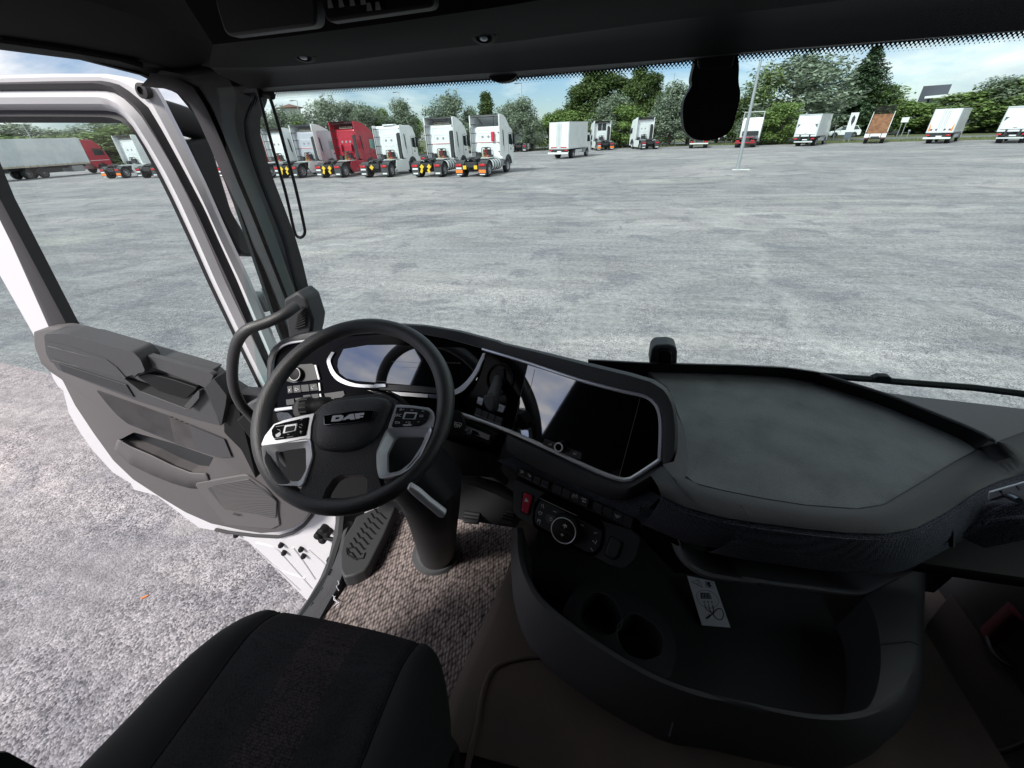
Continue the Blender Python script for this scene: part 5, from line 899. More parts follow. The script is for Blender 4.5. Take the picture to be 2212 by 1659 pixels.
# padded upper boss of the hub
boss = wp_(Z5((590, 800), (640, 750), (760, 705), (980, 680), (1110, 690), (1150, 745), (1110, 850), (1075, 930), (1010, 1010), (900, 1080), (760, 1100), (640, 1090), (570, 1050), (560, 920)), .013)
ctr = sum(boss, V())/len(boss); bs = resamp(spline(boss, 4, True), 48, True)
m = MB(); L_ = [[ctr.lerp(p, s)+n*hh for p in bs] for s, hh in ((1, -.004), (.96, .003), (.88, .008), (.7, .012), (.4, .015), (.05, .016))]; m.loft(L_, closed=True); bld(m, 'airbag_cover', 'leather_hub', hb, ang=80)
def wslab(pts, h, th, name, mt, parent, r=.002, **k): a = wp_(Z5(*pts), h); a = rnd(a, r) if r else a; m = MB(); m.prism(a, -n*th); return bld(m, name, mt, parent, **k)
bd = wslab([(632, 822), (700, 805), (860, 787), (1008, 782), (990, 855), (850, 875), (636, 890)], .0325, .006, 'badge', 'gloss_black', hb, bevel=.001)
B = lambda *p: wp_(B5(*p), .0335)
m = MB(); m.tube(rnd(wp_(Z5((632, 822), (860, 787), (1008, 782), (990, 855), (850, 875), (636, 890)), .0328), .003), .0008, 5, closed=True); bld(m, 'badge_rim', 'chrome_dark', hb)
ltr = MB()
def letter(o, hole=None):
    a = B(*o)
    if hole is None: ltr.prism(a, n*.001); return
    b = B(*hole); k = 40; A_ = resamp(a, k, True); cc = sum(b, V())/len(b)
    B_ = []
    for p in A_:
        best = min(((b[i].lerp(b[(i+1) % len(b)], t/6)-p).length, i, t) for i in range(len(b)) for t in range(6)); B_.append(b[best[1]].lerp(b[(best[1]+1) % len(b)], best[2]/6))
    ltr.loft([[p for p in B_], A_, [p+n*.001 for p in A_], [p+n*.001 for p in B_]], closed=True)
letter([(1155, 825), (1180, 735), (1240, 728), (1310, 722), (1345, 735), (1340, 775), (1300, 812), (1255, 820)], [(1215, 790), (1228, 757), (1290, 755), (1288, 775), (1255, 790)])
letter([(1315, 802), (1440, 712), (1500, 705), (1520, 790), (1450, 797), (1445, 780), (1395, 784), (1375, 800)])
letter([(1530, 782), (1520, 700), (1665, 688), (1658, 722), (1590, 730), (1588, 742), (1650, 738), (1645, 758), (1590, 764), (1590, 778)])
bld(ltr, 'brand_lettering', 'icon_white', hb, ang=20)
def ring(outer, inner, ho, hi, name, mt, parent, k=56, mid=.45):
    a = resamp(rnd(wp_(Z5(*outer), ho), .006), k, True); b = resamp(rnd(wp_(Z5(*inner), hi), .006), k, True)
    # line the two loops up by nearest start
    j = min(range(k), key=lambda i: sum((b[(i+s*8) % k]-a[s*8]).length for s in range(7))); b = b[j:]+b[:j]
    m = MB(); m.loft([[p-n*.012 for p in a], a, [p.lerp(q_, .14)+n*.0012 for p, q_ in zip(a, b)], [p.lerp(q_, .3) for p, q_ in zip(a, b)], b, [p-n*.01 for p in b]], closed=True); return bld(m, name, mt, parent, ang=30)
sp = ring([(160, 1045), (300, 1030), (500, 990), (530, 1000), (543, 1130), (500, 1260), (465, 1352), (285, 1345), (235, 1290), (175, 1170)], [(262, 1092), (360, 1070), (480, 1055), (497, 1070), (500, 1230), (450, 1318), (345, 1318), (300, 1260)], .018, .000, 'spoke_trim', 'chrome_satin', sw)
wslab([(155, 1050), (185, 975), (255, 885), (330, 855), (440, 828), (560, 803), (535, 900), (528, 1010), (340, 1030)], .016, .014, 'spoke_plate', 'chrome_satin', sw, bevel=.002)
pad = wslab([(235, 930), (262, 890), (340, 870), (430, 850), (515, 830), (508, 880), (490, 970), (370, 990), (262, 1005), (240, 970)], .0195, .005, 'button_pad', 'gloss_black', sw, bevel=.0015)
wslab([(335, 893), (430, 878), (420, 935), (320, 958)], .0225, .004, 'scroll_frame', 'chrome_satin', pad, bevel=.001); wslab([(345, 906), (416, 893), (408, 932), (336, 946)], .0235, .004, 'scroll_wheel', 'plastic_black', pad, bevel=.001)
def glyph(pts, h=.0216, r=.0005, parent=pad): m = MB(); m.tube(wp_(Z5(*pts), h), r, 4); bld(m, 'icon', 'icon_white', parent)
for g in (((432, 845), (425, 880), (415, 985)), ((330, 880), (320, 960), (330, 1000))): m = MB(); m.tube(wp_(Z5(*g), .0198), .0004, 4); bld(m, 'seam', 'plastic_black', pad)
m = MB(); m.prism(wp_(Z5((268, 965), (300, 945), (310, 960), (300, 975), (285, 985), (270, 980)), .021), n*.0003); bld(m, 'icon', 'icon_white', pad)
for g in (((283, 925), (300, 930), (305, 945)), ((450, 890), (465, 885), (468, 900)), ((445, 905), (462, 915)), ((455, 935), (460, 955)), ((450, 945), (468, 940)), ((358, 965), (372, 962)), ((455, 855), (470, 850)), ((330, 895), (270, 905)), ((255, 995), (330, 985)), ((355, 985), (400, 978))): glyph(g)
sp2 = ring([(1112, 912), (1448, 908), (1440, 950), (1365, 1120), (1275, 1225), (1205, 1268), (1048, 1300), (1030, 1215), (1026, 1100), (1060, 1015)], [(1165, 995), (1195, 975), (1400, 978), (1360, 1060), (1290, 1170), (1205, 1240), (1110, 1258), (1108, 1110)], .018, .000, 'spoke_trim', 'chrome_satin', sw)
wslab([(1175, 738), (1300, 745), (1425, 762), (1452, 785), (1466, 830), (1455, 912), (1112, 914), (1140, 840)], .016, .014, 'spoke_plate', 'chrome_satin', sw, bevel=.002)
pad2 = wslab([(1180, 757), (1300, 762), (1400, 776), (1432, 795), (1420, 840), (1395, 872), (1355, 898), (1150, 907), (1140, 900), (1165, 830)], .0195, .005, 'button_pad', 'plastic_black', sw, bevel=.0015)
wslab([(1240, 793), (1337, 797), (1318, 848), (1222, 846)], .0225, .004, 'scroll_frame', 'chrome_satin', pad2, bevel=.001); wslab([(1252, 804), (1322, 806), (1308, 842), (1238, 840)], .0235, .004, 'scroll_wheel', 'plastic_black', pad2, bevel=.001)
for g in (((1205, 772), (1222, 772), (1220, 780), (1203, 780)), ((1228, 778), (1238, 772)), ((1285, 780), (1306, 780)), ((1370, 788), (1390, 788)), ((1355, 818), (1382, 818), (1380, 830), (1353, 830), (1355, 818)), ((1172, 866), (1188, 866), (1186, 880), (1170, 880), (1172, 866)), ((1194, 868), (1204, 880)), ((1204, 868), (1194, 880)), ((1250, 872), (1262, 870)), ((1270, 868), (1284, 870), (1284, 878), (1268, 880)), ((1340, 870), (1352, 866))): glyph(g, parent=pad2)
text('SRC', wp_(Z5((1192, 820)), .0205)[0], ux if ux.x > 0 else -ux, n, .0085, MT['icon_white'], pad2, 'lettering', .0002)
for g in (((1262, 765), (1255, 790)), ((1340, 775), (1330, 795)), ((1165, 845), (1222, 846)), ((1170, 800), (1235, 803)), ((1225, 850), (1222, 905)), ((1312, 848), (1300, 900)), ((1335, 805), (1425, 805)), ((1318, 848), (1405, 850))): m = MB(); m.tube(wp_(Z5(*g), .0198), .0004, 4); bld(m, 'seam', 'ink', pad2)
wslab([(1225, 888), (1296, 884), (1290, 897), (1235, 900)], .0205, .003, 'button_edge', 'chrome_satin', pad2)
# column behind the wheel
m = MB(); m.cyl(c-n*.02, c-n*.12, .055, .085, 24); m.lathe(c-n*.10-V((0, 0, .0)), -n, [(.085, 0), (.095, .03), (.095, .09), (.07, .16)], 24); bld(m, 'column_shroud', 'plastic_black', ang=60)
m = MB(); top = P(930, 1050, 2, 1.98); bot = P(944, 1196, 2, 1.315); m.tube([c-n*.14, top, top.lerp(bot, .25), top.lerp(bot, .6), bot], [.09, .088, .078, .073, .070], 24); bld(m, 'steering_column', 'plastic_dark', ang=60)
m = MB(); m.lathe(bot+V((0, 0, .012)), (0, 0, 1), [(.098, -.01), (.096, .006), (.080, .008), (.074, .03), (.069, .035)], 32); bld(m, 'column_collar', 'plastic_mid')
m = MB(); lv = PA(Z5((1255, 1378), (1275, 1362), (1345, 1405), (1430, 1480), (1550, 1572), (1532, 1600), (1500, 1592), (1390, 1500), (1300, 1425)), 1, .50); m.prism(rnd(lv, .003), (0, .012, .004)); bld(m, 'adjuster_lever', 'chrome_satin', bevel=.004)
# stalks
def wst(pts, h, th, name, mt, parent=None, r=.004, **k): a = rnd(PP(pts, mv(plW, h)), r); m = MB(); m.prism(a, -n*th); return bld(m, name, mt, parent, **k)
st = wst(B5((555, 545), (650, 458), (700, 450), (1150, 475), (1190, 500), (1150, 620), (900, 720), (600, 760), (552, 700)), -.035, .03, 'left_stalk', 'plastic_dark', bevel=.006)
st2 = wst(B5((640, 600), (700, 512), (720, 520), (690, 690), (640, 670)), -.031, .01, 'collar', 'plastic_mid', st)
a, b = PP(B5((700, 610), (1040, 580)), mv(plW, -.04)); m = MB(); m.lathe(a, b-a, [(.010, 0), (.022, .004), (.0235, .025), (.020, .03), (.020, .045), (.022, .048), (.020, .07), (.012, .08)], 24); bld(m, 'rotary_grip', 'plastic_black', st)
m = MB()
for k in range(14):
    an = math.pi*2*k/14; t_ = (b-a).normalized(); u_ = t_.orthogonal().normalized(); v_ = t_.cross(u_); rr = (u_*math.cos(an)+v_*math.sin(an))*.0232; m.tube([a+t_*.005+rr, a+t_*.024+rr*1.04], .0018, 5)
bld(m, 'grip_rib', 'plastic_dark', st); m = MB(); m.tube(PP(B5((690, 520), (680, 580), (655, 650)), mv(plW, -.028)), .0012, 4); bld(m, 'icon', 'icon_grey', st)
rs = wst(Z5((1500, 900), (1620, 775), (1665, 790), (1690, 870), (1660, 930), (1600, 945)), -.03, .03, 'right_stalk', 'plastic_black', bevel=.008)
text('ECO', PP(Z5((1645, 884)), mv(plW, -.027))[0], (1, 0, -.1), n, .009, MT['icon_white'], rs, 'lettering', .0002); text('OFF', PP(Z5((1640, 902)), mv(plW, -.027))[0], (1, 0, -.1), n, .009, MT['icon_white'], rs, 'lettering', .0002)

# ================================================================ DASHBOARD
core = MB(); x0, x1 = -1.02, 1.2
prof = [(.985, 2.13), (1.07, 2.07), (1.14, 1.9), (1.16, 1.35), (1.10, 1.35), (1.06, 1.75), (.985, 1.98), (.96, 2.05)]
core.prism([V((x0, y, z)) for y, z in prof], (x1-x0, 0, 0)); dash = bld(core, 'dashboard', 'plastic_dark', bevel=.004)
D_ = dash
# hood along the whole panel: from trim line over the crest and down towards the glass
hin = Z5((232, 560), (240, 420), (262, 350), (310, 290), (380, 262), (530, 244), (800, 212), (1050, 196), (1380, 204), (1550, 238), (1700, 275), (1825, 312))+Z6((352, 116), (700, 222), (1160, 372), (1500, 462), (1690, 502), (1790, 560), (1840, 655), (1853, 800), (1845, 1040), (1850, 1082))
hout = Z5((204, 570), (205, 400), (238, 312), (320, 248), (450, 202), (600, 178), (850, 150), (1060, 128), (1220, 125), (1400, 135), (1650, 175), (1800, 213), (1960, 255))+Z6((500, 70), (800, 137), (1180, 230), (1600, 330), (1790, 388), (1900, 470), (1955, 600), (1975, 800), (1970, 960), (1945, 1060), (1900, 1087))
def PLC(pts, h):
    o = []
    for p in pts: o.append(PN(*p, mv(plC if p[0] > 1041 else plL, h)))
    return o
a0 = resamp(PLC(hin, .002), 90); a1 = resamp(PLC(hin, .012), 90); a2 = resamp(PLC(hout, .014), 90); a3 = resamp(PLC(hout, -.002), 90)
dn = V((.0, .07, -.07)); out_ = []
for p, q_ in zip(a2, a3): out_.append(q_)
m = MB(); m.loft([[p-V((0, -.03, 0)) for p in a0], a0, a1, [p.lerp(q_, .35)+V((0, 0, .004)) for p, q_ in zip(a1, a2)], [p.lerp(q_, .8)+V((0, 0, .001)) for p, q_ in zip(a1, a2)], out_, [p+dn*.5 for p in out_], [p+dn*1.6 for p in out_]]); bld(m, 'instrument_hood', 'plastic_dark', D_, ang=50)
# left dash panel (behind the wheel)
lp = Z5((236, 560), (245, 400), (275, 330), (350, 270), (530, 248), (800, 215), (1050, 200), (1380, 208), (1550, 240), (1828, 316), (1850, 345), (1830, 440), (1730, 600), (1650, 670), (1620, 900), (1400, 1000), (700, 950), (300, 850), (262, 780))
left = slab(lp, plL, 'driver_panel', 'gloss_black', D_, h=0, th=.02)
def strip_(pts, q, r, name, mt, parent, h=.006, cl=False, n=8, sm=True): m = MB(); a = PP(pts, mv(q, h)); a = spline(a, 5, cl) if sm else a; m.tube(a, r, n, closed=cl); return bld(m, name, mt, parent)
strip_(Z5((250, 790), (242, 560), (250, 400), (285, 325), (350, 280), (430, 262), (530, 250), (700, 228)), plL, .0050, 'trim_strip', 'chrome_bright', D_)
# instrument cluster: recess with display
cl_o = Z5((655, 400), (690, 340), (800, 270), (1050, 232), (1380, 240), (1700, 290), (1850, 345), (1800, 470), (1740, 560), (1680, 625), (1610, 660), (1400, 640), (1050, 620), (850, 600), (760, 570), (700, 520), (665, 450))
cl_i = Z5((740, 400), (780, 320), (960, 290), (1160, 288), (1380, 298), (1700, 310), (1820, 350), (1790, 450), (1730, 545), (1660, 605), (1600, 625), (1400, 600), (1080, 575), (880, 560), (800, 540), (750, 500), (735, 450))
A_ = resamp(PP(cl_o, mv(plL, .001)), 60, True); B_ = resamp(PP(cl_i, mv(plL, -.022)), 60, True)
m = MB(); m.loft([A_, B_], closed=True); bld(m, 'cluster_recess', 'plastic_black', D_); m = MB(); m.prism(PP(cl_i, mv(plL, .003)), -plL[1]*.002); cu = bld(m, 'instrument_display', 'screen_glass', D_)
m = MB()
for s_ in ((((1140, 412), (1340, 422))), ((1210, 455), (1330, 460)), ((1540, 422), (1660, 426)), ((1020, 560), (1160, 570))): m.tube(PP(Z5(*s_), mv(plL, .0045)), .0003, 4)
bld(m, 'display_mark', 'icon_grey', cu)
def ribbon(a, b, q, name, mt, parent, h=.008, d=.008): A = resamp(spline(PP(a, mv(q, h)), 4), 40); Bq = resamp(spline(PP(b, mv(q, h-.002)), 4), 40); m = MB(); m.loft([[p-q[1]*d for p in A], A, Bq, [p-q[1]*d for p in Bq]]); return bld(m, name, mt, parent, ang=30)
ribbon(Z5((690, 340), (655, 400), (662, 445), (690, 510), (745, 565), (850, 602), (1000, 612), (1050, 612)), Z5((712, 345), (682, 400), (690, 445), (720, 500), (775, 545), (870, 580), (1000, 590), (1050, 592)), plL, 'cluster_trim', 'chrome_mid', D_)
ribbon(Z5((1850, 350), (1800, 475), (1745, 565), (1680, 635), (1610, 668)), Z5((1830, 350), (1775, 465), (1715, 550), (1655, 605), (1605, 632)), plL, 'cluster_trim', 'chrome_satin', D_)
ribbon(Z5((1050, 585), (1300, 595), (1480, 612)), Z5((1050, 625), (1300, 640), (1480, 652)), plL, 'cluster_sill', 'plastic_mid', D_)
slab(Z5((1010, 582), (1095, 582), (1100, 604), (1015, 608)), plL, 'button_knob', 'chrome_dark', D_, h=.014, th=.01, r=.003)
slab(Z5((1130, 640), (1420, 660), (1415, 686), (1140, 668)), plL, 'trim_strip', 'chrome_satin', D_, h=.012, th=.006); slab(Z5((1425, 660), (1485, 664), (1480, 692), (1422, 686)), plL, 'trim_strip', 'chrome_dark', D_, h=.012, th=.006)
# light switch block and buttons left of the wheel
ls = slab(Z5((350, 560), (400, 440), (540, 430), (560, 440), (585, 548), (400, 575)), plL, 'light_switch_plate', 'button_face', D_, h=.006, th=.006, r=.002)
p = PP(Z5((437, 510)), mv(plL, .006))[0]; m = MB(); m.lathe(p, plL[1], [(.021, 0), (.021, .012), (.018, .014), (0, .014)], 24); k_ = bld(m, 'rotary_knob', 'plastic_black', ls); m = MB(); m.tube([p+plL[1]*.0145+(V((1, 0, 0))*math.cos(a)+plL[1].cross(V((1, 0, 0)))*math.sin(a))*.0185 for a in [math.pi*2*k/28 for k in range(28)]], .0009, 5, closed=True); bld(m, 'knob_ring', 'icon_white', ls)
for q4 in (((560, 440), (572, 440), (600, 548), (588, 550)), ((590, 575), (600, 574), (607, 632), (597, 634)), ((598, 658), (608, 656), (615, 688), (604, 690))): slab(Z5(*q4), plL, 'backlit_edge', 'icon_white', D_, h=.007, th=.004)
for q4 in (((355, 600), (392, 596), (398, 650), (360, 655)), ((398, 595), (452, 590), (460, 645), (404, 650)), ((457, 590), (516, 585), (524, 638), (464, 643)), ((522, 584), (578, 579), (590, 630), (530, 636)), ((345, 700), (405, 692), (412, 738), (350, 744)), ((412, 690), (468, 684), (474, 700), (420, 708)), ((475, 668), (530, 662), (540, 700), (480, 704)), ((536, 660), (590, 655), (598, 690), (544, 695))): slab(Z5(*q4), plL, 'button', 'button_face', D_, h=.008, th=.007, r=.001, bevel=.0008)
for g in (((365, 620), (380, 640)), ((380, 618), (365, 642)), ((418, 610), (415, 630), (430, 634)), ((425, 615), (442, 625)), ((545, 598), (540, 615), (552, 622)), ((552, 600), (562, 595))): m = MB(); m.tube(PP(Z5(*g), mv(plL, .0088)), .0007, 4); bld(m, 'icon', 'icon_white', D_)
slab(Z5((635, 655), (780, 635), (792, 680), (650, 700)), plL, 'blank_cover', 'button_face', D_, h=.004, th=.004, r=.002)
strip_(Z5((270, 778), (400, 762)), plL, .0050, 'trim_strip', 'chrome_bright', D_, h=.012, sm=False)
slab(Z5((272, 805), (300, 795), (360, 800), (395, 830), (380, 870), (290, 860)), plL, 'side_air_vent', 'dash_band', D_, h=.004, th=.01, r=.002)
lo = [P(x, y, 1, .93) for x, y in Z5((-30, 860), (150, 690), (262, 780), (330, 900), (700, 1150), (1000, 1200), (1300, 1150), (1500, 1330), (1200, 1480), (700, 1500), (350, 1300), (150, 1100))]; m = MB(); m.prism(lo, (0, .03, 0)); bld(m, 'lower_driver_panel', 'plastic_black', D_, bevel=.006)
m = MB(); m.prism([P(x, y, 1, .925) for x, y in Z5((30, 750), (140, 690), (240, 690), (262, 780), (150, 800), (30, 800))], (0, .03, 0)); bld(m, 'dash_end_cap', 'plastic_mid', D_, bevel=.006)
# ---- centre panel
cp = Z6((352, 122), (700, 226), (1160, 376), (1500, 466), (1690, 508), (1785, 566), (1832, 660), (1845, 800), (1836, 1040), (1810, 1072), (1620, 1195), (1560, 1222), (1480, 1215), (1300, 1150), (900, 965), (560, 815), (180, 665), (95, 655), (100, 480), (200, 470), (300, 400), (370, 200))
cen = slab(cp, plC, 'centre_panel', 'gloss_black', D_, h=0, th=.03)
strip_(Z6((355, 128), (700, 232), (1160, 384), (1500, 474), (1685, 515), (1775, 570), (1822, 660), (1835, 800), (1826, 1038)), plC, .0050, 'trim_strip', 'chrome_bright', D_, h=.003)
strip_(Z6((1826, 1038), (1805, 1065), (1620, 1186), (1560, 1212), (1480, 1206), (1300, 1142), (900, 957), (560, 806), (180, 668)), plC, .0050, 'trim_strip', 'chrome_bright', D_, h=.003)
ds = slab(Z6((727, 262), (1160, 392), (1500, 482), (1663, 524), (1490, 1184), (1300, 1120), (900, 942), (600, 812)), plC, 'touch_screen', 'screen_glass', D_, h=.0025, th=.002)
for g in (((727, 258), (600, 815)), ((1663, 526), (1488, 1190)), ((785, 300), (745, 480))): m = MB(); m.tube(PP(Z6(*g), mv(plC, .003)), .0004, 4); bld(m, 'panel_seam', 'icon_grey', D_)
ct = slab(Z6((865, 875), (1175, 995), (1165, 1050), (850, 930)), plC, 'media_key_strip', 'button_face', D_, h=.006, th=.005, r=.002, bevel=.0008)
for g in (((905, 912), (905, 930)), ((922, 915), (912, 922), (922, 930), (922, 915)), ((1108, 990), (1108, 1006), (1120, 1000), (1108, 990)), ((1128, 992), (1126, 1010))): m = MB(); m.tube(PP(Z6(*g), mv(plC, .007)), .0007, 4); bld(m, 'icon', 'icon_white', ct)
p = PP(Z6((1012, 940)), mv(plC, .006))[0]; q_ = PP(Z6((985, 952)), mv(plC, .022))[0]; ax_ = (q_-p).normalized(); m = MB(); m.lathe(p, plC[1], [(.0125, 0), (.0125, .016), (.011, .018), (0, .018)], 24); vk = bld(m, 'volume_knob', 'gloss_black', D_)
tp = p+plC[1]*.0185; uu = plC[1].orthogonal().normalized(); vv = plC[1].cross(uu); m = MB(); m.tube([tp+(uu*math.cos(a)+vv*math.sin(a))*.0095 for a in [math.pi*2*k/28 for k in range(28)]], .0017, 6, closed=True); bld(m, 'knob_ring', 'icon_white', vk)
# hand brake lever
p = PP(Z6((500, 380)), mv(plC, .001))[0]; m = MB(); m.tube([p+(uu*math.cos(a)+vv*math.sin(a))*.040 for a in [math.pi*2*k/40 for k in range(40)]], .0028, 8, closed=True); m.lathe(p, plC[1], [(.040, 0), (.036, .001), (.033, -.006), (0, -.006)], 32); hbk = bld(m, 'parking_brake_dial', 'gloss_black', D_)
m = MB(); m.prism(rnd(PP(Z6((455, 300), (530, 290), (535, 420), (440, 430)), mv(plC, .006)), .004), -plC[1]*.02); bld(m, 'slot', 'plastic_black', hbk, bevel=.002)
m = MB(); m.tube([PP(Z6((490, 370)), mv(plC, .0))[0], PP(Z6((460, 460)), mv(plC, .03))[0], PP(Z6((435, 540)), mv(plC, .05))[0]], [.013, .0145, .016], 14); m.prism(rnd(PP(Z6((352, 515), (450, 500), (460, 560), (445, 640), (400, 650), (365, 600)), mv(plC, .062)), .006), -plC[1]*.022); bld(m, 'brake_lever', 'plastic_dark', hbk, bevel=.005, seg=3)
for q4, f in ((((315, 525), (360, 540), (350, 600), (302, 580)), 1), (((478, 580), (545, 605), (522, 660), (460, 640)), 1), (((300, 615), (347, 637), (335, 700), (284, 678)), 0), (((352, 640), (402, 660), (388, 722), (340, 702)), 0), (((406, 662), (458, 682), (444, 745), (392, 724)), 0), (((462, 685), (520, 706), (502, 765), (446, 746)), 0)):
    o = slab(Z6(*q4), plC, 'button', 'button_face' if not f else 'chrome_dark', D_, h=.006, th=.006, r=.001, bevel=.0008)
    if not f: (a_, b_, c_, d_) = q4; slab(Z6((d_[0]+(a_[0]-d_[0])*.2, d_[1]+(a_[1]-d_[1])*.2), (c_[0]+(b_[0]-c_[0])*.2, c_[1]+(b_[1]-c_[1])*.2), c_, d_), plC, 'button_edge', 'chrome_dark', o, h=.0068, th=.001)
m = MB(); m.tube(PP(Z6((488, 618), (500, 606), (512, 616), (508, 628)), mv(plC, .0068)), .0008, 4); bld(m, 'icon', 'icon_white', D_)
# air vent by the right stalk
va = slab(Z6((60, 720), (150, 700), (440, 820), (470, 840), (420, 930), (400, 920), (100, 800)), mv(plC, -.02), 'centre_air_vent', 'plastic_black', D_, h=0, th=.01, r=.003, bevel=.002)
slab(Z6((195, 758), (415, 850), (405, 888), (165, 790)), mv(plC, -.02), 'vent_vane', 'chrome_satin', va, h=.006, th=.006, r=.001, bevel=.001); slab(Z6((265, 800), (310, 818), (330, 850), (250, 830)), mv(plC, -.02), 'vent_notch', 'plastic_black', va, h=.0075, th=.004)
a, b = PP(Z6((255, 805)), mv(plC, -.01))[0], PP(Z6((232, 845)), mv(plC, .008))[0]; m = MB(); m.tube([a, a.lerp(b, .6), b], [.005, .007, .006], 10); bld(m, 'vent_knob', 'chrome_dark', va)
# housing under the display, curving back to the lower dash
hb_t = Z6((560, 822), (620, 850), (900, 972), (1300, 1158), (1480, 1224), (1560, 1230), (1625, 1200), (1760, 1112), (1845, 1082)); hb_b = Z6((560, 980), (640, 1040), (800, 1120), (1200, 1300), (1400, 1378), (1520, 1392), (1620, 1350), (1710, 1300), (1740, 1270))
T_ = resamp(PP(hb_t, mv(plC, 0)), 40); U_ = resamp(PP(hb_b, mv(plD, .012)), 40); m = MB(); m.loft([[p+V((0, .03, 0)) for p in T_], T_, [p.lerp(q_, .15)+V((0, -.012, .0)) for p, q_ in zip(T_, U_)], [p.lerp(q_, .75)+V((0, -.008, .0)) for p, q_ in zip(T_, U_)], U_, [p+V((0, .05, -.01)) for p in U_]]); bld(m, 'display_housing', 'plastic_dark', D_, ang=60)
m = MB(); m.prism(PP(Z6((560, 830), (480, 1050), (560, 1120), (640, 1180), (900, 1300), (1550, 1600), (1620, 1600), (1900, 1330), (1850, 1060), (1500, 1190), (1000, 1010)), mv(plD, -.02)), -plD[1]*.08); bld(m, 'centre_console_body', 'plastic_dark', D_)
slab(Z6((470, 1060), (600, 1035), (800, 1118), (1200, 1298), (1420, 1380), (1530, 1390), (1640, 1345), (1720, 1298), (1830, 1352), (1745, 1440), (1650, 1556), (1560, 1535), (1200, 1365), (660, 1128), (580, 1110)), plD, 'woven_trim', 'dash_band', D_, h=.004, th=.02)
# row of push buttons
row = slab(Z7((200, 118), (1180, 545), (1150, 640), (190, 188)), plD, 'button_rail', 'plastic_black', D_, h=.006, th=.015, r=.001)
def lerp2(a, b, t): return (a[0]+(b[0]-a[0])*t, a[1]+(b[1]-a[1])*t)
ta, tb_, ba, bb = (212, 128), (1172, 545), (200, 180), (1150, 628)
spans = [(.0, .058, 1), (.064, .122, 1), (.132, .190, 2), (.198, .262, 2), (.30, .375, 2), (.382, .447, 2), (.455, .528, 1), (.534, .607, 1), (.652, .730, 2), (.738, .815, 2), (.822, .905, 1), (.912, .99, 0)]
for k, (s0, s1, ty) in enumerate(spans):
    q4 = (lerp2(ta, tb_, s0), lerp2(ta, tb_, s1), lerp2(ba, bb, s1), lerp2(ba, bb, s0)); o = slab(Z7(*q4), plD, 'button', 'button_face', row, h=.012, th=.010, r=.0008, bevel=.001)
    if ty: a_, b_, c_, d_ = q4; slab(Z7(lerp2(d_, a_, .22), lerp2(c_, b_, .22), lerp2(c_, b_, .03), lerp2(d_, a_, .03)), plD, 'button_edge', 'chrome_dark', row, h=.0126, th=.001)
def rowicon(cx, cy, segs, s=1): 
    m = MB()
    for g in segs: m.tube(PP(Z7(*[(cx+x*s, cy+y*s) for x, y in g]), mv(plD, .0128)), .0006, 4)
    bld(m, 'icon', 'icon_white', row)
rowicon(237, 152, (((-12, -8), (10, 10)), ((-4, -14), (14, 4), (4, 10)), ((-14, 4), (-4, 12))))
rowicon(298, 182, (((-12, -8), (-4, -14), (4, -6), (2, 4), (-6, 2)), ((0, 10), (14, 6)), ((6, 0), (8, 16))))
rowicon(678, 355, (((-18, 12), (-20, -6), (-8, -20)), ((10, -18), (20, 0), (14, 16)), ((-8, 8), (-8, -8), (0, -8)), ((10, -6), (2, 0), (6, 10), (12, 8))))
rowicon(752, 388, (((-16, -14), (16, -6)), ((0, -10), (-4, 10)), ((-14, 10), (14, 16)), ((16, -12), (14, 0)), ((-16, -20), (-18, -8)), ((-12, 4), (-14, 16)), ((14, 8), (12, 22))))
rowicon(1028, 518, (((-16, -16), (-18, 0)), ((-16, -8), (12, 2)), ((-4, -4), (-8, 12)), ((8, 0), (4, 16)), ((14, -6), (12, 8)), ((-16, 8), (10, 20)), ((22, 2), (20, 14))))
# lower control panel: hazard switch, climate unit, socket cover
lpn = slab(Z7((165, 205), (425, 322), (900, 560), (1160, 640), (1235, 700), (1190, 860), (1130, 930), (1080, 958), (980, 938), (850, 865), (330, 605), (200, 532), (163, 470)), plD, 'lower_control_panel', 'plastic_dark', D_, h=.002, th=.03, r=.008, bevel=.004)
slab(Z7((240, 318), (330, 352), (295, 522), (222, 488)), plD, 'switch_well', 'plastic_black', lpn, h=.003, th=.003, r=.004); hz = slab(Z7((250, 328), (318, 356), (286, 508), (230, 478)), plD, 'hazard_switch', 'hazard_red', D_, h=.008, th=.008, r=.004, bevel=.002)
m = MB(); tri = PP(Z7((272, 368), (290, 402), (258, 398)), mv(plD, .0092)); m.tube(tri, .0008, 4, closed=True); m.prism(tri, plD[1]*.0002); bld(m, 'icon', 'icon_white', hz)
slab(Z7((425, 325), (900, 560), (925, 630), (905, 790), (850, 852), (780, 850), (340, 615), (322, 560), (338, 420), (380, 365)), plD, 'climate_recess', 'gloss_black', lpn, h=.0032, th=.003, r=.008)
clm = slab(Z7((388, 388), (890, 640), (900, 660), (882, 770), (838, 826), (780, 820), (360, 595), (343, 560), (350, 470)), plD, 'climate_control', 'button_face', D_, h=.008, th=.006, r=.006, bevel=.001)
strip_(Z7((385, 372), (560, 455), (700, 520)), plD, .0008, 'edge_line', 'icon_grey', clm, h=.006)
for g in (((475, 432), (462, 490), (442, 520), (432, 600)), ((355, 455), (440, 495)), ((350, 520), (432, 562)), ((568, 478), (560, 520)), ((795, 592), (785, 650)), ((700, 540), (690, 600)), ((790, 650), (890, 700)), ((782, 690), (800, 720), (880, 760)), ((755, 735), (745, 800)), ((440, 575), (560, 640)), ((700, 700), (760, 735))): m = MB(); m.tube(PP(Z7(*g), mv(plD, .0082)), .0007, 4); bld(m, 'seam', 'ink', clm)
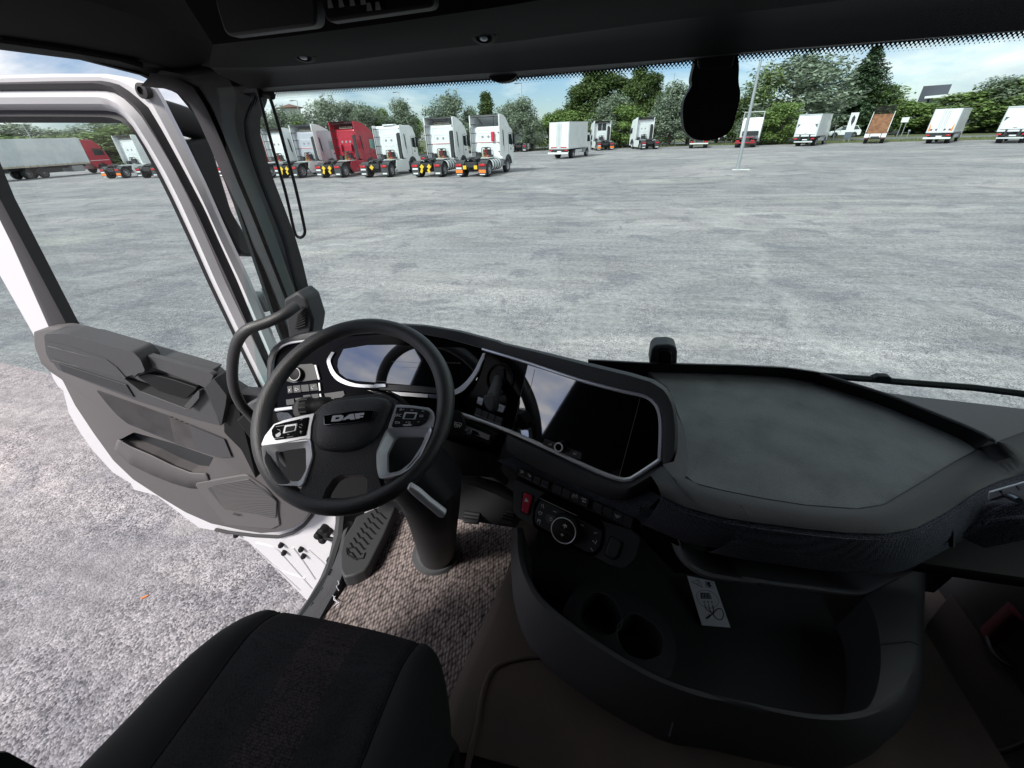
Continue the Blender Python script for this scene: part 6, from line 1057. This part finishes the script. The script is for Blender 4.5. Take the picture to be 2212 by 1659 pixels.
slab(Z7((445, 498), (520, 530), (545, 560), (520, 610), (440, 570), (432, 530)), plD, 'snowflake_key', 'plastic_mid', clm, h=.0095, th=.003, r=.003); slab(Z7((690, 620), (775, 660), (790, 700), (770, 735), (740, 740), (670, 705)), plD, 'right_key', 'button_face', clm, h=.0095, th=.003, r=.004)
def cicon(cx, cy, segs):
    m = MB()
    for g in segs: m.tube(PP(Z7(*[(cx+x, cy+y) for x, y in g]), mv(plD, .0102)), .0006, 4)
    bld(m, 'icon', 'icon_white', clm)
cicon(408, 436, (((-8, 8), (-6, -12), (8, -12), (6, 8)), ((4, 12), (12, 16)))); cicon(390, 495, (((-16, -8), (0, -12), (16, 0)), ((-16, -8), (-6, 10), (6, 12), (16, 0)))); cicon(478, 546, [((12*math.cos(a), 12*math.sin(a)), (12*math.cos(a+1), 12*math.sin(a+1))) for a in range(7)])
cicon(511, 483, (((-14, -4), (14, 6)),)); cicon(738, 597, (((-14, -6), (14, 6)),)); cicon(848, 662, (((-14, 2), (0, -2), (14, -4)),)); cicon(845, 735, (((-24, -10), (-8, -2)), ((12, -14), (8, 4), (-4, 8), (4, 18)))); cicon(815, 797, (((-8, -12), (2, 2), (8, 14)),))
text('P|', PP(Z7((378, 562)), mv(plD, .009))[0], PN(*Z7((500, 620))[0], plD)-PN(*Z7((400, 575))[0], plD), plD[1], .012, MT['icon_white'], clm, 'lettering', .0002)
p = PP(Z7((608, 616)), mv(plD, .008))[0]; m = MB(); m.lathe(p, plD[1], [(.034, 0), (.034, .012), (.031, .02), (.028, .022), (0, .022)], 36); fk = bld(m, 'fan_knob', 'plastic_black', D_)
uu = plD[1].orthogonal().normalized(); vv = plD[1].cross(uu); tp = p+plD[1]*.0225; m = MB(); m.tube([tp+(uu*math.cos(a)+vv*math.sin(a))*.0285 for a in [math.pi*2*k/40 for k in range(40)]], .0011, 6, closed=True); bld(m, 'knob_ring', 'chrome_satin', fk)
e1 = (PN(*Z7((700, 660))[0], plD)-PN(*Z7((500, 560))[0], plD)).normalized(); m = MB(); m.tube([tp-e1*.026, tp+e1*.026], .0007, 4); bld(m, 'seam', 'ink', fk)
e2 = plD[1].cross(e1); m = MB(); [m.tube([tp+e2*.011*s+(e1*math.cos(a)+e2*math.sin(a))*.0012, tp+e2*.011*s+(e1*math.cos(a)+e2*math.sin(a))*(.005 if s > 0 else .003)], .0008, 4) for s in (-1, 1) for a in (0, 1.57, 3.14, 4.71, .78, 2.3)]; bld(m, 'icon', 'icon_white', fk)
slab(Z7((972, 678), (1082, 742), (1042, 862), (1002, 888), (918, 850), (933, 770)), plD, 'socket_gap', 'plastic_black', lpn, h=.0035, th=.003, r=.006); slab(Z7((978, 690), (1066, 742), (1028, 856), (998, 876), (928, 842), (944, 772)), plD, 'socket_cover', 'plastic_dark', lpn, h=.006, th=.005, r=.006, bevel=.002)
# knee panel left of the console
m = MB(); kn = [P(x, y, 1, .84) for x, y in Z6((60, 880), (200, 930), (555, 1050), (475, 1150), (520, 1232), (560, 1270), (430, 1200), (200, 1185), (50, 1150), (-80, 1050), (-60, 900))]; m.prism(kn, (0, .03, 0)); bld(m, 'knee_panel', 'plastic_dark', D_, bevel=.01)
m = MB(); m.prism([P(x, y, 1, .85) for x, y in Z6((-20, 700), (560, 850), (560, 1060), (200, 940), (40, 900), (-100, 850))], (0, .03, 0)); bld(m, 'column_side_panel', 'plastic_black', D_, bevel=.006)
m = MB(); m.loft([resamp([P(x, y, 1, .86) for x, y in Z6((130, 1180), (300, 1190), (520, 1250), (615, 1330))], 20), resamp([P(x, y, 1, .88) for x, y in Z6((160, 1230), (300, 1265), (480, 1335), (612, 1405))], 20)]); bld(m, 'knee_ledge', 'plastic_mid', D_, solid=.006)
# ---- right side: tray, surround, woven band
ZT = 2.200
cloth_n = [(1482, 1030)]+[(1500, 1045), (1560, 1060), (1650, 1078), (1740, 1092), (1850, 1100)]+B7((0, 1395), (50, 1380), (200, 1290), (450, 1140), (700, 985), (900, 875), (940, 840))
cloth_f = [(1482, 1030), (1486, 980), (1478, 930), (1455, 870), (1435, 830), (1400, 803), (1480, 801), (1600, 806), (1700, 813), (1800, 830)]+B7((0, 402), (200, 470), (500, 600), (750, 712), (900, 790), (940, 840))
cl = PA(cloth_n, 2, ZT-.004)+PA(cloth_f, 2, ZT-.004)[::-1][1:-1]; m = MB(); m.prism(cl, (0, 0, -.01)); bld(m, 'tray_mat', 'tray_cloth', D_)
m = MB(); m.tube([p+V((0, 0, .001)) for p in PA(cloth_n, 2, ZT-.003)], .0012, 5); bld(m, 'mat_edge', 'ink', D_)
lipt = [(1270, 778), (1400, 785), (1480, 787), (1600, 790), (1700, 795), (1770, 805)]+B7((0, 300), (200, 370), (500, 490), (800, 610), (1000, 700), (1100, 760), (1118, 790))
fb = [(1270, 800), (1400, 803), (1480, 801), (1600, 806), (1700, 813), (1800, 830)]+B7((0, 402), (200, 470), (500, 600), (750, 712), (900, 790), (940, 840), (945, 850))
LT = resamp(PA(lipt, 2, 2.235), 50); FB = resamp(PA(fb, 2, ZT-.004), 50); m = MB(); m.loft([[p+V((0, .05, -.12)) for p in LT], [p+V((0, .012, -.003)) for p in LT], LT, [a.lerp(b, .25)+V((0, .01, 0)) for a, b in zip(LT, FB)], FB]); bld(m, 'tray_back_lip', 'plastic_black', D_, ang=50)
far = PA(lipt[5:], 2, 2.236)+PA(B7((1378, 695), (1800, 530)), 2, 2.236)+[V((1.24, .92, 2.236)), V((1.24, .99, 2.236))]+PA(B7((1378, 465), (700, 385), (300, 342), (60, 310)), 2, 2.236)
band_t = Z7((1395, 352), (1600, 450), (1900, 530), (2212, 580))+Z8((300, 470), (700, 522), (1000, 550), (1250, 556), (1450, 522), (1650, 420), (1780, 335), (1900, 250))+[(2160, 1038), (2212, 1022), (2300, 1000), (2420, 985)]
band_b = Z7((1222, 585), (1350, 640), (1600, 742), (1900, 790))+Z8((0, 678), (300, 735), (700, 792), (1000, 822), (1150, 832), (1280, 825), (1400, 800), (1700, 640), (1950, 485))+[(2180, 1110), (2212, 1100), (2300, 1070), (2420, 1050)]
BT = resamp(PA(band_t, 2, 2.188), 70); BB = resamp(PA(band_b, 2, 2.062), 70)
# surround surface between the mat and the top of the band
NC = resamp(PA(Z6((1740, 1180), (1845, 1092))+[(1450, 1032), (1470, 1036)]+cloth_n, 2, ZT-.002)+PA(B7((1118, 790), (1378, 690), (1800, 520)), 2, 2.2375), 70)
m = MB(); m.loft([NC, [a.lerp(b, .12)+V((0, 0, .004)) for a, b in zip(NC, BT)], [a.lerp(b, .55)+V((0, 0, .006)) for a, b in zip(NC, BT)], [a.lerp(b, .9)+V((0, 0, .003)) for a, b in zip(NC, BT)], BT, [p+V((0, .01, -.02)) for p in BT]]); bld(m, 'tray_surround', 'plastic_dark', D_, ang=60)
m = MB(); m.prism(far, (0, 0, -.006)); bld(m, 'defroster_shelf', 'plastic_mid', D_, bevel=.004)
sl_ = PA([(1400, 803), (1435, 830), (1455, 870), (1478, 930), (1486, 980), (1482, 1030), (1470, 1036), (1450, 1030)]+Z6((1850, 1086), (1940, 1062), (1968, 960), (1973, 800), (1953, 600), (1898, 470), (1788, 390)), 2, ZT-.002); m = MB(); m.prism(sl_, (0, 0, -.02)); bld(m, 'tray_side_panel', 'plastic_mid', D_)
m = MB(); m.prism(PA(cloth_f[5:9]+[(1560, 1000), (1300, 900)], 2, ZT-.02), (0, 0, -.05)); m.box((.50, .80, 2.13), (.40, .22, .06)); bld(m, 'tray_support', 'plastic_black', D_)
m = MB(); B1 = [a.lerp(b, .08)+V((0, -.006, 0)) for a, b in zip(BT, BB)]; m.loft([[p+V((0, .012, .0)) for p in BT], B1, [a.lerp(b, .5)+V((0, -.012, 0)) for a, b in zip(BT, BB)], [a.lerp(b, .93)+V((0, -.006, 0)) for a, b in zip(BT, BB)], BB, [p+V((0, .06, 0)) for p in BB]]); bd_ = bld(m, 'passenger_woven_band', 'dash_band', D_, ang=60)
g = [PN(*q, (P(*q2, 2, 2.12)+V((0, -.018, 0)), V((-.3, -1, 0)).normalized())) for q, q2 in zip(Z8((1645, 418), (1690, 470), (1715, 540), (1712, 640)), Z8((1690, 530),)*4)]; m = MB(); m.tube(g, .004, 6); bld(m, 'gap', 'ink', bd_)
# glove shelf under the band and its lip
lp1 = Z7((1555, 745), (1572, 800), (1610, 875), (1690, 945), (1850, 1003), (2212, 1052))+Z8((250, 848), (500, 888), (800, 925), (1000, 948), (1100, 945), (1180, 918), (1280, 865), (1400, 812), (1440, 790))
lp2 = [(x+(2 if i > 4 else -3), y+(7 if i > 2 else 2)) for i, (x, y) in enumerate(lp1)]
G1 = resamp(spline(PA(lp1, 1, .575), 4), 60); G2 = resamp(spline(PA(lp2, 1, .57), 4), 60)
m = MB(); m.loft([[p+V((0, .10, -.06)) for p in G1], [p+V((0, .006, -.004)) for p in G1], G1, G2, [p+V((0, .004, -.012)) for p in G2], [p+V((0, .05, -.06)) for p in G2]]); bld(m, 'glove_shelf_lip', 'lip_grey', D_, ang=60)
m = MB(); m.box((.50, .82, 1.95), (1.35, .02, .32)); m.box((.6, .74, 1.99), (1.1, .16, .01)); bld(m, 'glove_shelf_back', 'plastic_black', D_)
m = MB(); m.prism([P(x, y, 1, .62) for x, y in Z7((1225, 585), (1560, 735), (1600, 890), (1690, 960), (1900, 1040), (1500, 1000), (1290, 780), (1230, 700))], (0, .03, 0)); bld(m, 'shelf_side_panel', 'plastic_black', D_, bevel=.004)
# passenger side vent at the right edge
rvp = pl(P(2170, 1075, 2, 2.195), (-.5, -.8, .25)); 
m = MB(); m.prism(PP(B7((1045, 1265), (1378, 1170), (1700, 1100), (1700, 1240), (1378, 1345), (1035, 1345)), mv(rvp, .012)), -rvp[1]*.006); o = bld(m, 'vent_vane', 'chrome_satin', D_, bevel=.001); m = MB(); a, b = PP(B7((1240, 1300)), mv(rvp, .014))[0], PP(B7((1330, 1345)), mv(rvp, .035))[0]; m.tube([a, b], [.006, .005], 10); bld(m, 'vent_knob', 'chrome_dark', D_)
m = MB(); m.tube(PP(B7((1300, 1200), (1330, 1245)), mv(rvp, .0135)), .001, 4); m.prism(PP(B7((1130, 1245), (1165, 1250), (1170, 1290), (1060, 1330), (1040, 1350), (1200, 1310)), mv(rvp, .0125)), rvp[1]*.001); bld(m, 'vent_notch', 'plastic_dark', D_)
m = MB(); m.tube(spline(PP(B7((980, 1560), (1100, 1450), (1250, 1390), (1500, 1350)), mv(rvp, .0)), 4), .0045, 8); m.tube(spline(PP(B7((800, 1659), (1000, 1570), (1200, 1530), (1500, 1500)), mv(rvp, -.02)), 4), .005, 8); m.prism(PP(B7((700, 1659), (1040, 1400), (1300, 1350), (1700, 1300), (1700, 1659), (1000, 1800)), mv(rvp, -.03)), -rvp[1]*.01); bld(m, 'passenger_vent_ring', 'dash_band', D_)
# ================================================================ FLOOR, CONSOLE BIN, SEAT
mp_ = A2((1415, 300), (1380, 420), (1320, 525), (1230, 682), (1165, 722), (1115, 775), (1060, 850), (1020, 905), (975, 968), (900, 1100), (950, 1450), (1400, 1600), (1600, 1560), (1645, 1538), (1700, 1480), (1860, 1190), (2010, 850), (2085, 640), (2130, 380), (2000, 150), (1500, 100))
m = MB(); mo = PA(mp_, 2, 1.315); m.prism(rnd(mo, .01), (0, 0, -.012)); fm = m.build('floor_mat', MT['floor_mat_weave'], None); tag(fm, 'grey and black coarsely woven mat on the driver floor', 'floor mat')
m = MB(); m.tube([p+V((0, 0, .002)) for p in resamp(PA(mp_[8:18], 2, 1.313), 60)], .004, 6); m.build('edge_binding', MT['cable'], fm)
rg = random.Random(5); m = MB()
for q in A2((1100, 740), (1095, 755), (1112, 765), (1060, 815), (1030, 905), (1045, 910)):
    a = P(*q, 2, 1.318); m.tube(spline([a, a+V((rg.uniform(-.015, .01), .01, .01)), a+V((rg.uniform(-.025, .005), .02, .006)), a+V((-.02, .03, .012))], 4), .0012, 4)
m.build('loose_thread', MT['paper'], fm)
# step plate along the sill
st_o = A2((1098, 250), (1095, 380), (1082, 470), (1055, 590), (1003, 715), (935, 835), (845, 962), (700, 1150)); st_i = A2((1130, 250), (1118, 420), (1090, 500), (1072, 580), (1085, 700), (1055, 790), (1000, 880), (945, 980), (850, 1150))
so_, si_ = resamp(PA(st_o, 0, -1.0), 40), resamp(PA(st_i, 2, 1.325), 40)
m = MB(); m.loft([[p+V((-.06, 0, -.05)) for p in so_], so_, [a.lerp(b, .3)+V((0, 0, .006)) for a, b in zip(so_, si_)], si_, [p+V((.01, 0, -.03)) for p in si_]]); stp = bld(m, 'door_sill_plate', 'rubber_step', ang=50)
cx = [((1010, 690), 3, 5), ((1035, 735), 3, 4), ((965, 800), 3, 5), ((990, 840), 3, 5), ((905, 890), 3, 5), ((935, 925), 3, 5)]
m = MB()
for (x, y), a_, b_ in cx:
    for i in range(3):
        for j in range(3):
            p = P(*A2((x+i*9-j*6, y+j*13+i*3))[0], 0, -.985); m.cyl(p, p+V((.006, -.003, .008)), .0045, .0025, 8)
bld(m, 'grip_stud', 'plastic_black', stp)
fr = A2((1365, 285), (1405, 300), (1330, 480), (1240, 660), (1215, 690), (1150, 722), (1090, 735), (1066, 690), (1066, 590), (1085, 500), (1140, 420), (1160, 372)); m = MB(); a = PA(fr, 2, 1.37); m.prism(rnd(a, .01), (0, 0, -.07)); ft = bld(m, 'foot_rest', 'rubber_step', bevel=.008, seg=3)
m = MB()
for k in range(9):
    t = k/8; x0, y0 = 1105+t*165, 560-t*235; g = A2((x0, y0), (x0+18, y0+30), (x0+30, y0+28), (x0+62, y0+72-t*12), (x0+70, y0+64)); m.tube(PA(g, 2, 1.3715), .0028, 5)
m.tube(PA(A2((1130, 560), (1105, 570), (1110, 600), (1150, 625), (1205, 622), (1215, 590)), 2, 1.3715), .003, 5); bld(m, 'tread_groove', 'plastic_black', ft)
for q, zz in ((((1790, 405), (1885, 416), (1902, 320), (1815, 305)), 1.42), (((2020, 405), (2095, 424), (2105, 330), (2050, 312)), 1.46)):
    m = MB(); a = PA(A2(*q), 2, zz); m.prism(rnd(a, .008), (0, .01, -.02)); o = bld(m, 'pedal', 'rubber_step', bevel=.004)
    m = MB(); [m.tube([a[0].lerp(a[3], t)+V((0, 0, .001)), a[1].lerp(a[2], t)+V((0, 0, .001))], .003, 5) for t in (.2, .4, .6, .8)]; bld(m, 'pedal_rib', 'plastic_black', o); m = MB(); s = (a[2]+a[3])/2; m.tube([s, s+V((0, .12, .12))], .012, 8); bld(m, 'pedal_arm', 'plastic_black', o)
# engine tunnel
e_b = A2((2120, 300), (2088, 560), (2072, 700), (1960, 930), (1850, 1170), (1730, 1440), (1690, 1540), (1640, 1700), (1600, 1850)); E1 = resamp(PA(e_b, 2, 1.30), 40)
E2 = [p+V((.045, 0, .14)) for p in E1]; E3 = [p+V((.075, 0, .165)) for p in E1]; E4 = [V((1.0, p.y, 1.47)) for p in E1]
m = MB(); m.loft([E1, [p+V((.012, 0, .06)) for p in E1], E2, E3, [a.lerp(b, .05)+V((0, 0, .006)) for a, b in zip(E3, E4)], E4]); tn = bld(m, 'engine_tunnel', 'carpet_tunnel', ang=60)
m = MB(); m.tube(spline(PA(A6((840, 684), (760, 682), (700, 686), (600, 706), (535, 735), (490, 790), (455, 900), (430, 1050), (395, 1200), (370, 1310), (350, 1450)), 2, 1.474), 5), .0075, 8); bld(m, 'moulded_ridge', 'carpet_tunnel', tn, ang=60)
# console bin
I_ = A6((682, -30), (684, 60), (692, 150), (722, 250), (780, 345), (880, 440), (1100, 600), (1300, 722), (1480, 812), (1700, 885))+A7((300, 1203), (600, 1270), (800, 1305), (1000, 1310), (1130, 1280), (1200, 1205), (1240, 1080), (1255, 930), (1240, 750), (1200, 610), (1150, 510))
O_ = A6((645, -30), (645, 60), (655, 150), (688, 255), (752, 372), (862, 470), (1090, 632), (1290, 756), (1475, 846), (1700, 922))+A7((300, 1238), (600, 1305), (820, 1343), (1050, 1350), (1230, 1310), (1370, 1220), (1440, 1110), (1492, 980), (1508, 830), (1510, 600), (1520, 320))
W_ = A6((618, -30), (612, 60), (612, 150), (622, 270), (645, 370), (690, 490), (760, 590), (840, 670), (1000, 790), (1200, 920), (1500, 1070))+A7((150, 1430), (400, 1490), (800, 1560), (1100, 1560), (1330, 1450), (1470, 1280), (1530, 1100), (1545, 830), (1545, 600), (1560, 320))
K = 90; i1 = resamp(spline(PA(I_, 2, 1.72), 3), K); o1_ = resamp(spline(PA(O_, 2, 1.715), 3), K); w1 = resamp(spline(PA(W_, 2, 1.56), 3), K); cc_ = V((.35, .72, 1.60))
dnn = [p.lerp(V((cc_.x, cc_.y, p.z)), .05)+V((0, 0, -.15)) for p in i1]
m = MB(); m.loft([[p+V((0, 0, -.10)) for p in w1], w1, [a.lerp(b, .92) for a, b in zip(w1, o1_)], [a.lerp(b, .12)+V((0, 0, .002)) for a, b in zip(o1_, i1)], [a.lerp(b, .8)+V((0, 0, .002)) for a, b in zip(o1_, i1)], i1, [p+V((0, 0, -.012)) for p in i1], [p.lerp(q, .9) for p, q in zip(i1, dnn)], dnn]); bn = bld(m, 'console_bin', 'plastic_mid', ang=50)
m = MB(); m.prism([V((p.x, p.y, 1.575)) for p in dnn]+[V((dnn[-1].x, 1.0, 1.575)), V((dnn[0].x, 1.0, 1.575))], (0, 0, -.01)); m.box((.35, .98, 1.78), (1.1, .02, .42)); bld(m, 'bin_floor', 'plastic_dark', bn)
m = MB(); m.tube(PA(A7((1245, 835), (1350, 825), (1450, 812), (1505, 835)), 2, 1.724), .0012, 5); m.tube(PA(A6((1508, 1048), (1488, 1125)), 2, 1.66), .002, 5); bld(m, 'bin_seam', 'ink', bn)
chp = A6((893, 440), (938, 350), (985, 300), (1050, 275), (1120, 280), (1350, 378), (1440, 432), (1500, 520), (1530, 640), (1515, 740), (1480, 812), (1300, 722), (1100, 600))
m = MB(); m.prism(rnd(PA(chp, 2, 1.675), .012), (0, 0, -.10)); ch = bld(m, 'cup_holder', 'plastic_dark', bn)
cm1 = MB(); a = resamp(spline(PA(A6((995, 400), (1020, 330), (1085, 293), (1150, 308), (1200, 350), (1235, 430), (1225, 490), (1175, 530), (1110, 532), (1030, 490)), 2, 1.70), 4, True), 40, True); cm1.prism(a, (0, 0, -.115)); cut(ch, cm1)
cm2 = MB(); a2_ = resamp(spline(PA(A6((1205, 500), (1235, 450), (1300, 410), (1390, 450), (1450, 510), (1470, 575), (1450, 640), (1375, 672), (1290, 650), (1225, 590)), 2, 1.70), 4, True), 40, True); cm2.prism(a2_, (0, 0, -.115)); cut(ch, cm2)
md = ch.modifiers.new('bevel', 'BEVEL'); md.width = .004; md.segments = 3; md.limit_method = 'ANGLE'
for aa in (a, a2_): m = MB(); m.tube([p+V((0, 0, -.027)) for p in aa], .0016, 6, closed=True); bld(m, 'cup_rim', 'plastic_mid', bn)
# instruction card in the bin
cdp = pl(P(*A6((1700, 400))[0], 2, 1.60), (-.02, -.30, .95)); q4 = PP(A6((1588, 234), (1738, 266), (1828, 521), (1670, 508)), cdp); m = MB(); m.prism(q4, -cdp[1]*.0012); card = m.build('instruction_card', MT['paper'], None); tag(card, 'white printed card with wiring drawing lying in the console bin', 'card')
def cardline(pts, r=.0009, closed=False, sp=False): m = MB(); a = PP(Z7(*pts), mv(cdp, .0008)); a = spline(a, 4, closed) if sp else a; m.tube(a, r, 4, closed=closed); m.build('drawing', MT['ink'], card)
cardline([(1645, 1065), (1700, 1050), (1735, 1112)], closed=True); cardline([(1692, 1070), (1700, 1088)]); cardline([(1758, 1062), (1818, 1075), (1828, 1118), (1765, 1110)], .0006, True); cardline([(1775, 1085), (1790, 1078), (1800, 1095), (1785, 1100)], .004)
cardline([(1685, 1185), (1700, 1150), (1750, 1135), (1810, 1150), (1858, 1195), (1868, 1240), (1835, 1275), (1775, 1282), (1715, 1250)], .0005, True, True)
m = MB(); m.prism(PP(Z7((1715, 1155), (1795, 1160), (1812, 1208), (1722, 1205)), mv(cdp, .0006)), cdp[1]*.0004); m.build('drawing', MT['ink'], card)
m = MB()
for k in range(3): m.tube(PP(Z7((1728+k*26, 1168), (1744+k*26, 1170), (1746+k*26, 1182), (1734+k*26, 1183), (1738+k*26, 1197), (1752+k*26, 1198)), mv(cdp, .0012)), .0006, 4)
m.build('drawing', MT['paper'], card)
for k in range(3): cardline([(1740+k*32, 1232), (1758+k*32, 1234)], .0007); cardline([(1748+k*32, 1222), (1750+k*32, 1244)], .0007)
cardline([(1755, 1250), (1765, 1290), (1820, 1330), (1850, 1370), (1890, 1380), (1910, 1340), (1895, 1295), (1860, 1290), (1820, 1330), (1780, 1362)], .0011, False, True); cardline([(1785, 1255), (1795, 1300), (1815, 1330)], .0011); cardline([(1818, 1258), (1828, 1300), (1822, 1335)], .0011); cardline([(1770, 1370), (1795, 1350), (1800, 1342)], .0022)
# passenger side floor, carpet, cable, red cloth
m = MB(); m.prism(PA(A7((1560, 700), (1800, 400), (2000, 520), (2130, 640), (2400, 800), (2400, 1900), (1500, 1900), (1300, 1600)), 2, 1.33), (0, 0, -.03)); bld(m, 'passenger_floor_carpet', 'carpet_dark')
m = MB(); m.tube(spline(PA(A7((2500, 1010), (2300, 1010), (2212, 1000), (2100, 970), (2010, 895), (1970, 785), (1990, 690), (2060, 640), (2140, 622), (2300, 600)), 2, 1.36), 5), .006, 8); m.tube(spline(PA(A7((1750, 1640), (1850, 1585), (1950, 1560), (2080, 1545), (2212, 1490), (2400, 1400)), 2, 1.36), 5), .006, 8); cb_ = m.build('loose_cable', MT['cable'], None); tag(cb_, 'black cable lying in a loop on the passenger floor', 'cable')
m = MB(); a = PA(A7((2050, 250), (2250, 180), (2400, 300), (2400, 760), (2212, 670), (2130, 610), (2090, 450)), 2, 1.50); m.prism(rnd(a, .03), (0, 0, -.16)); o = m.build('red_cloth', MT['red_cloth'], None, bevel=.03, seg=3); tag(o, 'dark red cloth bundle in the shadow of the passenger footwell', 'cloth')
# ---- driver seat
XC = -.535
def xl(y): 
    t = [(.42, -.60), (.412, -.66), (.395, -.72), (.36, -.765), (.30, -.795), (.20, -.825), (.1, -.84), (-.05, -.85), (-.3, -.85)]
    for (a, b), (c_, d) in zip(t, t[1:]):
        if y >= c_: return b+(d-b)*(a-y)/(a-c_)
    return -.85
def xr(y):
    t = [(.42, -.50), (.412, -.44), (.395, -.36), (.37, -.315), (.33, -.275), (.26, -.250), (.15, -.238), (-.05, -.232), (-.3, -.232)]
    for (a, b), (c_, d) in zip(t, t[1:]):
        if y >= c_: return b+(d-b)*(a-y)/(a-c_)
    return -.232
SX = [(-1, None), (-.6, -.725), (-.15, -.592), (.15, -.478), (.6, -.352), (1, None)]
def seat(aa, s_):
    """aa across (-1..1), s_ distance back from the front edge"""
    e = abs(aa); t = max(0, (e-.6)/.4); yf = .440-.022*aa*aa-(.17 if aa < 0 else .12)*t**2.6
    ks = [-1, -.6, -.15, .15, .6, 1]; st_ = [-.862-.05*min(1, max(0, s_)/.25), -.725, -.592, -.478, -.352, -.236]
    for i in range(5):
        if aa <= ks[i+1]+1e-6: q = (aa-ks[i])/(ks[i+1]-ks[i]); x = st_[i]+(st_[i+1]-st_[i])*q; break
    z = 1.803+(.012*math.sin(math.pi*min(1, t*1.2))-.055*t**3 if e > .6 else -.006*(1-(e/.6)**2))
    for c_ in (-.6, .6): z -= .006*math.exp(-((aa-c_)/.025)**2)
    f = max(0, 1-s_/.16); z -= .062*f**3-.005*f
    return V((x, yf-s_, z))
ys = [0, .004, .010, .018, .03, .045, .065, .09, .12, .16, .22, .30, .40, .50, .62]
def patch(a0, a1, nn, name, mt, parent=None, skirt=None):
    m = MB(); cols = []
    for k in range(nn+1):
        aa = a0+(a1-a0)*k/nn; col = [seat(aa, y) for y in ys]; f0 = col[0]; col = [f0+V((0, -.02, -.14)), f0+V((0, .004, -.05)), f0+V((0, .006, -.018))]+col; cols.append(col)
    if skirt == 'L': cols = [[p+V((.02, -.002, -.16)) for p in cols[0]], [p+V((-.012, 0, -.05)) for p in cols[0]], [p+V((-.006, 0, -.016)) for p in cols[0]]]+cols
    if skirt == 'R': cols = cols+[[p+V((.006, 0, -.016)) for p in cols[-1]], [p+V((.012, 0, -.05)) for p in cols[-1]], [p+V((-.02, -.002, -.16)) for p in cols[-1]]]
    m.loft(cols); return bld(m, name, mt, parent, ang=75)
cush = MB(); cush.box((XC, .05, 1.57), (.50, .62, .16)); cs = bld(cush, 'driver_seat', 'plastic_black', bevel=.03)
patch(-1, -.6, 10, 'side_bolster', 'seat_black', cs, 'L'); patch(.6, 1, 10, 'side_bolster', 'seat_black', cs, 'R')
patch(-.6, -.15, 12, 'seat_fabric_panel', 'seat_fabric', cs); patch(-.15, .15, 8, 'centre_strip', 'seat_mesh', cs); patch(.15, .6, 12, 'seat_fabric_panel', 'seat_fabric', cs)
for s_ in (-.6, .6): m = MB(); m.tube([seat(s_, y)+V((0, 0, .003)) for y in ys], .0016, 5); bld(m, 'piping', 'seat_black', cs)
m = MB(); m.box((XC, -.42, 2.15), (.52, .14, .78), Matrix.Rotation(math.radians(-12), 3, 'X')); bld(m, 'backrest', 'seat_black', cs, bevel=.06, seg=4)
m = MB(); m.box((XC, .0, 1.38), (.36, .40, .2)); bld(m, 'seat_pedestal', 'plastic_black', cs, bevel=.02)

# cigarette end on the asphalt
p = P(305, 1293, 2, .006); m = MB(); m.cyl(p, p+V((.028, .03, .004)), .005, .005, 8); o = m.build('cigarette_end', MT['reflector_orange'], None); tag(o, 'orange cigarette end on the gravelly asphalt below the door', 'cigarette end')
